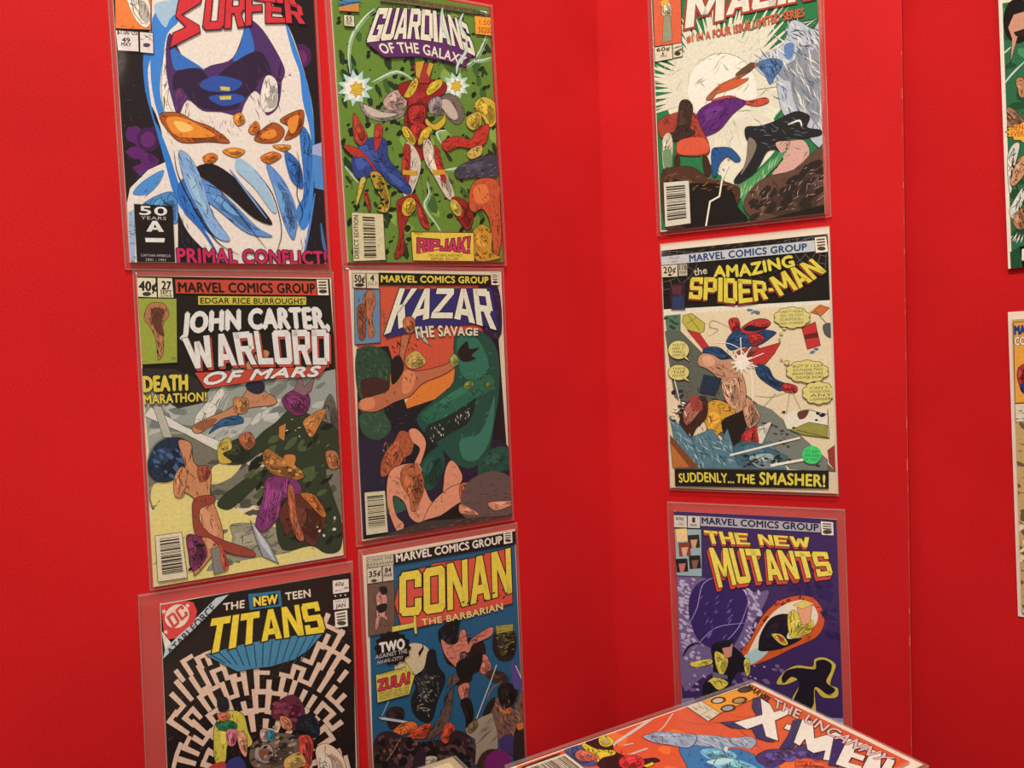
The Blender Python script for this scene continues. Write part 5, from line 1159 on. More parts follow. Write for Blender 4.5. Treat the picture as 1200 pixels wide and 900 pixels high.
('p','a89c38',[40.3,114.6,47.7,105.9,58.1,105.3,66.1,112.6,68.8,126.2,72.5,138,67.2,140.8,61.3,128.6,50.8,134.3,48.2,148.5,40,148.3,38.6,131.1],1,0.6,'1a1210'),
('p','1f5c34',[41.8,111.8,55.7,114.3,59.5,121.7,51.2,122.7,43.2,118.5],1,0.4,'1a1210'),
('p','b06040',[42.7,104.7,51.8,105.9,53.7,111.7,45.5,111.7],1,0.4,'1a1210'),
('p','1c1a1c',[43.2,92.2,51.4,92,53,103,44.8,103.1],1,0,'1a1210'),
('p','c4805c',[59.4,125.9,67.6,130.2,66.4,149.3,60.9,141.3],1,0.4,'1a1210'),
('p','b06068',[50.2,121.4,59.4,123.8,56.9,135.9,50.8,134.3],1,0.3,'1a1210'),
('p','2c2c5c',[50.2,149,60.6,147.7,65.4,159.7,50,155.4],1,0,'1a1210'),
('p','98342c',[34.9,149,46.1,147.9,47.9,154.8,33.7,155],1,0,'1a1210'),
('p','52202c',[90.7,112.2,98.6,105.4,111.9,104.2,120.4,117.3,119.9,130.5,110.7,137.1,100,125.5,91.4,121.2],1,0.4,'1a1210'),
('o','74303c',16,1.5,3,1.3,0,[93.1,106.3,118.4,110.2,117.6,130,95.7,124.4],2),
('p','15171c',[114.4,126.9,124.6,125,133.4,134,134.1,147.6,126,147.8,119.5,139.4,112.9,137.6],1,0.4,'1a1210'),
('h','2c3c4c',10,0.6,8,60,12,[115.5,127.2,133.5,131.7,132.9,147.3,119.4,143.8],3),
('p','a83c30',[113.7,144.5,123.9,144.9,128.1,155,125.2,172.2,118.2,174.7,114.2,162.4],1,0.5,'1a1210'),
('p','b06c48',[98,120.6,106.7,125,108.5,134.3,99.8,132],1,0.4,'1a1210'),
('p','5c4c3c',[71.4,139.8,80.1,135.7,93.1,134.7,110.5,141.4,114.6,151.4,109.5,167.8,96.2,168.5,74.8,162.4,68.8,152.1],1,0.5,'1a1210'),
('p','8c7c6c',[75.5,143.1,88.4,144.4,90,158,81.3,159.9,74.1,153.5],1,0.6,'1a1210'),
('p','6c4030',[77.5,146.9,87.2,148.4,86.9,154.9,79.4,155],1,0,'1a1210'),
('o','2a201c',26,1.2,3,1.4,0,[71.7,131.3,112.8,139.8,111.6,171.7,70.6,160.1],4),
('o','8c7860',16,1,2.4,1.4,0,[89.2,122.8,115.1,138.2,109.4,170,74.9,160.3],5),
('p','a08474',[79.3,128.9,85.7,129.5,86.4,139.5,80,138.9],1,0.5,'1a1210'),
('p','2c6c74',[85.7,130.6,92.1,133.3,90.7,140.6,86,139.4],1,0.4,'1a1210'),
('p','b08c48',[100.9,161,114.4,158,120.7,170.9,109.4,172.2,100.6,169.7],1,0.4,'1a1210'),
('part','corner_logo',None),
('p','98a098',[-0.2,47.1,2,38.4,45.6,2.4,56.9,1.2,30.8,22.6],0,0.3,'1a1210'),
('p','b8b0a0',[-0.2,22.7,7,34.3,2,39.4],0,0,'1a1210'),
('t','ATARI FORCE','17130f',[2.9,40.6,41.4,6.9],[6.1,45.4,45.7,11.8],0.03,None),
('p','b03430',[0.3,0.9,19.9,0.3,26.7,3.2,29.3,10.9,27,19.8,10.9,31,5.2,30.9,1.6,24.1],0,0,'1a1210'),
('p','c8a890',[21,6.4,22.4,9.3,22.9,12.5,22.3,15.8,20.8,18.7,18.5,21,15.7,22.4,12.5,22.9,9.4,22.4,6.6,20.9,4.4,18.6,3,15.7,2.6,12.6,3.1,9.4,4.5,6.5,6.8,4.2,9.6,2.7,12.8,2.2,15.9,2.6,18.7,4.1],0,0.3,'1a1210'),
('b','DC','a83c34',[4,11.7,16.9,3.1],[9.3,23,22.3,13.1],None,None,0.12),
('p','c8a890',[4.6,7,3.1,7.3,2.9,9,2,7.5,0.5,7.6,1.4,6.4,0.6,4.8,2.1,5.5,3.1,4.4,3.1,6.1],0,0,'1a1210'),
('p','c8a890',[24,5.4,22.5,5.7,22.3,7.4,21.3,5.9,19.7,6.1,20.7,4.8,19.9,3.2,21.4,3.9,22.5,2.8,22.5,4.5],0,0,'1a1210'),
('p','c8a890',[5.4,24.8,3.9,25.1,3.8,26.8,2.8,25.3,1.3,25.5,2.2,24.2,1.4,22.6,2.9,23.4,3.9,22.2,3.9,23.9],0,0,'1a1210'),
('part','title_lettering',None),
('p','1f5c74',[73.4,4,102.3,5.8,103.5,20.1,74.3,18.5],0,0,'1a1210'),
('p','17100e',[77.3,7.5,100.5,7.6,100.5,18.1,77.3,17.4],0,0,'1a1210'),
('t','THE','b8a890',[51.5,8.7,70.1,8.8],[51.7,14.8,69.4,15.5],0.04,None),
('t','NEW','c0a838',[78.1,8.1,99.5,8.8],[78.2,15.8,99.2,17],0.05,None),
('t','TEEN','b8a890',[107,8.8,130,9.4],[107.2,15.4,130.4,16.4],0.04,None),
('p','35697c',[34.7,50.4,41.5,56,61.4,71.4,74,71.6,91.1,73.2,113.1,71.4,126.8,65.4,143.4,50.9,70.7,47.3],0,0.5,'1a1210'),
('l','17384c',1.1,[37.8,50,50.7,61.2],0),
('l','17384c',1.1,[45.4,50,56.1,63],0),
('l','17384c',1.1,[53.2,50.1,61.5,64.8],0),
('l','17384c',1.1,[61,50.1,67,66.6],0),
('l','17384c',1.1,[68.9,50.1,72.5,68.5],0),
('l','17384c',1.1,[76.9,50.2,78.1,70.3],0),
('l','17384c',1.1,[85,50.2,83.7,70.9],0),
('l','17384c',1.1,[93.2,50.3,89.4,71.5],0),
('l','17384c',1.1,[101.5,50.3,95.2,72.1],0),
('l','17384c',1.1,[109.9,50.3,101,72.7],0),
('l','17384c',1.1,[118.3,50.4,106.8,73.3],0),
('l','17384c',1.1,[126.9,50.4,112.7,73.9],0),
('l','17384c',1.1,[135.6,50.5,118.6,74.5],0),
('b','TITANS','c8a82c',[41.3,20,84.4,21,137.1,21.8],[33.7,50.6,83.4,48.8,143.8,52.1],('17130f',1.2),None,0.1),
('part','price_box',None),
('p','b8ac98',[152,4.8,168,5.7,168.1,18.2,152,17.7],0,0.3,'1a1210'),
('p','b8ac98',[151.8,23.2,167.4,23.7,167.5,33.8,151.9,32.7],0,0.3,'1a1210'),
('t','60¢','2a201c',[154.8,6.9,163.2,7.4],[154.6,10.7,163.1,11.2],0.03,None),
('h','4a4038',6,0.7,8,-5,3,[154.1,12.4,166.3,13.1,166.2,17.2,154,16],6),
('t','JAN','2a201c',[154.5,27.8,163.9,28.1],[154.3,31.4,163.8,31.7],0.035,None),
('t','NO.37','4a4038',[154.1,24.1,165,24.7],[154.1,26.3,164.9,26.9],0.01,None),
('p','b8ac98',[155.5,20.1,154.7,20.2,154.6,21,154.1,20.3,153.3,20.3,153.8,19.8,153.4,19,154.1,19.3,154.7,18.8,154.7,19.6],0,0,'1a1210'),
('p','b8ac98',[160.6,20.5,159.9,20.6,159.8,21.4,159.3,20.7,158.5,20.7,158.9,20.2,158.5,19.4,159.3,19.7,159.8,19.2,159.9,20],0,0,'1a1210'),
('p','b8ac98',[165.3,20.8,164.6,21,164.5,21.8,164,21.1,163.2,21.1,163.6,20.5,163.2,19.8,164,20.1,164.6,19.6,164.6,20.4],0,0,'1a1210'),
('part','approval_seal',None),
('p','d8cba8',[152.8,34.7,165.6,34.8,165.9,50.8,153.2,50.1],0,0.4,'1a1210'),
('p','4a4034',[154.8,36.6,163.7,36.7,163.7,38.2,154.8,38.1],0,0,'1a1210'),
('p','4a4034',[154.8,39.3,163.7,39.5,163.8,41.1,154.9,40.9],0,0,'1a1210'),
('p','4a4034',[154.9,42.1,163.8,42.4,163.9,44,154.9,43.7],0,0,'1a1210'),
('p','3a3228',[164,47.4,163.5,48.2,162.2,48.8,160.4,48.8,158.4,48.4,156.5,47.7,155.3,46.7,154.9,45.6,155.4,44.8,156.7,44.2,158.5,44.2,160.5,44.6,162.4,45.3,163.6,46.3],0,0,'1a1210'),
 ],
 'blue_crowd': [
('part','cover_artwork',None),
('p','bfa988',[0,1,173.7,-0.9,175,321.6,1.1,262.9],0,0,'1a1210'),
('p','1e4b62',[4.7,9.3,172.3,14.5,173.2,321,-1.8,262],0,0,'1a1210'),
('p','b0a078',[27.8,114.2,45,98.9,57.8,99,65.9,109.2,63.5,125.5,49.6,127.7,31.8,123.4],1,0,'1a1210'),
('p','b0a078',[27.2,114.8,32.9,109,42.8,96.3,55.2,97.7,64.4,104.8,64,112,58.6,123.7,47.3,129.7,40.2,116.5],1,0,'1a1210'),
('p','17181a',[47.3,129.7,58.6,123.7,64.2,107.7,72.2,108.7,74.6,124.6,82.1,136.7,79.9,147.9,72.9,159.3,65.5,177.8,55.9,178.1,45.4,166.6,43,151.6,48.3,141.4],1,0.5,'1a1210'),
('h','5c5c4c',50,0.8,7,60,30,[48.9,130,77.5,131.2,72.9,159.3,48.6,164.6],1),
('h','8c8468',26,0.9,6,30,60,[53.4,134,67.7,134.6,63.9,177.4,51.3,174],2),
('p','16110f',[58.5,94.8,59.7,103.7,54.5,111.2,53.2,106.6,58.2,101.9],0,0,'1a1210'),
('p','241612',[84,100.4,125.4,109.5,129.6,128.6,117.2,137.7,109.7,150.8,94.7,150.1,93.6,138,100.5,133.7,84.4,124],1,0.4,'1a1210'),
('p','b06850',[80.5,104,91.8,108,98.5,106.6,108.1,114.7,106,123.1,100.6,130.8,90.9,127,83.1,117.8],1,0.6,'1a1210'),
('p','b06850',[119.4,127.7,129.8,125.6,135.4,134.4,135.8,143.6,128.7,147.2,120.5,140],1,0.7,'1a1210'),
('p','b06850',[96.2,152,108.9,150.6,108.2,163.9,103.7,168.8,98.9,166],1,0.7,'1a1210'),
('h','54281c',34,0.8,9,50,40,[82.2,104.4,108.4,108.8,104.2,127.1,87.7,124.8],3),
('h','1c100c',30,1,9,-40,40,[94.6,117.5,118,119.9,113.1,151.7,96.4,147.6],4),
('h','5c5848',12,0.7,7,30,50,[96.3,117.9,114.6,120.6,110.6,133.1,97.3,130],5),
('p','1c1210',[98,167.3,108.9,167.1,113.2,181.7,112,190.4,104,197.2,102.9,185],1,0.4,'1a1210'),
('p','3c2a22',[128.7,146.5,139.3,144.5,151.3,150.4,158,159.7,150.7,162.5,140.3,158.4],1,0.5,'1a1210'),
('l','b8b098',1.1,[143,140,135.2,155.6,116.2,190.1],0),
('l','8a6840',1.0,[129.1,173.8,136.6,163.6,149.1,159.1],1),
('p','1c1412',[143.5,165.3,157.9,162.7,168,176.1,158.4,189.1,146.2,182.8],1,0.4,'1a1210'),
('p','6c4c3c',[135.8,178.6,143.1,174.4,146,185.8,156.4,193.2,165.7,186.4,173.5,175.9,173.2,219.5,161.4,237.9,142.6,220.2,138.1,203.6,135.2,190.6],1,0.5,'1a1210'),
('p','b8622c',[143.6,182.1,149.4,189.8,158.4,189.1,158.1,195.2,150.9,194.8,144.1,189.9],1,0.4,'1a1210'),
('h','3a2620',50,1,10,70,35,[137.7,176,173.2,182.1,170.9,228.2,144.3,220.7],6),
('h','9c7054',24,0.8,10,70,35,[139.3,179.5,171.2,184.7,167.5,224.1,144.5,217.6],7),
('p','241812',[123.2,188.9,130.7,177.2,139.6,173.5,137.3,183.6,130.1,189.2],1,0,'1a1210'),
('p','4c3c6c',[160.7,140.4,167.6,146.6,173.2,163.4,171.8,172.4,163,168.6],1,0,'1a1210'),
('l','b8b098',1,[166.7,146.4,173.2,161.9],0),
('p','8c7c64',[102.3,196.8,121.4,189.9,135.3,189.1,141.1,213.6,140.4,228.8,112.1,238.7,113.4,211.9,103.7,203.2],0,0.5,'1a1210'),
('h','4a4034',12,0.8,26,-28,4,[117.9,192,138.6,194.6,140.5,225.7,117.6,231.3],8),
('p','6c5c38',[105.8,194.7,114.5,191.1,117.6,198,110.5,203.5,105.4,202.1],1,0.5,'1a1210'),
('p','584438',[82.7,158.9,89.7,148.9,88.6,138.2,83.5,142.9,84.8,149.1,90.2,140.1,97.1,134.4,100.3,138.1,98.2,145,91.3,150.7,88.7,169.3,81.2,188,71.1,194,61.3,197.1,56.7,192.9,66.8,184,75.3,174.6],1,0.6,'1a1210'),
('h','2c1e18',30,0.9,9,-70,20,[83.2,148.7,92.9,151.1,81.2,188,63,194.7,71.8,179.5],9),
('p','2a1e1c',[15.1,158.5,22.9,153.5,33.4,157.7,34.5,166.6,28,173.4,18.8,173.7],1,0.5,'1a1210'),
('p','9ca0a0',[6,158.9,13.4,160.9,40.4,172.5,40.3,175.3,10.3,162.9],0,0.5,'1a1210'),
('l','a8a490',0.7,[18.7,146.7,11.3,158.9],0),
('p','c06028',[20,179.7,28,173.4,40.4,172.5,48,177.4,46.1,184.1,33.6,183.5,24.3,184.5],1,0.5,'1a1210'),
('p','b84428',[36.5,188.6,44.6,182.3,55.8,179.6,63.7,181.7,60.1,189.5,55,193.9,45.7,191.3],1,0.5,'1a1210'),
('p','b84428',[74.3,194.9,81.3,185.1,89.3,190.2,88.9,199,78.6,206.5,74,200.7],1,0.5,'1a1210'),
('h','5c1c10',26,0.8,9,-50,20,[21.6,178.7,46.4,177,62.1,181.3,87.7,189.8,80.4,204,39.5,189.5],10),
('p','2c1c1c',[3.5,179.3,18.7,176.5,36.5,188.6,54.8,198.2,70.8,199.8,80.2,206.9,87.4,195.6,103.7,203.2,113,220.8,108.8,236.2,92,235.7,2,208.5],1,0.4,'1a1210'),
('o','4c3430',60,2,5,1.7,50,[3.5,179.3,36.5,188.6,70.6,202.7,111.8,211.4,108.7,239.2,2,207.1],11),
('o','15100f',60,2,5,1.7,40,[3.5,179.3,36.5,188.6,70.6,202.7,111.8,211.4,108.7,239.2,2,207.1],12),
('o','7c4c30',14,1.2,3,1.6,70,[9.2,185.2,54.8,198.2,53.6,221.2,8,207.5],13),
('p','a89c80',[55.7,213,68.3,216.7,64.8,223,56.7,224.3],1,0.3,'1a1210'),
('p','2a1c24',[44.9,206.9,54.5,203.9,55.4,217.3,50.4,221.7,41.2,217.4],1,0,'1a1210'),
('l','8a7458',0.8,[30.4,185.5,19,199.4,12.7,204.6],1),
('p','3c2c54',[142.6,220.2,155.2,217.6,162,225.7,161.2,241,147.2,233.8],1,0,'1a1210'),
('p','2a1c18',[162.6,213.4,172.6,213.1,172.1,259.8,158.9,251.2],1,0,'1a1210'),
('p','b8622c',[164.6,209.3,172.7,210,172.4,216.1,166.1,215.9],1,0,'1a1210'),
('p','3c201c',[151.6,253.6,149.2,262,143.5,267.5,135.7,269,127.2,266.4,119.9,260.1,115,251.5,113.6,242.2,115.9,234,121.4,228.5,129.2,226.8,137.6,229.2,145.1,235.4,150.1,244.1],1,0.5,'1a1210'),
('p','6c1a54',[157.1,250.7,155.1,256.8,150.2,260.7,143.4,261.6,136,259.3,129.6,254.4,125.3,247.8,124.1,240.8,126,234.7,130.8,230.8,137.5,229.8,144.8,232,151.4,236.8,155.8,243.5],1,0,'1a1210'),
('p','231a14',[140.2,108.6,149.1,101.6,164.3,106.4,168.8,120.7,162.8,137.2,147.4,135.2,139.5,123.1],1,0.3,'1a1210'),
('h','7c7438',44,0.6,7,-8,8,[144.4,106.5,164.2,107.8,165.9,132,145.9,131.9],14),
('p','8a8038',[143.5,98.1,165.3,100.6,164.9,108,144.4,107.1],0,0.4,'1a1210'),
('h','3a3418',4,0.6,8,-8,4,[145.8,99.5,162.8,101.6,162.6,106.9,146.5,105.2],15),
('p','15110f',[76.2,89,84.4,83.7,92.5,78.3,102.1,80.2,99.9,91.2,94.4,104.3,84.7,107.8,77.2,100.5],1,0,'1a1210'),
('h','2c3c50',10,0.6,7,-60,12,[78.1,83.7,98.7,82.4,94.6,101.5,80.3,101.2],16),
('p','b06850',[78.9,98,88,105.7,97.6,105,101.3,94.4,107.8,95.7,110.3,110.7,113.8,105.7,134,98.4,140.7,99.9,136.9,107.8,116.7,112.1,109.8,119.2,100.2,117,99.4,134,90.1,126.1,81.3,112.7],1,0.7,'1a1210'),
('h','54281c',34,0.6,8,50,40,[80.5,98.4,107.8,95.7,133.9,101.3,113.2,117.1,96.3,130.4],17),
('p','15110f',[94.9,127.2,112.9,122.8,126.1,122.9,122,139.4,108.7,142,98.8,145.4],1,0,'1a1210'),
('part','publisher_banner',None),
('p','15110f',[31.5,3.6,172.9,2.2,172.9,16.1,31.6,14.5],0,0,'1a1210'),
('t','MARVEL COMICS GROUP','c0b49c',[33.9,4,155.6,4.6],[34.1,11.6,155.8,12.5],0.05,None),
('part','approval_seal',None),
('p','d8cba8',[157.8,0.5,168.8,1,168.8,14,157.8,14],0,0.4,'1a1210'),
('p','4a4034',[159.4,2.2,167.1,2.5,167.1,3.8,159.4,3.5],0,0,'1a1210'),
('p','4a4034',[159.4,4.6,167.1,4.9,167.1,6.2,159.4,6],0,0,'1a1210'),
('p','4a4034',[159.5,7,167.2,7.2,167.2,8.5,159.5,8.4],0,0,'1a1210'),
('p','3a3228',[167.2,11.3,166.8,12,165.7,12.4,164.1,12.5,162.3,12.2,160.8,11.6,159.7,10.9,159.4,10.1,159.8,9.4,160.9,9,162.5,8.9,164.3,9.2,165.8,9.8,166.9,10.5],0,0,'1a1210'),
('part','corner_box',None),
('p','a89c80',[3.4,2.1,31,3.5,31,13.8,2.8,12.2],0,0.5,'1a1210'),
('t','CONAN THE','3a3024',[3.8,3.8,29.2,4.3],[3.7,7,29,7.5],0.01,None),
('t','BARBARIAN','3a3024',[3.6,8,29.5,9.2],[3.4,11.2,29.3,12.2],0.01,None),
('p','b0a488',[2.8,12.7,18.2,13.2,18,28.3,2.6,27.6],0,0.5,'1a1210'),
('p','b0a488',[19.1,13.4,30.4,13.7,30.2,28.9,18.6,28.4],0,0.5,'1a1210'),
('t','35¢','201814',[4.9,16.3,16.9,16.2],[4.6,21.6,16.6,21.6],0.05,None),
('t','84','201814',[21.6,15.4,28,15.5],[21.3,20.3,27.7,20.3],0.05,None),
('t','MAR','201814',[20.1,21.1,28.8,21.6],[20,24.3,28.7,24.8],0.03,None),
('p','3a3024',[12.6,25.8,12.4,26.5,11.6,27,10.4,27.3,9,27.2,7.7,26.8,6.8,26.2,6.4,25.5,6.7,24.8,7.5,24.3,8.7,24.1,10.1,24.1,11.3,24.5,12.3,25.1],0,0,'1a1210'),
('p','5c4434',[2.5,28.1,30.8,29.6,28.8,79.4,1,78.3],0,0.5,'1a1210'),
('p','a87460',[11.3,40,18.7,37.4,22.5,47.6,19.2,55.1,21.5,66.4,14.5,62.2,11.1,72.3,8.2,71.7,10.5,56],1,0.4,'1a1210'),
('p','1c1410',[14.6,33.1,21.8,33.9,22.9,40.1,17.1,40.6],1,0,'1a1210'),
('p','1c1410',[10.8,50.7,20.9,50,20.6,56.7,13.3,57.9],1,0,'1a1210'),
('h','2c1c16',16,0.6,6,60,30,[8.6,36.8,24.4,39.8,24.1,73.7,6.8,71.4],18),
('part','title_lettering',None),
('p','b44430',[29.6,51.7,38.6,22,70.3,22,73.5,19.8,131.1,22.4,134.6,19.5,166.9,19,165.7,78.5,102.1,80.2,52,81,35.7,76.2],0,0.8,'15110f'),
('b','CONAN','c4ac38',[36.4,22.9,85.8,23.3,165.8,18.8],[34.2,65.7,83.4,70.7,165.5,67.2],('15110f',1.2),None,0.1),
('o','2a241c',12,1,1.8,2,-10,[99.6,65.5,125.8,63.4,156.2,61.9,162.5,71.9,128.8,68.3,102.5,71.7],19),
('t','THE BARBARIAN','c0a868',[57.9,73.4,102.3,76,152.8,75.3],[58.2,79.5,101.9,82.5,153.1,82.5],0.045,('4a1c14',0.4)),
('p','b8a844',[25.5,74,48.7,74.8,49.6,68.1,52.1,67.2,52.6,86.7,49.9,86.7,49,79.8,25.8,79.6],0,0.5,'1a1210'),
('part','cover_blurb',None),
('p','15110f',[45.6,99.6,42.2,102.2,43.2,106.7,38.5,107.4,37.3,111.5,32.3,110.2,29.1,113,24.8,110,20.3,110.9,17.6,106.8,12.7,105.7,12,101.3,7.6,98.5,9,94.7,6.1,90.7,9.4,88.1,8.4,83.7,12.9,82.9,14.1,78.9,19,80.1,22.1,77.3,26.4,80.2,30.9,79.2,33.7,83.3,38.7,84.2,39.5,88.7,44,91.5,42.5,95.5],0,0,'1a1210'),
('t','TWO','c4b8a4',[11.7,87.4,38.1,88.5],[12.1,96.9,38.2,98.5],0.06,None),
('t','AGAINST THE','9c9484',[7.4,98,40.5,99.3],[6.7,101.9,40.9,103.5],0.02,None),
('t','HAWK-CITY!','9c9484',[9.4,103.9,35.7,105.1],[8.7,107.5,34.9,108.7],0.02,None),
('part','yellow_blurb',None),
('p','b4a444',[6.4,117.3,39.6,117,48.1,127.4,41.1,145.1,6.7,145],0,0.7,'1a1210'),
('p','b4a444',[38.4,111.7,47.2,127.1,37.9,120.7],0,0.4,'1a1210'),
('t','INTRODUCING','2a201c',[10.2,116.8,35.1,117],[10.1,119.2,35,119.5],0.0,None),
('t','ZULA!','b02c38',[8.4,123.2,42,123.1],[8.5,133.5,41.4,134.1],0.055,('2a1418',0.8)),
('t','MASTER AND HIS','2a201c',[9.2,135.6,40.7,136.6],[9.1,137.7,40.6,138.8],0.0,None),
('t','ADVENTURE IN THE','2a201c',[9.1,138.3,40.5,139.4],[9,140.4,40.4,141.6],0.0,None),
('t','MIGHTY WARRIOR!','2a201c',[8.9,141,40.4,142.1],[8.8,143.1,40.3,144.3],0.0,None),
 ],
 'burst': [
('part','cover_artwork',None),
('p','cfc8a8',[-2.8,-10.2,178.3,-4.6,173.4,263.3,0,261.9],0,0,'1a1210'),
('p','24703c',[0.7,-6.5,174.4,-0.5,170.9,260.4,0.8,258.5],0,0,'1a1210'),
('h','3c9058',70,0.8,24,60,80,[5.3,11.5,171.5,50.4,171.8,196.2,3.6,193.3],1),
('h','1a5028',60,0.9,18,60,80,[5.3,11.5,171.5,50.4,171.8,196.2,3.6,193.3],2),
('p','dcd4b0',[2.4,80.4,31.3,98.7,49,91,55.4,75.7,72.4,73.7,78.5,61.3,89.6,61,85.9,84.7,100.3,66.1,116.5,66.9,110.5,84.3,107.2,99.8,120.4,105.1,130.5,120.4,134.8,147.8,123.8,159.3,115.4,171.3,109.1,197.4,89.5,208.2,67.2,207.9,53.7,189.2,28.2,174.2,12.4,126.3,25,108.8],0,0,'1a1210'),
('p','dcd4b0',[135.4,129.3,115.1,132.9,130.6,149.6,109,145.7,118.3,165.9,98.2,154.8,99.7,176.1,83.9,159.1,77.1,178.7,67.9,157.9,53.5,172.9,52.5,151.1,32.2,159.5,39.7,139.7,16.1,139.9,31.4,125.1,8,117.1,29,109.5,8.9,94.3,32.7,95,18.9,74.9,41.9,83.8,36.1,61.8,55.4,77.3,58.1,56.5,71.1,76.4,81.7,59.5,86.8,81.1,103.6,70.3,100.6,90.6,121.1,87,110.6,103.5,132.1,107.6,115.6,118.3],0,0,'1a1210'),
('p','e8e0c0',[125.1,124.7,112.1,130.3,120.2,144.5,105.4,143.7,107.9,159.6,93.7,152.4,89.9,167.4,78.8,154.9,69.2,166.3,63.3,150.6,49.3,156.3,49.8,140.1,33.9,139,40.9,125.1,25.8,117.2,38.2,108.4,26.7,95.2,42.2,93,36.4,76.9,52.2,81.7,52.9,65.6,66.2,76.4,73.2,63.2,81.8,77.9,93.5,69.8,96.2,85.9,110.6,84.1,107,98.8,121.7,103.4,112.6,114.4],0,0,'1a1210'),
('p','dcd4b0',[78.1,143.3,118.8,150.4,128.3,184.1,106,207.8,83.5,221.1,67.4,202.4],1,0,'1a1210'),
('p','d4ccaa',[108.9,128.2,131.5,128.6,109.2,120.7],0,0,'1a1210'),
('p','d4ccaa',[108.2,131.4,157.8,141.9,109.2,124],0,0,'1a1210'),
('p','d4ccaa',[107.6,133.7,155.5,147.4,109.1,126.5],0,0,'1a1210'),
('p','d4ccaa',[107,135.1,159.3,153.1,108.9,128.1],0,0,'1a1210'),
('p','d4ccaa',[106.5,136.5,158.1,156.7,108.6,129.5],0,0,'1a1210'),
('p','d4ccaa',[105.5,138.4,137.5,152.1,108.2,131.7],0,0,'1a1210'),
('p','d4ccaa',[103.9,141.1,124.6,151,107.2,134.7],0,0,'1a1210'),
('p','d4ccaa',[102,143.6,119.9,154,105.9,137.7],0,0,'1a1210'),
('p','d4ccaa',[100.2,145.5,125.9,164.7,104.7,139.9],0,0,'1a1210'),
('p','d4ccaa',[99,146.6,123.2,166.2,103.8,141.3],0,0,'1a1210'),
('p','d4ccaa',[98,147.4,115.2,161.5,103,142.4],0,0,'1a1210'),
('p','d4ccaa',[96.4,148.6,113.5,164.4,101.7,143.9],0,0,'1a1210'),
('p','d4ccaa',[93.8,150.2,104.7,160.3,99.6,146],0,0,'1a1210'),
('p','d4ccaa',[90.8,151.6,110.4,178.2,97.1,148.1],0,0,'1a1210'),
('p','d4ccaa',[88.2,152.6,105,178.7,94.8,149.6],0,0,'1a1210'),
('p','d4ccaa',[86.5,153.1,101.3,178.3,93.3,150.5],0,0,'1a1210'),
('p','d4ccaa',[85.1,153.4,98.7,178.2,92.1,151.1],0,0,'1a1210'),
('p','d4ccaa',[83.2,153.7,89.6,162.5,90.3,151.8],0,0,'1a1210'),
('p','d4ccaa',[80.2,154,91.5,182.8,87.6,152.8],0,0,'1a1210'),
('p','d4ccaa',[76.6,154,84.9,180.5,84.2,153.5],0,0,'1a1210'),
('p','d4ccaa',[73.5,153.7,80.4,186.4,81.2,153.9],0,0,'1a1210'),
('p','d4ccaa',[71.4,153.4,76.5,183.8,79.2,154],0,0,'1a1210'),
('p','d4ccaa',[69.9,153.1,73.8,169.7,77.7,154],0,0,'1a1210'),
('p','d4ccaa',[68,152.6,70.8,178.9,75.9,154],0,0,'1a1210'),
('p','d4ccaa',[65.2,151.7,66.7,173.6,73,153.7],0,0,'1a1210'),
('p','d4ccaa',[61.7,150.3,58.5,184.4,69.4,153],0,0,'1a1210'),
('p','d4ccaa',[58.6,148.7,53.6,178.7,66.1,152],0,0,'1a1210'),
('p','d4ccaa',[56.5,147.4,52.3,170.3,63.9,151.2],0,0,'1a1210'),
('p','d4ccaa',[55.1,146.5,50.5,168.2,62.4,150.6],0,0,'1a1210'),
('p','d4ccaa',[53.6,145.4,51.6,159.9,60.7,149.8],0,0,'1a1210'),
('p','d4ccaa',[51.4,143.5,38.5,173.3,58.2,148.4],0,0,'1a1210'),
('p','d4ccaa',[48.6,140.9,35.5,165.5,55,146.4],0,0,'1a1210'),
('p','d4ccaa',[46.1,138.2,30.7,161.1,52.1,144.2],0,0,'1a1210'),
('p','d4ccaa',[44.5,136,29.8,155.5,50.1,142.4],0,0,'1a1210'),
('p','d4ccaa',[43.5,134.6,38,145.5,48.8,141.2],0,0,'1a1210'),
('p','d4ccaa',[42.5,133.1,22.3,153.6,47.6,139.9],0,0,'1a1210'),
('p','d4ccaa',[41.2,130.8,23.8,146.9,45.8,137.8],0,0,'1a1210'),
('p','d4ccaa',[39.6,127.5,14,144.5,43.6,134.8],0,0,'1a1210'),
('p','d4ccaa',[38.3,124,15.4,136.6,41.6,131.6],0,0,'1a1210'),
('p','d4ccaa',[37.5,121.3,24.8,129.2,40.3,129.1],0,0,'1a1210'),
('p','d4ccaa',[37.1,119.6,-12,133.2,39.6,127.4],0,0,'1a1210'),
('p','d4ccaa',[36.9,118,-4.2,128.1,39,125.9],0,0,'1a1210'),
('p','d4ccaa',[36.6,115.7,-27.1,124.1,38.2,123.6],0,0,'1a1210'),
('p','d4ccaa',[36.4,112.4,-19.5,114.7,37.3,120.3],0,0,'1a1210'),
('p','d4ccaa',[36.6,108.8,-12.3,106.2,36.7,116.6],0,0,'1a1210'),
('p','d4ccaa',[37,106,-7.7,100.2,36.4,113.7],0,0,'1a1210'),
('p','d4ccaa',[37.4,104.3,-1,97.7,36.4,111.9],0,0,'1a1210'),
('p','d4ccaa',[37.7,102.9,-26.8,86.4,36.5,110.4],0,0,'1a1210'),
('p','d4ccaa',[38.4,100.9,-15.7,84.3,36.6,108.3],0,0,'1a1210'),
('p','d4ccaa',[39.6,98.1,-16.4,75.3,37.1,105.2],0,0,'1a1210'),
('p','d4ccaa',[41.2,95.2,-5.6,71.2,38.1,101.9],0,0,'1a1210'),
('p','d4ccaa',[42.9,92.8,9.6,73.4,39.1,99.2],0,0,'1a1210'),
('p','d4ccaa',[44.1,91.4,-9.2,54.1,39.9,97.4],0,0,'1a1210'),
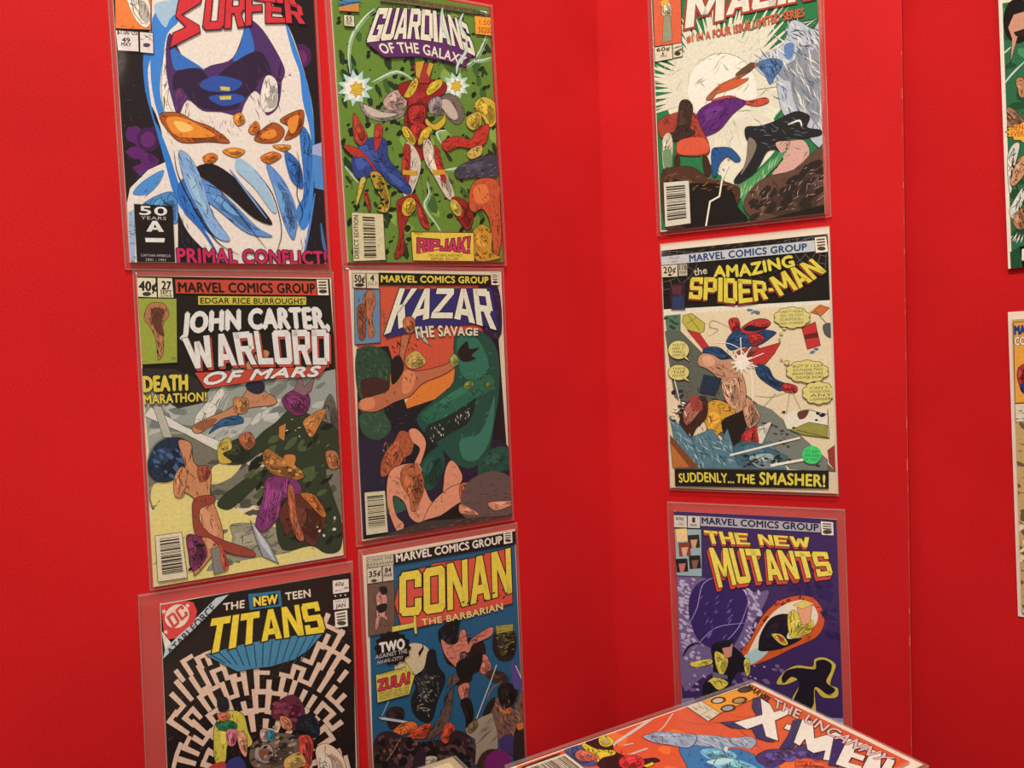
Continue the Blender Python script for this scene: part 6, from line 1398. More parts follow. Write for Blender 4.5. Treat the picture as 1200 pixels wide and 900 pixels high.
('p','d4ccaa',[45,90.4,1.9,58.4,40.6,96.2],0,0,'1a1210'),
('p','d4ccaa',[46.4,89.1,-6.4,44.9,41.6,94.6],0,0,'1a1210'),
('p','d4ccaa',[48.5,87.4,6.9,47.6,43.2,92.4],0,0,'1a1210'),
('p','d4ccaa',[51.4,85.6,22.6,54,45.5,89.9],0,0,'1a1210'),
('p','d4ccaa',[54.1,84.2,18.9,37.6,47.8,88],0,0,'1a1210'),
('p','d4ccaa',[56,83.4,29.5,45.3,49.4,86.8],0,0,'1a1210'),
('p','d4ccaa',[57.3,83,19.9,22,50.6,86],0,0,'1a1210'),
('p','d4ccaa',[59,82.5,30.1,31.7,52.1,85.2],0,0,'1a1210'),
('p','d4ccaa',[61.6,81.9,38.1,34,54.5,84],0,0,'1a1210'),
('p','d4ccaa',[65.1,81.5,47.3,36.7,57.7,82.9],0,0,'1a1210'),
('p','d4ccaa',[68.4,81.5,55,38.9,60.8,82.1],0,0,'1a1210'),
('p','d4ccaa',[70.8,81.6,55.9,15.6,63.1,81.7],0,0,'1a1210'),
('p','d4ccaa',[72.3,81.8,61.7,28.4,64.6,81.6],0,0,'1a1210'),
('p','d4ccaa',[74,82,65.2,23.2,66.2,81.5],0,0,'1a1210'),
('p','d4ccaa',[76.6,82.6,71.9,34.8,68.8,81.5],0,0,'1a1210'),
('p','d4ccaa',[80,83.6,79,43.4,72.3,81.8],0,0,'1a1210'),
('p','d4ccaa',[83.4,85,89.2,25.9,75.7,82.4],0,0,'1a1210'),
('p','d4ccaa',[85.8,86.1,92.6,40.1,78.3,83.1],0,0,'1a1210'),
('p','d4ccaa',[87.3,87,100.2,27.9,79.9,83.6],0,0,'1a1210'),
('p','d4ccaa',[88.7,87.8,100,41.6,81.4,84.2],0,0,'1a1210'),
('p','d4ccaa',[90.8,89.2,101.3,53.1,83.8,85.1],0,0,'1a1210'),
('p','d4ccaa',[93.7,91.4,113.4,46,86.9,86.7],0,0,'1a1210'),
('p','d4ccaa',[96.4,93.9,129.1,39.2,90.1,88.7],0,0,'1a1210'),
('p','d4ccaa',[98.4,96,146.3,31.6,92.4,90.4],0,0,'1a1210'),
('p','d4ccaa',[99.6,97.5,142,45.3,93.9,91.6],0,0,'1a1210'),
('p','d4ccaa',[100.6,98.7,144.2,49.8,95.1,92.6],0,0,'1a1210'),
('p','d4ccaa',[102,100.6,145.7,57.6,96.8,94.3],0,0,'1a1210'),
('p','d4ccaa',[103.8,103.5,151.3,65.5,99.1,96.8],0,0,'1a1210'),
('p','d4ccaa',[105.5,106.8,171.4,67.1,101.4,99.8],0,0,'1a1210'),
('p','d4ccaa',[106.7,109.5,143.9,89.2,103.1,102.3],0,0,'1a1210'),
('p','d4ccaa',[107.3,111.4,152.3,91.2,104.1,104],0,0,'1a1210'),
('p','d4ccaa',[107.8,112.8,142.3,98,104.8,105.4],0,0,'1a1210'),
('p','d4ccaa',[108.3,114.8,142.9,102.5,105.8,107.3],0,0,'1a1210'),
('p','d4ccaa',[108.8,117.8,160.2,107.1,106.9,110.2],0,0,'1a1210'),
('p','d4ccaa',[109.2,121.4,148.7,116.5,108,113.7],0,0,'1a1210'),
('p','d4ccaa',[109.2,124.4,164.9,124.4,108.7,116.8],0,0,'1a1210'),
('p','d4ccaa',[109.1,126.4,150.6,128,109,118.8],0,0,'1a1210'),
('h','a8b888',60,0.7,16,45,90,[20.9,65.7,132.2,72.9,134.2,163.7,28.9,157.4],3),
('h','dcd4b0',46,0.8,26,-60,70,[4.6,28.3,168.5,65.2,164.6,106,13.6,98.1],4),
('p','b0b4b0',[107.2,99.8,120.9,91.9,137,85.9,144.1,66.3,153.2,67,165.6,77.6,175.6,77.2,172.4,191,149.7,169,134.5,155.8,130,133.7,127.9,119.9,117.4,115.2],1,0.4,'1a1210'),
('h','4c5c6c',80,0.8,18,60,30,[110.1,95,145.3,70.5,173.2,76.6,172.3,180.5,134.6,153.1],5),
('h','e0dcc8',70,0.8,20,60,30,[110.1,95,145.3,70.5,173.2,76.6,172.3,180.5,134.6,153.1],6),
('p','4c6c8c',[109.9,100.4,126,98.2,136.3,105.6,128,117.3,122.4,124.2,117.5,112.6],1,0.4,'1a1210'),
('p','5c7c9c',[138.2,87.5,147.3,88,145.6,100.9,139,100.9],1,0,'1a1210'),
('h','3c3c40',24,0.8,12,30,60,[145.4,67.9,171,65.8,172.5,97.2,147.2,89.4],7),
('p','a85c38',[56.2,125.7,70.8,114.6,87.7,109.6,104.5,99.3,109.8,103,90.4,112.8,101.3,113.5,70.6,121.4,61.8,128.1],1,0.4,'1a1210'),
('p','c0582c',[67.7,122.2,79.3,113.4,101.3,113.5,90.1,119.5,79,121.6],1,0,'1a1210'),
('p','5c4428',[87.8,106.8,104.6,97.9,107.1,103.8,96,108.4],1,0,'1a1210'),
('p','c04830',[61.8,129.4,81.5,127.5,97.7,135.9,116.7,136,120.5,141.3,108.3,143.2,92.2,137.6,78.3,137.9],1,0.4,'1a1210'),
('p','5c2464',[45.6,140.5,58.9,131.7,81.4,130.2,97.7,137.2,83.6,147,69,161.1,51.8,165.2,44.8,159.9],1,0.5,'1a1210'),
('h','3c1444',22,0.7,10,-40,20,[47,140.7,86.8,133.9,69.1,158.3,51.9,163.9],8),
('p','a03c28',[2.7,141.7,18,135.7,32.7,135.5,44.2,140.3,49.3,155.1,57.2,173.1,53.9,185.1,22.1,178.9,25.7,162.5,17.1,155.5,5,159.2],1,0.5,'1a1210'),
('p','3c2820',[27.2,126.1,34.7,123.2,40.3,128.4,41.4,137,37.8,153.2,43.4,159.7,34.5,163.9,16.8,163.9,23.4,148],1,0.4,'1a1210'),
('h','3c1c14',34,0.8,12,75,25,[6,136.5,47,140.7,55.4,183.9,22.1,178.9],9),
('p','cc5434',[25.6,165.3,51.8,166.6,55.4,182.5,25,179.4],1,0,'1a1210'),
('p','3c2418',[19,181.3,25,180.8,24.5,193.4,18.6,192.6],1,0,'1a1210'),
('p','3c2418',[49.6,185.8,55.3,186.7,58.9,203.9,51.6,205.7],1,0,'1a1210'),
('p','c8bc98',[6.4,162.3,14.2,155,18.2,167,15.1,189.3,6.6,193.7],1,0.3,'1a1210'),
('p','6c8c5c',[6.8,173.8,16.3,175.2,14.9,194.9,8.1,194],1,0,'1a1210'),
('p','24507c',[59.7,181.8,68.3,178.9,80.8,182.2,90.1,194.6,84.5,196.5,76.4,189.8,67.6,196.8,64.4,207.5,60.2,206.9],1,0.4,'1a1210'),
('h','142c4c',14,0.7,7,50,12,[61.3,179.2,82.2,183.8,75.8,203.5,61.7,204.3],10),
('p','1f2020',[96.7,162.9,110.3,163.8,123.7,162,139.7,156.7,150.1,155.8,160.2,162.8,157.3,172.9,169.8,177.5,169.7,182.7,154.4,182.9,138.9,180.5,128.1,189.5,117.4,190.5,106,207.8,89.1,219.1,82.3,215.5,95.3,200.8,104,188.5,96.3,173.7],1,0.5,'1a1210'),
('p','7c6c58',[99.1,174.1,106.9,182.2,101,196.2,89.4,211,95.5,195.4],1,0,'1a1210'),
('h','6c7078',26,0.7,10,20,40,[102.2,163.8,155.1,161.9,159.6,181.1,117.5,187.9],11),
('p','c89c84',[125.6,183.7,141.4,183.5,154.3,185.6,158.9,199.5,148.2,213.8,132.1,224.9,124,229.2,120.1,226,121.9,212.8,132.9,200.9],1,0.6,'1a1210'),
('p','cc9c88',[134.2,201.1,155.3,193.6,148.3,208.5,129.6,221.9,122.8,226.4,124.6,213.1],1,0,'1a1210'),
('p','243c5c',[121.3,231.6,137.2,228.3,142.1,239.6,139,252.6,125.8,253.7,120.8,245],1,0.5,'1a1210'),
('h','14202c',14,0.8,8,60,12,[121.4,226.2,142.4,229,141.5,255.6,123.1,253.4],12),
('l','e0dcc8',2,[139.4,167.2,149.8,165,152.2,170.7],1),
('p','4c8c4c',[86.3,221.5,103.1,212.8,122.4,199.4,138.5,191.1,127.5,205.5,116.5,214.7,99.8,228.8,91,244.1],0,0,'1a1210'),
('h','a8c890',30,0.7,12,110,14,[86.1,227,133.3,190.3,127.7,200.1,93.7,244.4],13),
('p','4c3020',[3.3,199,18.6,192.6,39,195.5,55.8,209.1,78.1,217.7,88.8,227.3,79.7,248.3,51,258.9,33.5,259.8,6.9,256.9],1,0.4,'1a1210'),
('p','17120f',[9.1,205.5,38.4,212.3,75.2,220,85.5,243.4,93.1,260.8,33.5,260.4,7.6,239.7],1,0,'1a1210'),
('h','8c6038',40,0.7,9,-10,25,[6.4,196.6,81,215.3,80.3,231.8,8.8,211.2],14),
('p','5c4030',[94.1,233.5,113.7,217,143,213,171.8,196.2,171,259,114.8,261.9,93.5,249.9],1,0.4,'1a1210'),
('o','2a201a',34,3,7,2,-30,[100,223.3,171.4,206.6,169.7,258.9,98.8,256],15),
('h','a8907c',40,0.6,9,-40,40,[99.8,228.8,171.4,206.6,169.9,253.7,101.6,253.6],16),
('p','1a1612',[76.3,264.5,172.5,251.3,172.2,261.3,0.8,258.5],0,0,'1a1210'),
('l','e8e0d0',1.8,[77.4,198.3,69.8,213.8,66.4,230,56.2,234.3,51,258.9],0),
('l','d8d0c0',0.6,[80.3,160.2,82.7,168.8,78.3,176.3,83.6,182.7],1),
('part','corner_box',None),
('p','d05c38',[2.5,-4.1,33.8,-1.5,32.4,63.1,2,60.9],0,0.6,'1a1210'),
('p','c8b48c',[11.3,17.9,20.1,17.5,22.8,27.2,21.1,33.4,12.5,29.8],1,0.4,'1a1210'),
('p','c8a43c',[10.5,15.3,21.2,12,19.1,19.7,12.1,19.8],0,0,'1a1210'),
('p','8c8c68',[13.4,30.9,21.2,31.8,22.2,58.5,11,58.6],0,0.4,'1a1210'),
('p','cfc49c',[1.6,61.7,21.6,63,21.7,77.9,2,77.3],0,0.5,'1a1210'),
('p','cfc49c',[22.4,62.8,32.7,63.3,32.5,77.5,22.1,77.3],0,0.5,'1a1210'),
('t','60¢','2a2018',[4.4,63.1,19,64.1],[4.2,67,18.8,68.4],0.05,None),
('t','1','2a2018',[10.5,69,11.9,69.1],[10.4,71.7,11.8,71.6],0.04,None),
('t','DEC','2a2018',[8.7,71.6,15.7,72.1],[8.6,73.9,15.6,74.4],0.02,None),
('p','3a3024',[30.7,74.3,30.3,75.2,29.4,75.8,28,76,26.4,75.7,25.1,75,24.1,74,23.8,72.9,24.2,72,25.2,71.4,26.6,71.2,28.1,71.5,29.5,72.2,30.4,73.2],0,0,'1a1210'),
('h','4a4034',5,1,14,-8,4,[23.7,64.1,32,64.5,31.7,71.2,23.4,70.3],17),
('part','title_lettering',None),
('b','M','d8d0b0',[41.9,10.3,81.1,11.6],[36.4,49.2,78.3,49.1],('a83c2c',2.2),None,0.04),
('b','AGIK','d8d0b0',[87.5,13.2,171.3,13.8],[80.6,45.2,167.2,47.8],('a83c2c',2.2),None,0.08),
('b','M','d8d0b0',[41.9,10.3,81.1,11.6],[36.4,49.2,78.3,49.1],('1a1612',0.5),None,0.04),
('part','subtitle_lettering',None),
('t','#1 IN A FOUR ISSUE LIMITED SERIES','b85838',[37.8,57.2,84.2,57.2,133.5,55.2,157.9,55.6],[38.2,63.5,83.9,65.1,133.3,63.3,158.4,63.4],0.05,None),
('part','barcode_box',None),
('p','cfc8a8',[6,207.4,34.4,209,34.6,254.8,5.8,255.6],0,0.5,'1a1210'),
('p','2a241c',[8.8,212.4,29.9,213.3,29.9,215,8.8,214],0,0,'1a1210'),
('p','2a241c',[8.8,214.9,29.9,215.8,29.9,217.4,8.8,216.6],0,0,'1a1210'),
('p','2a241c',[8.8,218,29.9,218.8,29.9,219.7,8.8,219],0,0,'1a1210'),
('p','2a241c',[8.8,220.4,29.9,221.1,30,222,8.8,221.4],0,0,'1a1210'),
('p','2a241c',[8.8,222.2,30,222.8,30,224.5,8.8,223.9],0,0,'1a1210'),
('p','2a241c',[8.8,224.5,30,225,30,226.6,8.8,226.1],0,0,'1a1210'),
('p','2a241c',[8.8,227,30,227.5,30,228,8.8,227.6],0,0,'1a1210'),
('p','2a241c',[8.8,229,30,229.4,30,230,8.8,229.6],0,0,'1a1210'),
('p','2a241c',[8.8,230.2,30,230.5,30,231.1,8.8,230.8],0,0,'1a1210'),
('p','2a241c',[8.8,232.2,30,232.5,30,234.1,8.8,233.9],0,0,'1a1210'),
('p','2a241c',[8.8,235.3,30,235.5,30,236.4,8.8,236.3],0,0,'1a1210'),
('p','2a241c',[8.7,237.1,30,237.2,30,238.8,8.7,238.8],0,0,'1a1210'),
('p','2a241c',[8.7,240.3,30,240.2,30,240.8,8.7,240.8],0,0,'1a1210'),
('p','2a241c',[8.7,241.7,30,241.6,30,242.5,8.7,242.7],0,0,'1a1210'),
('p','2a241c',[8.7,243.5,30,243.4,30,245,8.7,245.2],0,0,'1a1210'),
('p','2a241c',[8.7,245.8,30,245.5,30,246.1,8.7,246.3],0,0,'1a1210'),
('p','2a241c',[8.7,247.2,30,246.9,30,248.5,8.7,248.9],0,0,'1a1210'),
 ],
 'web_masthead': [
('part','cover_artwork',None),
('p','cfc8a8',[-1.6,-0.6,174,-2.1,175,262.4,-4.9,269.4],0,0,'1a1210'),
('p','15120f',[-1.1,-0.2,173.4,-1.6,174.5,66,-1.3,64],0,0,'1a1210'),
('l','6c6c64',0.35,[9.9,1.1,9.4,3.5,8.4,5.8,6.7,7.7,4.6,9.1,2.2,10,-0.4,10.3],0),
('l','6c6c64',0.35,[17.8,1.8,17,6.1,15.2,10.1,12.3,13.4,8.7,15.9,4.4,17.5,-0.2,17.9],0),
('l','6c6c64',0.35,[25.6,2.6,24.5,8.7,21.9,14.3,17.9,19.1,12.7,22.7,6.6,24.9,0,25.6],0),
('l','6c6c64',0.35,[34.2,3.4,32.8,11.6,29.4,19,24,25.4,17.1,30.2,9.1,33.2,0.3,34.1],0),
('l','6c6c64',0.35,[42.8,4.2,41,14.4,36.8,23.7,30.1,31.6,21.6,37.7,11.5,41.4,0.6,42.7],0),
('l','6c6c64',0.35,[-0.8,0,46,6.8],0),
('l','6c6c64',0.35,[-0.8,0,43.7,17.3],0),
('l','6c6c64',0.35,[-0.8,0,38.9,26.8],0),
('l','6c6c64',0.35,[-0.8,0,31.7,34.9],0),
('l','6c6c64',0.35,[-0.8,0,22.6,41],0),
('l','6c6c64',0.35,[-0.8,0,12.1,44.8],0),
('l','6c6c64',0.35,[-0.8,0,0.7,46.1],0),
('l','6c6c64',0.35,[164.5,-1.9,164.7,0.4,165.4,2.7,166.7,4.7,168.3,6.4,170.3,7.6,172.5,8.2],0),
('l','6c6c64',0.35,[157.7,-2.6,158.1,1.5,159.4,5.4,161.6,9,164.5,11.9,168,14,171.8,15.1],0),
('l','6c6c64',0.35,[150.9,-3.4,151.4,2.5,153.3,8.2,156.5,13.3,160.7,17.4,165.6,20.4,171.1,22.1],0),
('l','6c6c64',0.35,[143.3,-4.2,144,3.7,146.5,11.3,150.7,18.1,156.4,23.6,163,27.6,170.3,29.8],0),
('l','6c6c64',0.35,[135.6,-5,136.5,4.9,139.7,14.4,145,22.9,152.1,29.8,160.4,34.8,169.5,37.5],0),
('l','6c6c64',0.35,[173.4,-1,132.5,-3.2],0),
('l','6c6c64',0.35,[173.4,-1,133.8,7.1],0),
('l','6c6c64',0.35,[173.4,-1,137.6,17],0),
('l','6c6c64',0.35,[173.4,-1,143.4,25.7],0),
('l','6c6c64',0.35,[173.4,-1,150.9,32.8],0),
('l','6c6c64',0.35,[173.4,-1,159.7,37.8],0),
('l','6c6c64',0.35,[173.4,-1,169.2,40.5],0),
('h','5c5c54',26,0.5,9,-12,14,[42.9,0.1,155.7,-1.3,157.1,3.6,42.7,5.1],1),
('h','5c5c54',30,0.35,12,20,60,[30,22.3,155.1,17.5,154.8,26.9,57.8,54.6],2),
('p','c8b48c',[-0.5,70.2,175.1,70.6,175.7,264.1,-3.4,276.4],0,0,'1a1210'),
('p','cdbb90',[0.6,70.3,172.9,69.6,174.7,238.7,1.4,239.7],0,0,'1a1210'),
('p','545848',[0.6,88.1,18.3,89,74,148.2,142.4,207.4,174.1,238.7,135.2,236.4,71.5,214.6,8.3,160.4],0,0.4,'1a1210'),
('h','34382c',60,0.6,10,40,15,[0.6,88.1,74,148.2,165.8,235.7,71.5,214.6,8.3,160.4],3),
('p','6c7060',[96.2,168.3,112.1,175,166.1,226.2,165.7,238.9,128.9,236.6,85.6,191.3],0,0.3,'1a1210'),
('o','34382c',26,1,2.6,1.6,0,[99.2,174.9,160,229.5,153.7,236,104.7,201.1],4),
('p','4c6850',[1.3,71,19,70.4,18.3,89,2.3,88.2],0,0,'1a1210'),
('o','2c3c2c',8,1.5,3,1.8,0,[1.3,71,18.9,72.1,18.3,89,2.3,88.2],5),
('p','a8a03c',[21.7,72.3,31.2,70.2,45.6,82.1,44.2,90.4,35.5,94,25.4,86,20.4,79],0,0.6,'1a1210'),
('l','5c5824',0.7,[27.7,72.6,39.1,88.4],0),
('l','5c5824',0.6,[25.6,81,36.2,74.8],0),
('p','b02c28',[145.3,91.9,158.6,86.9,162.9,110.8,150.1,114.3],0,0.6,'1a1210'),
('p','5c1a18',[146.6,99.6,160.7,97.1,161.1,102.2,147.7,104.1],0,0,'1a1210'),
('p','b8602c',[154.3,77.2,163.7,70,172.8,73.7,164.8,81],0,0.5,'1a1210'),
('o','546c74',5,2,3,1.8,0,[86.9,68.1,106.2,69.3,102.8,75.6,89.9,74.8],6),
('l','4c4c44',0.8,[158.9,75.9,176.2,97.3],0),
('p','4c4c44',[166,90.5,174.1,89.4,173.7,103.4,167.2,100],1,0,'1a1210'),
('o','54707c',3,2,3,1.8,0,[153.2,111.9,160.8,112.3,159,121.7,152.9,121.4],7),
('p','8c3028',[166.4,216.7,175,210.2,174.1,238.7,167.5,229.3],0,0.4,'1a1210'),
('p','a82c28',[25.3,87.7,39,91.8,50.3,109.1,43.4,111.1],0,0.5,'1a1210'),
('p','a82c28',[70.8,82.5,74,78.1,81.5,79.2,82.7,90.8,76,95.4],1,0.5,'1a1210'),
('p','1f3c5c',[67.4,103.2,76.1,92.1,92.6,89.7,118.1,94.3,116.3,99,101.6,108,85.4,109,72,111.7],1,0.6,'1a1210'),
('p','a82c28',[82.7,90.8,96.1,81.7,109,80.8,114.6,86,107,92.1,92.4,96.2],1,0.6,'1a1210'),
('p','15161c',[86,90.9,92.7,86.4,102.3,88.6,111.9,89.1,98.9,93.3],1,0,'1a1210'),
('p','a82c28',[90.7,97.7,98.9,94.9,107.7,100.2,103.3,105.8,95.2,106.8],1,0.5,'1a1210'),
('p','1f3c5c',[43.5,108.8,58.8,107.8,71.8,118.3,81.5,125.2,74.7,128.3,54.9,121,43.2,115.5],1,0.5,'1a1210'),
('p','8c4034',[78.6,113.6,91.9,109.2,101.6,109.7,98,119.3,88,125.5,78.2,123.5],1,0.4,'1a1210'),
('p','a82c28',[89.8,122.3,101.5,111.3,124,105.8,117.3,116.8,107.4,127.8,97.7,128.4],0,0.5,'1a1210'),
('p','1f3c5c',[99.3,127.5,110.4,131.1,116.4,142.7,128.8,149.4,122.3,155.7,112.9,150.7,102,142.3,97.5,134],1,0.6,'1a1210'),
('p','a82c28',[122.4,152.5,127.3,147.8,138.1,151.2,137.8,157.6,128.5,157.5],1,0.5,'1a1210'),
('h','15161c',26,0.7,7,40,40,[45.2,107.2,75,121.7,113.2,142.6,122.4,152.5,100.8,132.4,68.8,108.2],8),
('l','8c8468',0.7,[49.1,95.7,59.5,89.5,50.2,85.7,54.8,79.3,72.9,88.6],1),
('l','e0d8b8',1.0,[52.2,103.5,72.3,105.1,88.3,118.9,93.7,148.6,89.2,181.4,67.9,221.3],1),
('l','8a8060',0.5,[131.7,155.9,112.5,162,96.5,160.1],1),
('l','8a8060',0.5,[131.6,157.5,126,183.2],0),
('l','8a8060',0.5,[133.2,155.9,141.9,175.3],0),
('l','8a8060',0.5,[117.4,158.2,85.6,191.3],0),
('p','b0805c',[36.1,120.3,41.6,113.8,53.4,115.9,61.7,121.2,75,121.7,82.7,135.2,86.9,155,82.8,178.1,72.4,191.3,70.2,161.4,57.5,141.1,46,130.7,37.6,127.1],1,0.6,'1a1210'),
('p','c89870',[41.4,117.1,51.7,117.5,54.7,126,44.5,127.3],1,0,'1a1210'),
('p','c89870',[62.4,144.6,77.6,141.6,80.1,161.5,73,174.7,63.5,161.2],1,0.4,'1a1210'),
('p','c08c2c',[39,177.7,49.8,164.4,66.6,168,76.1,181.3,68.9,194.6,55.2,201.4,51,221.6,44.5,214.9,43.5,194.7],1,0.6,'1a1210'),
('p','3c2018',[14.5,181,25.7,164,43.1,160.9,44.1,181.2,31.5,194.7,23.9,208.3,13.5,205],1,0.5,'1a1210'),
('p','9c5c48',[18.3,174.2,32.8,160.8,39.3,171,21.1,191.3],1,0.3,'1a1210'),
('p','1c2c3c',[36.5,155.7,42.4,136.7,61.6,141.2,53.4,159.4],0,0.5,'1a1210'),
('p','8c3c30',[25.9,160.6,36.3,160.8,39.2,174.4,28.8,174.3],1,0,'1a1210'),
('h','2a1410',60,0.7,8,60,45,[22.2,164,61.7,121.2,84.1,141.8,75.8,188,37.8,208.2],9),
('p','1c1510',[59.1,187.9,82.9,174.8,86.7,161.6,87.4,188,71.5,214.6],1,0,'1a1210'),
('p','a82c28',[80.3,201.2,95.3,193,101.6,197.9,96.2,214.3,84.5,221.1],1,0.6,'1a1210'),
('p','c8c0a4',[96.9,194.6,103.5,191.3,111.6,188.1,104.6,204.4,99.4,214.3,91.1,221,87.8,219.4,97.9,211],1,0.3,'1a1210'),
('p','b08060',[82.9,174.8,88.3,161.6,100.6,181.5,88.8,194.6],1,0.4,'1a1210'),
('p','cfc8ac',[96.1,125.8,89.4,127.2,94.2,132.2,87.6,130.1,89.2,136.9,84.6,131.7,82.6,138.5,81.2,131.6,76.1,136.5,78.3,129.8,71.4,131.5,76.7,126.8,69.9,124.8,76.8,123.4,71.9,118.3,78.6,120.5,76.9,113.7,81.6,118.9,83.6,112.2,85,119,90.1,114.2,87.9,120.8,94.6,119.2,89.5,123.8],0,0,'1a1210'),
('p','e8e0c4',[90,124.9,89.2,128.3,87.3,131,84.6,132.4,81.7,132.3,79.1,130.7,77.4,127.9,76.9,124.4,77.7,121,79.6,118.3,82.3,116.9,85.2,117,87.8,118.7,89.5,121.5],1,0,'1a1210'),
('l','e8e0c4',1,[83.2,122,83.1,99],0),
('l','e8e0c4',1,[86.4,123.8,106.2,116.4],0),
('l','e8e0c4',1,[86.4,126.1,99.2,129.8],0),
('l','e8e0c4',1,[81.5,123.6,93.5,109.3],0),
('p','4c7074',[2.1,180.9,14.1,191.3,24.1,204.9,48.7,194.7,58.3,208.1,65.6,194.6,71.5,214.6,84.7,214.5,110.9,207.6,125.8,236.7,8.6,237.8,6.3,208.5],0,0.3,'1a1210'),
('h','1c2c30',60,0.7,12,50,40,[2.1,180.9,27.6,204.9,68.5,204.6,70.8,234.7,12.3,236],10),
('h','a8b8ac',50,0.7,12,55,40,[2.1,180.9,27.6,204.9,68.5,204.6,70.8,234.7,12.3,236],11),
('p','a8632c',[1.6,208.5,26.3,237.3,3.3,237.9],0,0.4,'1a1210'),
('p','704020',[1.9,201.6,8.1,208.5,33.2,237.2,22.8,237.4,1.6,210.3],0,0,'1a1210'),
('p','3c5c60',[71.5,214.6,88.3,207.8,113.8,217.4,126.1,226.9,80.7,236.1],1,0.3,'1a1210'),
('p','8c9c94',[87.7,224.3,110.5,220.7,116.4,233.6,97,235.7],1,0.4,'1a1210'),
('o','1c2420',16,1.5,3,1.8,0,[81.2,221.1,129.5,220.4,129,235,80.7,236.1],12),
('l','d8d4c0',2,[67.8,223,97.8,215,139.4,204.2],0),
('l','d8d4c0',2.6,[110,233.1,141.7,226.6],0),
('l','d8d4c0',1,[9.1,139.8,15.1,167.3,21.5,181],0),
('o','202420',16,1.5,3,1.8,0,[3.2,153.4,19.1,153.7,21.1,191.3,3.6,187.8],13),
('o','d8d4c0',8,1,2,1.8,0,[2.9,160.3,18.9,160.5,21.3,187.9,3.8,180.9],14),
('p','d0c8a8',[122.9,181.6,134.1,176.8,167.8,175.5,168.4,204,127.2,194.6],0,0,'1a1210'),
('o','1c1816',12,1.5,3,1.8,0,[123.2,175.1,164.8,175.5,160.9,200.9,127.2,194.6],15),
('p','8a8438',[130.3,196.2,149.2,188.1,167.3,191.3,166.9,204,142.6,200.9],0,0.5,'1a1210'),
('p','5c3028',[138.7,177.8,149.6,175.4,146.2,183.3,140,184.9],1,0,'1a1210'),
('l','3a3420',0.7,[167.8,175.5,168.4,204,136.5,196.1],0),
('l','3a3420',0.7,[149.6,175.4,167.6,180.3],0),
('part','publisher_banner',None),
('p','b0b0a4',[-0.7,6.8,30.6,6.4,160.8,5.2,161.2,16.2,30.3,16,-0.6,15.9],0,0,'1a1210'),
('t','MARVEL COMICS GROUP','1f3c5c',[31.5,7.7,153.1,7.6],[31.7,15.1,152.9,14.1],0.05,None),
('t','SPIDER-','5c6058',[8.7,8.2,21.9,8.1],[8.6,10.6,21.8,10.5],0.0,None),
('t','MAN','5c6058',[12,12.3,19.1,12.2],[11.9,14.6,19,14.6],0.0,None),
('part','approval_seal',None),
('p','d8cba8',[160.9,2.4,172.1,2.3,173.4,18,161.4,18.1],0,0.4,'1a1210'),
('p','4a4034',[162.6,4.3,170.6,4.2,170.7,5.8,162.7,5.8],0,0,'1a1210'),
('p','4a4034',[162.8,7.1,170.8,7,170.9,8.6,162.8,8.7],0,0,'1a1210'),
('p','4a4034',[162.9,9.9,171,9.9,171.1,11.4,162.9,11.5],0,0,'1a1210'),
('p','3a3228',[171.2,14.5,170.8,15.4,169.6,16,168,16.2,166.2,16.1,164.6,15.5,163.5,14.7,163.2,13.7,163.6,12.8,164.7,12.2,166.4,12,168.2,12.2,169.8,12.7,170.8,13.6],0,0,'1a1210'),
('part','corner_box',None),
('p','c4b890',[-0.6,16.6,18,16.5,17.8,29.7,-0.2,29.2],0,0.4,'1a1210'),
('p','a8a080',[18.9,16.6,28.8,16.8,28.7,29.6,18.9,29.4],0,0.4,'1a1210'),
('t','20¢','201a14',[2,18.2,16.2,18.4],[2.1,25,15.9,24.8],0.03,None),
('t','118','3a3024',[20.1,17.7,27.8,17.7],[20.2,23.1,27.9,23.1],0.03,None),
('t','MAR','3a3024',[20.5,24.2,27.8,24.1],[20.4,27.2,27.7,27.2],0.0,None),
('p','201a14',[11.2,27.5,11,28,10.4,28.4,9.5,28.6,8.6,28.6,7.8,28.2,7.2,27.7,7,27.1,7.2,26.5,7.8,26.1,8.7,25.9,9.6,26,10.5,26.3,11.1,26.9],0,0,'1a1210'),
('p','2c1c24',[8.3,37.4,25.1,37,24.8,65.7,9,64.7],0,0,'1a1210'),
('p','54242c',[10,39.2,22.3,39.4,20.2,50.2,11.5,47.8],0,0,'1a1210'),
('p','24344c',[10.4,51.2,23.6,50.4,23.9,65.6,10.8,64.8],0,0,'1a1210'),
('part','title_lettering',None),
('t','the','b8b088',[35.5,22.8,49.8,21.5],[36.2,30.4,50.3,29.1],0.02,None),
('t','AMAZING','c8b83c',[58.2,22.3,92.1,22.8,117.8,20.3,138.2,18.2],[57.8,33,91.6,35,117.4,31.5,140.6,29.6],0.06,('15120f',0.5)),
('b','SPIDER-','c8b83c',[32.2,31.7,58.6,33.9,85,37.7,118.6,43.6],[29.1,54.2,57.6,58.7,84.1,63.3,121.2,59.1],('2a1210',0.6),('8c2c28',-1.0,1.6),0.09),
('b','MAN','c8b83c',[114.8,39.3,134.7,31.4,157.9,23.2],[125.1,58.6,146.3,51.4,171.3,37.4],('2a1210',0.6),('8c2c28',-1.0,1.6),0.07),
('part','speech_balloon',None),
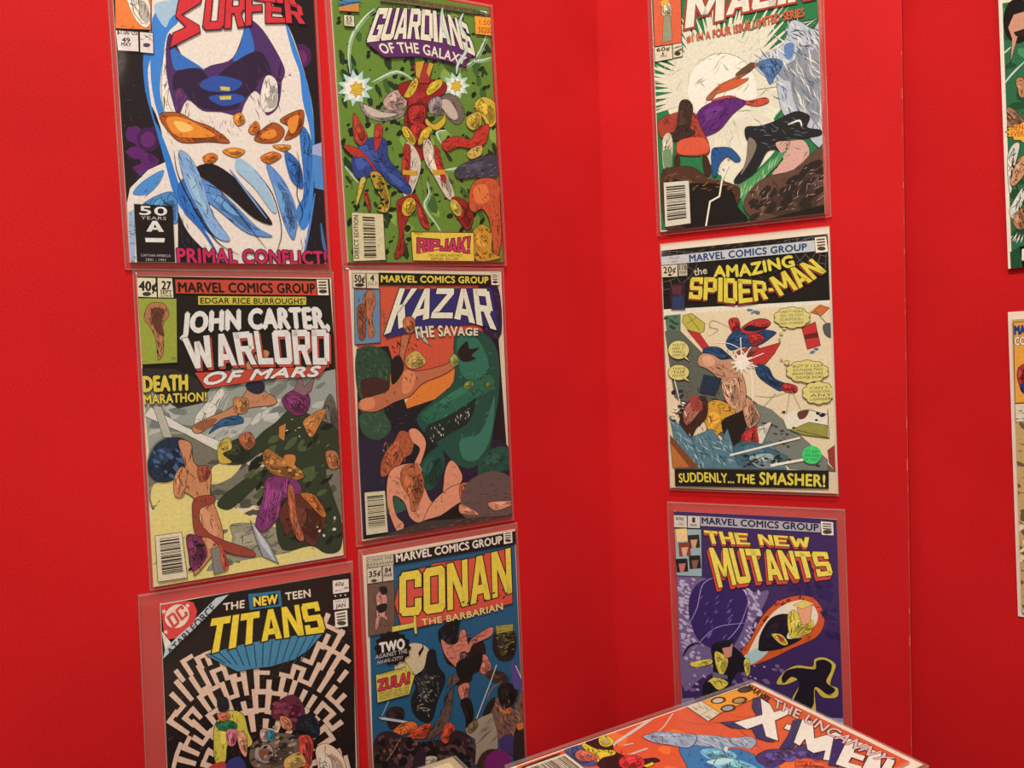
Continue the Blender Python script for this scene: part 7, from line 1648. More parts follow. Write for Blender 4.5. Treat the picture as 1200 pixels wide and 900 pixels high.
('p','c4b868',[152.9,82.2,154,83.9,153.8,85.7,152.2,87,149.6,87.9,148.8,89.6,146.9,90.8,144.2,91.3,141.2,91,138.8,92.1,136,92.4,133.2,91.8,130.9,90.5,127.8,90.4,125.1,89.6,123.3,88.2,122.6,86.3,120,85.2,118.4,83.6,118.4,81.8,119.5,80.2,118.5,78.4,118.7,76.6,120.4,75.2,123,74.4,123.8,72.7,125.7,71.4,128.5,71,131.6,71.3,133.9,70.3,136.8,70,139.6,70.7,141.9,72,144.9,72.1,147.5,72.9,149.3,74.3,150,76.1,152.5,77.3,154,78.8,154.1,80.6],0,0.6,'1a1210'),
('t',"CAN'T HOLD",'201a10',[124.5,73.4,148.1,73.7],[124.4,76,148,76.2],0.01,None),
('t','ON-- TO THAT','201a10',[124.4,77.4,147.9,77.6],[124.3,80,147.8,80.1],0.01,None),
('t','SCAFFOLD--','201a10',[124.2,81.4,147.8,81.6],[124.1,84,147.7,84.1],0.01,None),
('t','ANY LONGER!','201a10',[124.1,85.4,147.7,85.5],[124,88,147.6,88],0.01,None),
('p','c4b868',[130.1,92,129.9,92.6,129.4,93,128.6,93.2,127.8,93.1,127,92.9,126.5,92.4,126.4,91.8,126.6,91.3,127.1,90.8,127.9,90.6,128.7,90.7,129.4,91,129.9,91.5],0,0.4,'1a1210'),
('p','c4b868',[126.5,97.3,126.3,97.8,125.9,98.2,125.2,98.5,124.5,98.4,123.9,98.1,123.5,97.7,123.4,97.1,123.5,96.6,124,96.1,124.6,95.9,125.3,96,125.9,96.2,126.4,96.7],0,0.4,'1a1210'),
('p','c4b868',[124.1,102.6,124,103,123.7,103.4,123.3,103.5,122.9,103.5,122.5,103.3,122.3,102.9,122.2,102.5,122.3,102.1,122.6,101.8,123,101.6,123.4,101.6,123.8,101.8,124,102.2],0,0.4,'1a1210'),
('part','speech_balloon',None),
('p','c4b868',[27.6,109.5,26.9,112.6,25.1,115.3,22.3,117.5,19,118.8,15.3,119.2,11.6,118.5,8.3,116.9,5.7,114.6,4.1,111.6,3.6,108.5,4.4,105.3,6.2,102.5,9,100.4,12.4,99.1,16.1,98.8,19.8,99.4,23,101,25.5,103.4,27.1,106.3],0,0.6,'1a1210'),
('p','c4b868',[20.6,117,24.1,116.4,27.4,122.3],0,0.3,'1a1210'),
('t',"YOU'VE",'201a10',[8.9,102.2,23.7,102.2],[8.8,104.9,23.6,104.9],0.01,None),
('t','HAD IT,','201a10',[8.7,105.9,23.5,105.9],[8.6,108.7,23.4,108.6],0.01,None),
('t','WALL-','201a10',[8.6,109.7,23.4,109.6],[8.5,112.4,23.3,112.3],0.01,None),
('t','CRAWLER!','201a10',[8.4,113.4,23.2,113.4],[8.3,116.2,23.1,116.1],0.01,None),
('part','speech_balloon',None),
('p','c4b868',[26.6,133.8,25.9,136.4,24.1,138.7,21.4,140.6,18,141.7,14.3,142,10.6,141.5,7.3,140.2,4.7,138.2,3.1,135.8,2.6,133.1,3.3,130.5,5.1,128.1,7.9,126.3,11.3,125.2,15,125,18.7,125.5,22,126.8,24.5,128.8,26.1,131.2],0,0.6,'1a1210'),
('p','c4b868',[19,140.1,22.5,138.8,27.2,144.4],0,0.3,'1a1210'),
('t','THIS IS','201a10',[8.2,128.1,22.3,127.9],[8.1,130.9,22.2,130.6],0.01,None),
('t','THE','201a10',[8,131.9,22.1,131.7],[7.9,134.6,22,134.4],0.01,None),
('t','PAY-OFF!','201a10',[7.9,135.7,22,135.4],[7.7,138.4,21.9,138.1],0.01,None),
('part','speech_balloon',None),
('p','c4b868',[168.8,137.1,170,138.9,169.7,140.8,167.9,142.3,164.9,143.2,164,145,161.9,146.4,158.7,147,155.3,146.8,152.5,148,149.2,148.4,146,147.8,143.3,146.5,139.8,146.5,136.6,145.8,134.5,144.3,133.6,142.4,130.7,141.2,128.8,139.6,128.7,137.7,130.1,135.9,128.9,134.1,129.1,132.2,131,130.7,134.1,129.8,135,127.9,137.2,126.5,140.5,126,144,126.2,146.7,125.1,150,124.7,153.3,125.3,155.9,126.7,159.4,126.7,162.5,127.4,164.5,128.9,165.3,130.8,168.2,131.9,170,133.5,170.1,135.4],0,0.6,'1a1210'),
('p','c4b868',[132.3,127,132,128,131.2,128.8,130.1,129.1,128.8,129.1,127.7,128.6,127,127.8,126.7,126.8,127,125.9,127.8,125.1,129,124.7,130.2,124.8,131.3,125.2,132.1,126.1],0,0.5,'1a1210'),
('p','c4b868',[125.6,123.6,125.4,124,125.1,124.3,124.6,124.5,124,124.5,123.5,124.3,123.2,123.9,123.1,123.5,123.2,123.1,123.6,122.8,124.1,122.6,124.6,122.6,125.1,122.8,125.5,123.2],0,0.4,'1a1210'),
('t','BUT IF I LET','201a10',[135.7,129.7,165,129.8],[135.6,132.3,164.9,132.3],0.01,None),
('t','GO,THOSE TWO','201a10',[135.5,133.6,164.9,133.5],[135.5,136.1,164.8,136.1],0.01,None),
('t','PAINTERS ARE','201a10',[135.4,137.4,164.8,137.3],[135.3,140,164.7,139.8],0.01,None),
('t','DONE FOR!','201a10',[138.4,141.3,164.7,141.1],[138.3,143.9,164.6,143.6],0.01,None),
('part','speech_balloon',None),
('p','c4b868',[174.4,158.6,175.3,160.4,175.1,162.3,173.7,163.8,171.4,164.8,170.7,166.6,169.1,168,166.7,168.7,164.1,168.5,162,169.7,159.5,170.2,157,169.6,155,168.4,152.3,168.5,149.9,167.8,148.4,166.3,147.8,164.4,145.5,163.3,144.1,161.7,144.1,159.9,145.1,158.1,144.2,156.3,144.4,154.4,145.9,152.9,148.2,151.9,148.9,150,150.6,148.6,153,148,155.7,148.2,157.8,147,160.3,146.6,162.7,147.1,164.7,148.4,167.3,148.4,169.7,149.1,171.2,150.5,171.8,152.4,174,153.5,175.3,155,175.4,156.9],0,0.6,'1a1210'),
('t',"CAN'T--",'201a10',[151.9,152.2,173,151.7],[151.8,154.7,172.9,154.2],0.015,None),
('t','HOLD ON--','201a10',[151.7,156,172.9,155.5],[151.7,158.5,172.8,158],0.015,None),
('t','ANY','201a10',[151.6,159.8,172.8,159.2],[151.5,162.3,172.7,161.7],0.015,None),
('t','LONGER!','201a10',[151.5,163.6,172.7,163],[151.4,166.2,172.6,165.5],0.015,None),
('part','story_title',None),
('p','15110f',[5.7,238.9,167,237,166.4,255.4,5.7,258.2],0,0,'1a1210'),
('t','SUDDENLY...','c8b83c',[10.1,244.3,36.5,242.2,70.4,243],[10.5,253.9,36.1,252.4,70.7,252.7],0.03,None),
('t','THE','c8b83c',[73.8,243.3,92.2,243.4],[72.8,252,92.5,252.7],0.045,None),
('t','SMASHER!','c8b83c',[98.2,240.6,131.9,241.1,163.2,241.5],[97.7,253.2,131.5,252.7,162.8,253.6],0.04,None),
('part','dealer_sticker','round green dealer sticker'),
('p','3cbc5c',[160.6,221.2,159.5,225.2,156.8,228.5,152.9,230.4,148.7,230.4,144.9,228.7,142.4,225.5,141.6,221.5,142.7,217.4,145.4,214.2,149.3,212.3,153.5,212.3,157.3,214,159.8,217.2],1,0,'1a1210'),
('t','1ST APP','1c5c34',[145.1,216.3,158,216.8],[145,219.2,157.9,219.7],0.0,None),
('t','SMASHER','1c5c34',[143.8,220.5,158.8,220.9],[143.7,223.1,158.7,223.5],0.0,None),
('t','OF 3 PARTS','1c5c34',[144.2,224.7,157.7,225.1],[144.2,227.2,157.6,227.6],0.0,None),
 ],
 'violet': [
('part','cover_artwork',None),
('p','301e44',[-1.1,-1.5,170.4,0.4,172,261,1.2,262.6],0,0,'1a1210'),
('p','5c4c68',[-1.2,73.1,26.4,70.8,81.4,82.6,100.2,80.9,80,121.2,59.6,157,21.8,184.7,1.1,193.4],1,0,'1a1210'),
('o','988ca0',90,1.2,3,1.8,20,[0.1,75.9,23.4,73.9,13.7,100.3,17.9,139.6,28.4,163.9,2.3,164.4],1),
('o','988ca0',44,1.2,3,1.8,60,[73.5,77.9,94.9,81.4,88.3,114.8,65.1,156.2,74.6,121.8],2),
('o','5c4c68',70,2,4.5,1.6,30,[3,147.1,85,131.6,123.4,89.5,115.4,171.4,6.6,204.1],3),
('o','8c80a0',40,1,2.4,1.6,30,[3,147.1,84.6,142.7,110.4,166.6,9.5,203.6],4),
('p','2c1c48',[13.9,94.6,26.1,76.5,49,70.3,68.1,75.6,78.3,93.9,71.8,122.2,57.2,146.1,37.5,148.6,20.8,139.3,13,117.4],1,0,'1a1210'),
('l','8c80a4',0.8,[9.6,129.2,22.1,105.1,30.4,77.5,54.7,65.7],1),
('l','8c80a4',0.7,[79.9,88.3,66.4,122.8,37.3,154.2],1),
('l','8c80a4',0.7,[17.4,151.1,41.2,125.6,74.8,116.3],1),
('h','6c60a0',24,0.7,9,-50,12,[25.5,93.5,64.8,89.7,57.6,134.9,32.3,137.9],5),
('l','15101a',2.4,[3.9,161.4,11.7,148.9,23.4,144.7],1),
('p','a8481c',[63.7,156.4,79.6,132.3,91.2,109,107.8,91,126.3,82.5,144.1,82.1,153.8,94.4,154.5,110.2,145.2,124.5,121.8,138.1,100.3,151.6,78.6,161.4],1,0.6,'3c1414'),
('o','5c1c18',26,1.4,3,1.6,-40,[79.6,132.3,107.8,91,134,81.7,143.9,87.4,123.4,89.5,96.4,113.9],6),
('o','b83c34',20,1.2,2.6,1.5,-20,[107.8,91,144.1,82.1,153.8,94.4,153.1,115.6,143.9,90.1],7),
('p','d0bc94',[73.3,155.2,90.8,120,110.2,96.2,133.8,85.8,146.3,92.5,148.4,105.5,137.8,120,116.8,133.3,95.3,144.1,78.7,157.2],1,0,'1a1210'),
('p','bcb46c',[90.4,131,104.4,113,100.9,135.2,89.9,144.8],1,0,'1a1210'),
('p','8ca4a4',[65,159,84.6,142.7,100.8,137.9,89.6,153,73,163.5],1,0,'1a1210'),
('p','15101a',[90.6,125.5,101.9,107.9,117.8,102.1,122.7,111,116.9,127.9,132.5,126,111.3,139.4,89.9,144.8,87.4,139.6],1,0.4,'1a1210'),
('p','b8a43c',[119.1,103.3,125.8,97.3,133.2,104.5,143.3,106.1,143,116.8,132.6,123.3,122.1,127.2,118.6,116.9],1,0.5,'1a1210'),
('p','c0845c',[128.4,94.3,143.9,90.1,140.7,109,132.9,112.6],0,0.4,'1a1210'),
('p','b8a44c',[124.6,92,136.4,85.5,145.9,88.6,133.5,95.1],0,0.3,'1a1210'),
('p','b8a43c',[101.3,125.6,111.8,124.4,118.1,133.1,111.5,135.3],1,0.4,'1a1210'),
('p','8c3424',[106.6,125,114.3,128.2,111.6,132.6],1,0,'1a1210'),
('p','a89438',[104.7,177,113.1,163.5,126.4,155,141.7,154.3,144.5,145.9,154.7,143.2,164.5,148.6,163,156.7,158.8,170.5,166.1,173.4,164.6,182.9,150.8,185,143.5,178.1,144,202.1,140.1,202.7,135.6,184.6,119.9,192.4,131,169.1,115.2,176.8],1,0.3,'1a1210'),
('p','15101a',[110.2,170.7,115.8,161.8,128.9,157.3,144.2,156.6,145.7,148.4,153.4,145.5,160.7,149.1,159.7,157.1,155.1,168.4,163.6,175.1,155.9,181.5,143.6,175.4,140.3,197.3,119.6,200.6,128.3,174.9,120.8,167.9,112.7,175.8],1,0,'1a1210'),
('p','15101a',[36.1,148.7,43.4,140.8,60.1,143,73.3,155.2,75.6,168.7,64.6,170.2,55.7,185.4,46.9,198,26.8,203.9,25.9,189.8,36.4,176.9,37.1,159.9],1,0.4,'1a1210'),
('p','b8a43c',[40.8,151,54,157.7,50.6,172.1,44.9,175.8,40.3,165.1],1,0.4,'1a1210'),
('p','b8a43c',[12.4,167.4,34.2,160.3,35.4,165.8,16.6,171.7],1,0.4,'1a1210'),
('p','b8a43c',[71.1,158.2,76.6,154.7,77.8,168.4,73.2,173.2],1,0.4,'1a1210'),
('p','b8a43c',[28.9,187.9,39.1,179.4,53,183,50,189.1,41.4,193.2,33.2,185.9],1,0.4,'1a1210'),
('p','a8705c',[47.5,144.5,60.2,140.2,58.3,154.3,51.2,158.1],0,0.3,'1a1210'),
('p','14181c',[41.2,141.1,61.8,134.4,57.3,143.9,44.6,147.7],0,0,'1a1210'),
('p','54505c',[36.5,174.1,53.3,176,52.6,180.3,36.3,179.8],0,0,'1a1210'),
('p','6c6478',[-2.5,209.8,15.2,205.6,14.8,217.1,-3,222.8],0,0.3,'1a1210'),
('p','7c7484',[140,207.5,172.6,203.3,172.8,211.9,139.7,216.2],0,0,'1a1210'),
('h','b0a8b0',14,0.6,5,0,4,[142.5,209,171.3,205.6,171.1,210.9,142.3,214.4],8),
('o','241640',30,2,5,1.6,20,[95.4,67.7,167.2,61.6,167.3,137.7,157.5,133.6,154,86.4,108.1,80.1],9),
('part','publisher_banner',None),
('p','8c8888',[29.9,3.7,154.7,5.4,154.4,14.3,29.8,14.4],0,0,'1a1210'),
('t','MARVEL COMICS GROUP','1c1620',[31.3,5.1,152.7,6],[31.5,12,152.4,12.8],0.05,None),
('part','approval_seal',None),
('p','d8cba8',[154.8,2.7,167.1,3.1,167.2,16.7,155.3,16.9],0,0.4,'1a1210'),
('p','4a4034',[156.7,4.5,165.3,4.7,165.3,6.1,156.7,5.9],0,0,'1a1210'),
('p','4a4034',[156.8,7,165.3,7.2,165.3,8.5,156.8,8.4],0,0,'1a1210'),
('p','4a4034',[156.8,9.5,165.3,9.6,165.4,11,156.9,10.9],0,0,'1a1210'),
('p','3a3228',[165.6,13,165.2,14.1,163.9,15,162.1,15.5,160.1,15.7,158.3,15.3,157.1,14.6,156.7,13.6,157.2,12.5,158.5,11.6,160.3,11.1,162.2,11,164,11.3,165.2,12.1],0,0,'1a1210'),
('part','corner_box',None),
('p','a8a08c',[-0.4,4.1,14.7,3.9,14.7,17.5,-0.4,17.8],0,0.4,'1a1210'),
('p','a8a08c',[15.6,3.9,29.6,3.8,29.1,17.2,15.3,17.4],0,0.4,'1a1210'),
('t','60¢','2a2420',[2.4,5.7,11.1,5.8],[2.3,9.4,11,9.2],0.03,None),
('t','1','2a2420',[21,5.9,23.8,6],[20.7,10.9,23.6,11.1],0.05,None),
('t','MAR','2a2420',[18.4,12.8,25.8,12.6],[18.3,15.6,25.7,15.5],0.02,None),
('h','4a4440',6,0.5,6,90,4,[1.6,10.8,12.1,10.3,11.9,15.9,1.4,16.5],10),
('p','788c84',[0.1,19.4,30.2,18.3,29.2,70,0.3,71.3],0,0.4,'1a1210'),
('p','c0a45c',[1.3,19.4,14.1,18.1,14.7,32.2,1.8,34.1],0,0.3,'1a1210'),
('p','b89c7c',[4,24.3,12.2,23.3,9.4,33.6,5.4,33.3],0,0,'1a1210'),
('p','241a18',[15,25.7,27.6,24.3,28.2,38.3,15.5,40.3],0,0.3,'1a1210'),
('p','a87c5c',[17.7,30.6,25.7,29.5,23,39.8,19,39.5],0,0,'1a1210'),
('p','6c3020',[4.1,34.8,17,33.4,17.5,47.5,4.7,49.6],0,0.3,'1a1210'),
('p','b08464',[6.9,39.8,15,38.7,12.3,49,8.2,48.8],0,0,'1a1210'),
('p','1c1618',[0.5,53,13.3,51.5,13.9,65.6,1,67.8],0,0.3,'1a1210'),
('p','a05c4c',[3.2,58,11.4,56.8,8.6,67.2,4.6,67],0,0,'1a1210'),
('p','1c1618',[15.2,48.3,27.9,46.8,28.5,60.8,15.8,62.9],0,0.3,'1a1210'),
('p','6c4838',[17.9,53.2,26,52,23.3,62.3,19.3,62.1],0,0,'1a1210'),
('part','title_lettering',None),
('b','THE NEW','c4ac40',[33,19,89.1,19.8,143.2,20],[36.9,33.5,88.7,31.5,144.3,30.5],('2a1018',0.6),('a83c2c',-0.6,2.4),0.1),
('b','MUTANTS','c4ac40',[37.9,37.7,88.5,35.6,125.3,35.2,160.2,33.9],[47.2,80.8,87.3,70.6,124.3,65.3,165.4,57],('2a1018',0.8),('a83c2c',-2.2,4.4),0.08),
 ],
 'flat_orange': [
('part','cover_artwork',None),
('p','c8502c',[0,0,168,0,168,258,0,258],0,0,'1c1418'),
('o','d8682c',14,8,16,1.5,20,[-10.2,171.4,55.4,76.7,174.1,55,201.3,157.9,84.7,239.5],1),
('l','a83824',2,[32.8,81.4,49.7,71.1,89.5,79.9],1),
('l','a83824',1.4,[14.1,101.1,29.1,93.7,39.8,74.8],1),
('l','a83824',1.4,[27.3,60.2,41.2,54.8,48.3,37.4],1),
('p','8c9ca4',[18.7,135.2,24.3,125,38.1,111.9,49.7,97.1,62.7,86.4,69.8,72.7,79.6,74.9,84.3,87.4,77.6,90.8,69.9,108.4,61.6,120.4,46.7,129.3,33.3,142.2],1,0.6,'1c1418'),
('h','4c5c68',60,0.9,12,8,14,[21,134.6,50.9,98.1,73.6,73.9,75.8,96.6,35.4,139.2],2),
('h','c4c4b4',40,0.8,12,8,14,[21,134.6,50.9,98.1,73.6,73.9,75.8,96.6,35.4,139.2],3),
('p','2c6c94',[49.5,131.7,57.5,116.8,73,103.9,80.2,93.3,99.4,90.2,116.9,88.5,167.5,96.4,134.4,175.6,79.9,148.7],1,0.6,'1c1418'),
('p','6cacc4',[62.9,121.7,68.6,107.1,81,101.6,88.4,106.3,83.8,119.1,75.2,125.6],1,0.4,'1c1418'),
('p','6cacc4',[82.3,127.3,85.3,110.8,98.3,103.9,113.7,104.9,106.7,126.6],1,0.4,'1c1418'),
('p','a8ccd0',[79,129.1,83.3,113.7,89.8,110.2,87.8,125.2],1,0,'1a1210'),
('h','1c4460',40,0.9,10,30,30,[54.3,131,90,85.5,119.2,91,92.1,148],4),
('p','c8c8b4',[74.3,101.9,75.6,103.3,76.5,104.7,76.7,105.8,76.4,106.3,75.4,106.2,74.1,105.5,72.7,104.3,71.4,102.9,70.5,101.5,70.2,100.4,70.6,99.9,71.5,100,72.9,100.7],1,0,'1a1210'),
('p','3c2c60',[96.9,93.8,92.8,78.2,97.7,67.9,103.8,59,102.9,47.5,113.6,38.4,123.6,39.5,128.9,47.1,123.8,60.7,113.5,69.7,114.6,86.1,112,95.7],1,0.7,'1c1418'),
('o','5c4c84',22,1.5,3.4,1.5,10,[94.5,85.1,105,60.4,118.1,38.3,126.3,47.9,107.3,90.8],5),
('o','1c1430',16,1,2.4,1.5,10,[94.5,85.1,105,60.4,118.1,38.3,126.3,47.9,107.3,90.8],6),
('p','c8502c',[119.2,73.4,119.5,60.9,132,54.7,148.5,53.8,131.2,79.2],1,0.4,'1c1418'),
('l','c0b09c',3.4,[-1,118.2,4.4,135.2,17.1,178],0),
('l','c0b09c',1.2,[2.9,98.9,16.4,120,20.3,129.5],0),
('l','c0b09c',1.6,[22.2,167.2,24,159.7],0),
('l','c0b09c',2,[36.4,173.7,36.9,155.1],0),
('l','7c6c64',0.6,[35.2,198.4,39.5,184.7,35.9,170.5],0),
('p','2c4c74',[1.5,212.8,0.1,200.6,4.4,196.4,16.9,202.2,34.4,203.4,24.9,217.4],1,0.4,'1c1418'),
('p','1c1418',[0.1,190.4,-1.3,177.8,14,174.3,24.5,179.2,36.8,176.9,46.7,170.2,51.4,159.5,58.2,159.2,57.2,170,68.3,190.1,39.1,204,25.7,197.1],1,0.5,'1c1418'),
('p','c8b02c',[2.8,196.7,1.3,192.7,14.8,189.3,24.5,179.2,29.9,183.2,28.3,193.3,31.8,201.5,25,198.1,13.9,198.7],1,0.6,'1c1418'),
('p','c8b02c',[1.3,178.2,-0.8,170.7,9,169.1,15,172.8,16.7,180.6,10.6,183.4],1,0.5,'1c1418'),
('p','b86048',[10.1,208.1,7.8,201.5,14.5,197.7,25.4,195.5,27.3,202.5,23,210.6,15.9,211.3],1,0.5,'1c1418'),
('p','c0302c',[38.3,184.5,36,176.3,40.5,169.7,50.3,168.8,58,176.3,55.6,187.2,46.3,189.8],1,0.5,'1c1418'),
('p','a8945c',[5.3,176.6,4.4,171.6,11.5,173.8,12.3,178.8],1,0,'1a1210'),
('p','c8b02c',[56.3,175,55.8,164.6,59.7,166.3,59.9,173.6],0,0.4,'1c1418'),
('h','1c1418',14,0.7,8,30,30,[3.1,198.3,10.3,171.5,45,168.9,30.9,200.9],7),
('p','8c9ca4',[20.4,146.4,19.8,136.7,21.6,129,34.7,115.1,45,108.6,55.7,125.9,42.4,137.1,33.1,144.5],1,0.6,'1c1418'),
('h','4c5c68',24,0.8,10,10,12,[18.9,142.2,35.6,115.9,49.8,128.3,33.1,144.5],8),
('p','2c241c',[16.9,287,3.3,253.5,2.5,223.2,3.2,217.4,4.4,220.3,6.3,253.9,8.7,267.1],0,0,'1a1210'),
('part','corner_box',None),
('p','d88c2c',[2.2,3.2,22,4.5,26.3,65.3,0.3,62.3],0,0.6,'1c1418'),
('p','2c1c1c',[7.8,6.3,9.8,9.1,10.9,12.7,11,16.5,9.9,19.7,7.9,21.8,5.4,22.2,2.9,20.9,0.8,18.2,-0.4,14.5,-0.4,10.7,0.7,7.4,2.7,5.3,5.2,4.9],1,0.2,'1a1210'),
('p','3c2c2c',[7.1,9.1,8.5,11,9.2,13.5,9.2,16.2,8.5,18.5,7.1,19.9,5.4,20.3,3.7,19.5,2.3,17.6,1.6,15.1,1.6,12.4,2.3,10.1,3.7,8.6,5.4,8.3],1,0,'1a1210'),
('p','2c1c1c',[9.8,42,11.8,44.5,12.9,48,12.9,51.6,11.9,54.7,9.9,56.8,7.5,57.2,5,56.1,3,53.6,1.9,50.1,1.8,46.5,2.9,43.3,4.8,41.2,7.3,40.8],1,0.2,'1a1210'),
('p','b8a890',[9.2,44.7,10.5,46.4,11.2,48.8,11.2,51.3,10.5,53.6,9.1,55,7.5,55.4,5.8,54.7,4.5,53,3.8,50.6,3.8,48,4.5,45.8,5.9,44.3,7.5,43.9],1,0,'1a1210'),
('p','2c1c1c',[20.7,26.5,22.6,29.1,23.7,32.6,23.7,36.3,22.6,39.4,20.7,41.4,18.3,41.8,15.9,40.7,13.9,38.1,12.8,34.6,12.8,30.9,13.8,27.7,15.8,25.7,18.2,25.2],1,0.2,'1a1210'),
('p','a87c54',[20,29.2,21.3,31,22,33.4,22,36,21.2,38.2,19.9,39.6,18.3,40,16.7,39.2,15.4,37.5,14.7,35.1,14.7,32.5,15.4,30.2,16.8,28.8,18.4,28.4],1,0,'1a1210'),
('p','2c1c1c',[25.7,45.4,27.6,47.9,28.6,51.3,28.6,54.9,27.6,57.9,25.7,59.9,23.4,60.4,21,59.3,19.1,56.8,18,53.5,18,49.9,19,46.7,21,44.7,23.3,44.3],1,0.2,'1a1210'),
('p','8c8c8c',[25.1,48.1,26.4,49.8,27,52.1,27,54.6,26.2,56.8,25,58.2,23.4,58.6,21.8,57.9,20.5,56.2,19.8,53.9,19.9,51.4,20.6,49.2,21.9,47.8,23.5,47.4],1,0,'1a1210'),
('p','c8bc98',[-0.5,80.5,0.1,62.6,26.6,64.9,31.4,83.3],0,0.6,'1c1418'),
('l','1c1418',0.5,[19.6,83,16.3,64],0),
('h','4a4034',10,0.7,9,0,6,[2.7,76.6,3.1,66.1,17.3,67,16.4,79.6],9),
('h','4a4034',5,0.7,9,0,6,[23.3,80.6,22.8,68.1,26.1,67.8,29.2,80.7],10),
('part','top_banner',None),
('t','MARVEL','1c1418',[0.4,2.3,33.2,7.6],[2.8,10.6,35.9,16.2],0.04,None),
('part','title_lettering',None),
('p','2c2454',[22,20.4,26.3,11.9,51.6,32.6,53.1,45.1,38.7,76.4,51.5,75.5,62.6,62.8,75.7,70.9,84.9,67.3,88,62.8,73.2,57.8,34.7,34.6],0,0.8,'1c1418'),
('p','d8d0b8',[25.7,15.2,39.2,16.8,51.8,25,53.2,11.9,61.2,11.5,63.3,36.1,89.2,59.7,78,62.8,60.9,49.3,60.5,66.5,45.6,67.2,49.3,37.4],0,0.9,'1c1418'),
('p','d8d0b8',[72.7,32.4,81.4,29.5,85.4,38.7,76.6,40.5],0,0.9,'1c1418'),
('p','2c2454',[71,22.8,78.3,8.7,87,24.2,103.8,59,97.7,67.9,86.4,45.3],0,0.5,'1c1418'),
('p','d8d0b8',[74,15,82.5,11.2,102.4,32.1,105.3,10,117.4,10.3,133.6,49.8,128.7,53.4,120.4,41.1,118.2,51.7,111.3,51.2,99.2,40.1,104.4,51.8,97.5,51.6],0,0.9,'1c1418'),
('p','2c2454',[108.7,16.3,117.6,13.3,142.7,51.9,136.8,56.5],0,0.4,'1c1418'),
('p','d8d0b8',[117.4,10.3,136.5,5.2,141.2,14,130.9,16.5,135.2,24.6,144.1,21.9,148,30,139.1,32.2,142.8,40,157.9,34.2,163.2,43.6,138.6,50.9],0,0.9,'1c1418'),
('p','d8d0b8',[139.9,9.6,147.8,7.4,162.3,27.9,154.6,9.6,161.2,8.9,179.6,46.9,170.2,50,162.6,38.9,168.3,52.7,160.5,53.1],0,0.9,'1c1418'),
('part','subtitle_lettering',None),
('t','THE UNCANNY','c8b0a0',[32.9,4.9,74.4,4.2,113.3,5.1,159.1,6],[44.2,18,86.5,18,122.9,19.8,155,19.7],0.015,('6c1c1c',0.9)),
('part','barcode_box',None),
('p','c8bc98',[6,215,36,215,36,254,6,254],0,0.6,'1c1418'),
('p','2a241c',[9,218,32,218,32,219.2,9,219.2],0,0,'1c1418'),
('p','2a241c',[9,219.6,32,219.6,32,220.3,9,220.3],0,0,'1c1418'),
('p','2a241c',[9,220.7,32,220.7,32,221.1,9,221.1],0,0,'1c1418'),
('p','2a241c',[9,221.5,32,221.5,32,222.2,9,222.2],0,0,'1c1418'),
('p','2a241c',[9,222.9,32,222.9,32,224.1,9,224.1],0,0,'1c1418'),
('p','2a241c',[9,224.8,32,224.8,32,225.5,9,225.5],0,0,'1c1418'),
('p','2a241c',[9,226.6,32,226.6,32,227.3,9,227.3],0,0,'1c1418'),
('p','2a241c',[9,228.4,32,228.4,32,228.8,9,228.8],0,0,'1c1418'),
('p','2a241c',[9,229.2,32,229.2,32,229.6,9,229.6],0,0,'1c1418'),
('p','2a241c',[9,230.3,32,230.3,32,231.5,9,231.5],0,0,'1c1418'),
('p','2a241c',[9,231.9,32,231.9,32,233.1,9,233.1],0,0,'1c1418'),
('p','2a241c',[9,233.8,32,233.8,32,235,9,235],0,0,'1c1418'),
('p','2a241c',[9,236.1,32,236.1,32,237.3,9,237.3],0,0,'1c1418'),
('p','2a241c',[9,238.4,32,238.4,32,238.8,9,238.8],0,0,'1c1418'),
('p','2a241c',[9,239.5,32,239.5,32,240.7,9,240.7],0,0,'1c1418'),
('p','2a241c',[9,241.4,32,241.4,32,241.8,9,241.8],0,0,'1c1418'),
('p','2a241c',[9,242.9,32,242.9,32,243.6,9,243.6],0,0,'1c1418'),
('p','2a241c',[9,244.3,32,244.3,32,245.5,9,245.5],0,0,'1c1418'),
('p','2a241c',[9,245.9,32,245.9,32,247.1,9,247.1],0,0,'1c1418'),
('p','2a241c',[9,247.5,32,247.5,32,248.2,9,248.2],0,0,'1c1418'),
('p','2a241c',[9,248.6,32,248.6,32,249.3,9,249.3],0,0,'1c1418'),
('p','2a241c',[9,249.7,32,249.7,32,250.9,9,250.9],0,0,'1c1418'),
 ],
 'edge_green': [
('part','cover_artwork',None),
('p','2c5c38',[0,0,170.3,0,170.3,260,0,260],0,0,'15110f'),
('o','1f4428',50,3,8,1.8,20,[1.9,21.1,96.2,14.2,88.9,274.4,4.2,265.1],1),
('o','3c7c4c',30,3,7,1.8,40,[1.9,21.1,96.2,14.2,88.9,274.4,4.2,265.1],2),
('p','c4bc90',[0.8,12.3,20.9,15,20.6,26.8,0.7,24.3],0,0,'1a1210'),
('p','1c1814',[26.2,47.5,24.9,55.5,21.5,61.3,16.8,63.6,11.6,62.1,7.1,56.9,4.1,49,3.2,40.1,4.7,31.9,8.1,26.2,12.9,24,18,25.7,22.5,31,25.4,38.7],1,0,'1a1210'),
('p','b08060',[6.9,47,11.8,37.2,24.7,37.2,21.5,55.8,14.4,57.8,7.8,79.2,9.8,57.8],0,0.5,'1a1210'),
('p','2a1c14',[11.3,52.6,22.9,52,21.4,59.9,13.1,56.7],0,0,'1a1210'),
('l','b0b8a4',1.6,[2.2,69,8.3,65.1],1),
('l','b0b8a4',1.8,[2.3,95.4,8.8,88.7,18.8,80.9],1),
('p','a07048',[11.8,95.2,15.8,93.4,18.3,96.9,17.8,110.9,14,108.5],1,0.4,'1a1210'),
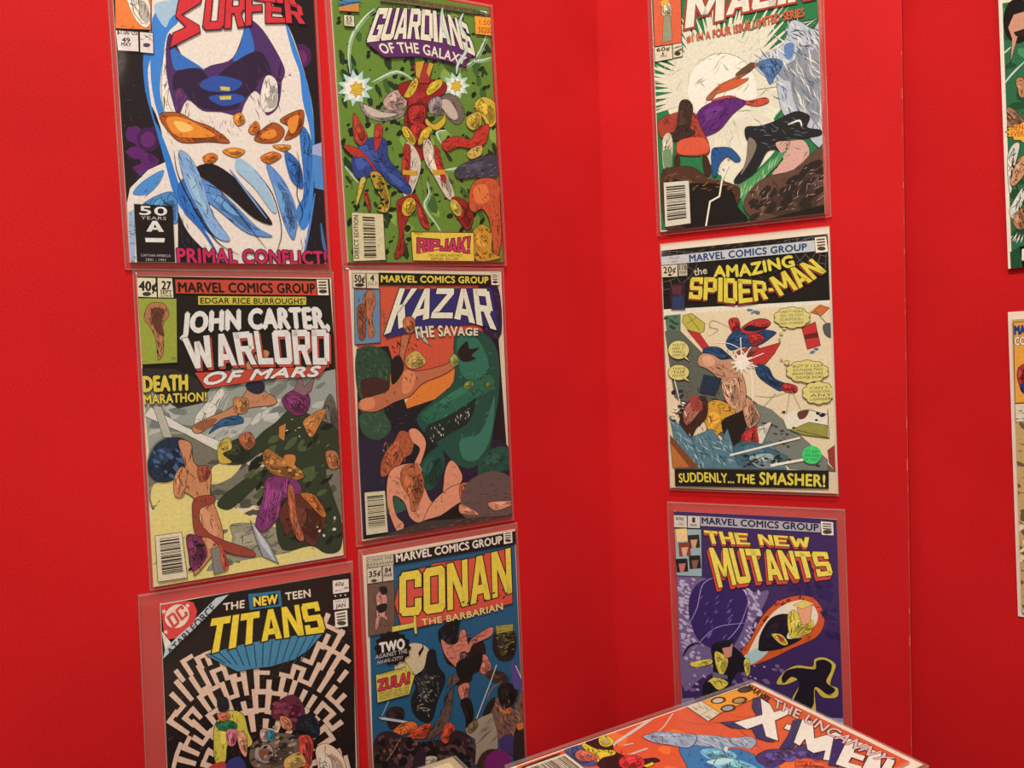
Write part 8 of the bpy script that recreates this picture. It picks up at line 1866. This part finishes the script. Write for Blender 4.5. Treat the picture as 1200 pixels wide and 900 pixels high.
('p','8a6444',[3.2,118.5,7.8,118.3,14,126.9,17.1,133.3,3.3,135.7],1,0.4,'1a1210'),
('h','4a3020',14,0.8,8,50,12,[3.2,118.5,16.8,121.9,16.3,135.9,3.4,132.9],3),
('p','cfc0a4',[0,0,3.2,0,3.2,260,0,260],0,0,'15110f'),
('part','cover_blurb',None),
('p','c89c34',[47.8,148.7,44.3,149.6,46,152,41.3,151.9,41,154,35.8,153,33.6,154.5,28.7,152.6,24.7,153.3,20.8,150.9,15.7,150.6,13.6,148,8.1,146.7,8,144.4,2.9,142.3,5,140.7,1.2,138.1,5.1,137.3,3.2,134.7,8.3,135,8.5,132.7,14,133.9,16.3,132.4,21.4,134.4,25.4,133.8,29.2,136.3,34.2,136.6,36.3,139.2,41.5,140.5,41.6,142.7,46.2,144.7,44.4,146.3],0,0.5,'1a1210'),
('t','MENACE AT','b04c24',[6.6,133.7,34.1,135.9],[6.5,138.2,33.9,141.4],0.03,None),
('t','EVERY TURN','b04c24',[6.5,139.3,33.9,142.8],[6.3,143.6,33.7,147.6],0.03,None),
('part','cover_artwork',None),
('p','b8b8a0',[2.7,161.9,7.5,150.7,13.1,151.9,7.9,172.7,5.1,191.7,2.9,188.9],1,0.4,'1a1210'),
('p','b8b8a0',[3.4,206.1,15.2,188.7,14.8,200.7,6.5,216.4,4.2,216.1],1,0.4,'1a1210'),
('p','b08458',[4.3,181.8,10.4,165.9,17.1,162.5,16.7,176.9,7.4,187.3],1,0.5,'1a1210'),
('p','a07048',[5.4,216.2,13.4,207.8,15.1,225,8.4,225.3],1,0.4,'1a1210'),
('h','2a1c14',16,0.9,9,70,30,[4,157.3,16.1,159.8,13.9,227.3,3.9,225.8],4),
('p','15110f',[10.1,241.4,32,239.5,31.2,263.3,11.7,261.6],0,0,'1a1210'),
('p','1f4428',[2.1,245.2,10.1,241.4,10.6,261,2.3,260],0,0,'1a1210'),
('t','IT','cfc8b0',[12.3,244.1,18.9,243.7],[11.9,253.8,18.6,253.6],0.05,None),
('h','c8c0a8',5,1,9,-60,12,[2.6,230.5,12.6,234.4,12.4,239.2,3.6,235.6],5),
 ],
 'edge_brown': [
('part','cover_artwork',None),
('p','a88c54',[0,0,172.3,0,172.3,263.2,0,263.2],0,0,'15110f'),
('o','5c4c34',120,2,6,2,40,[-2.3,89.7,97.2,88,93.1,258,-3.3,276.4],1),
('o','cbb88c',60,1.5,4,2,-40,[-2.3,89.7,97.2,88,93.1,258,-3.3,276.4],2),
('h','2a2018',120,0.6,8,40,70,[-2.3,89.7,97.2,88,93.1,258,-3.3,276.4],3),
('part','corner_box',None),
('p','c88c34',[1,2.6,24.8,2.4,22.7,74.2,0.1,75.2],0,0.6,'1a1210'),
('t','MA','1f3468',[1.9,5.7,10.2,5.5],[1.9,13.8,10.3,13.6],0.06,None),
('t','COMICS','cfc8b0',[1.6,15.9,24.4,15.7],[1.7,23,24.2,22.4],0.04,('15110f',0.5)),
('p','1f3468',[3.8,43.5,9.9,47.1,9.3,65.7,4.8,62.3],1,0.4,'1a1210'),
('p','98302c',[2.8,46.9,8.5,40.3,9.7,52.2,4.3,58.9],1,0.4,'1a1210'),
('p','c0b494',[0,75.9,22.7,74.5,22.8,90.9,0.2,92.4],0,0.5,'1a1210'),
('h','4a4034',8,0.7,8,0,8,[1.2,77.6,21.1,76.5,20.7,89.3,0.8,90.3],4),
 ],
}

GW = 'comics on the left part of the board'; GR = 'comics on the right wing of the board'; GB = 'comics on the second board'
INFO = {
 'pale_form': dict(side='L', w=0.1707, h=0.26, cx=-0.41504, cz=0.21116, a=0.01252, ref='dccfb6', label='comic with a pale rounded shape and orange streaks, topmost in the leftmost column', group=GW, bag=(0.004, 0.0035, 0.004, 0.006), backing=None),
 'green_speckle': dict(side='L', w=0.17217, h=0.26039, cx=-0.22493, cz=0.21696, a=0.02685, ref='d8ceac', label='green speckled comic with an orange price sticker, second in the top row', group=GW, bag=(0.0055, 0.005, 0.004, 0.004), backing=None),
 'green_mass': dict(side='L', w=0.16899, h=0.26104, cx=-0.4093, cz=-0.0612, a=0.00363, ref='cfcabc', label='comic with yellow DEATH MARATHON blurb and dark green shapes, below the pale blue one', group=GW, bag=(0.003, 0.003, 0.006, 0.003), backing=None),
 'green_curve': dict(side='L', w=0.16839, h=0.25821, cx=-0.22129, cz=-0.05106, a=0.00949, ref='cfc8a8', label='comic with a big green curved mass on orange, right of the DEATH MARATHON comic', group=GW, bag=(0.006, 0.004, 0.004, 0.005), backing=None),
 'maze': dict(side='L', w=0.17074, h=0.26, cx=-0.40449, cz=-0.3379, a=-0.00764, ref='c0a890', label='black comic with a pale maze pattern and yellow title, bottom left in a wide sleeve', group=GW, bag=(0.017, 0.003, 0.01, 0.004), backing=None),
 'blue_crowd': dict(side='L', w=0.17302, h=0.26, cx=-0.21703, cz=-0.32426, a=0.00965, ref='c0b49c', label='blue comic with yellow blurb box and dark crowded base, lowest beside the maze cover', group=GW, bag=(0.004, 0.004, 0.006, 0.004), backing=None),
 'burst': dict(side='R', w=0.17146, h=0.26, cx=0.15063, cz=0.25114, a=0.01543, ref='d8d0b0', label='comic with a white burst on green and violet drape, topmost on the right wing', group=GR, bag=(0.0045, 0.0055, 0.004, 0.004), backing=None),
 'web_masthead': dict(side='R', w=0.17337, h=0.26016, cx=0.15581, cz=-0.0294, a=0.01505, ref='cfc4a0', label='comic with black webbed masthead and round green sticker, middle of the right wing', group=GR, bag=(0.002, 0.002, 0.008, 0.003), backing=(0.0015, 0.0015, 0.007, 0.001)),
 'violet': dict(side='R', w=0.17031, h=0.26, cx=0.16103, cz=-0.3156, a=0.01527, ref='b4a890', label='violet comic with a flame-edged shape, lowest on the right wing', group=GR, bag=(0.008, 0.008, 0.01, 0.004), backing=None),
 'edge_green': dict(side='B', w=0.1703, h=0.26, cx=0.1781, cz=0.18733, a=0.02521, ref='ccc2a8', label='green comic cut by the right edge of the frame, upper one on the second board', group=GB, bag=None, backing=None),
 'edge_brown': dict(side='B', w=0.17342, h=0.26498, cx=0.18869, cz=-0.12098, a=0.02256, ref='ccc2a8', label='brown comic on a white card, lower one on the second board', group=GB, bag=None, backing=(0.004, 0.004, 0.007, 0.005)),
 'flat_orange': dict(side='T', w=0.168, h=0.258, ref='d8d0b8', label='orange-red comic lying flat in front, corner pointing at the violet one', group='comics lying on the riser', bag=(0.009, 0.01, 0.0088, 0.006), backing=(0.005, 0.005, 0.0085, 0.005)),
}
for n in INFO:
    s = INFO[n]; s['n'] = n; s['ops'] = ART[n]
    if s['side'] != 'T': s['mw'] = wall_matrix(s['side'], s['cx'], s['cz'], s['a'], s['h'])
    else:
        s['mw'] = Matrix([[0.498735, 0.866713, -0.00848, 0.216984], [-0.86553, 0.497487, -0.057999, 0.816115], [-0.04605, 0.036266, 0.998281, 0.921045], [0.0, 0.0, 0.0, 1.0]]) @ Matrix.Translation((s['w']/2, -s['h'], 0))
    comic(s)

# a further bagged comic lying in front, only its far corner in view
XM = Matrix([[0.498735, 0.866713, -0.00848, 0.216984], [-0.86553, 0.497487, -0.057999, 0.816115], [-0.04605, 0.036266, 0.998281, 0.921045], [0.0, 0.0, 0.0, 1.0]])
p0 = Vector((-0.05915, 0.70693, 0.91236))
ot = XM.copy(); ot.translation = p0
comic(dict(n='plain', w=0.168, h=0.258, ref='e6d8bc', label='cream-covered bagged comic lying flat, only its corner peeking in at the bottom', group='comics lying on the riser',
    bag=(0.002, 0.006, 0.004, 0.004), mw=ot @ Matrix.Translation((0.084, -0.258, 0)),
    ops=[('part', 'cover_artwork', None), ('p', 'a89670', [0, 0, 168, 0, 168, 258, 0, 258], 0, 0, '000000'), ('p', 'c4b488', [6, 6, 162, 6, 162, 252, 6, 252], 0, 0, '000000'), ('o', '8a7850', 60, 3, 8, 1.6, 20, [6, 6, 162, 6, 162, 252, 6, 252], 4)]))

# riser carrying the flat comics: a sloping card stand on the table
n_ = XM.to_3x3() @ Vector((0, 0, 1)); pl = XM.translation
def zpl(x, y): return pl.z-(n_.x*(x-pl.x)+n_.y*(y-pl.y))/n_.z-GAP/n_.z-0.0002
fp = [(-0.27, 0.44), (0.29, 0.44), (0.29, 0.655), (-0.27, 0.675)]
vs = [(x, y, 0.7502) for x, y in fp]+[(x, y, zpl(x, y)) for x, y in fp]
fs = [(3, 2, 1, 0), (4, 5, 6, 7), (0, 1, 5, 4), (1, 2, 6, 5), (2, 3, 7, 6), (3, 0, 4, 7)]
o = mesh_obj('display_riser', vs, fs, M_KRAFT); o['label'] = 'low kraft card riser under the comics lying flat'; o['category'] = 'riser'
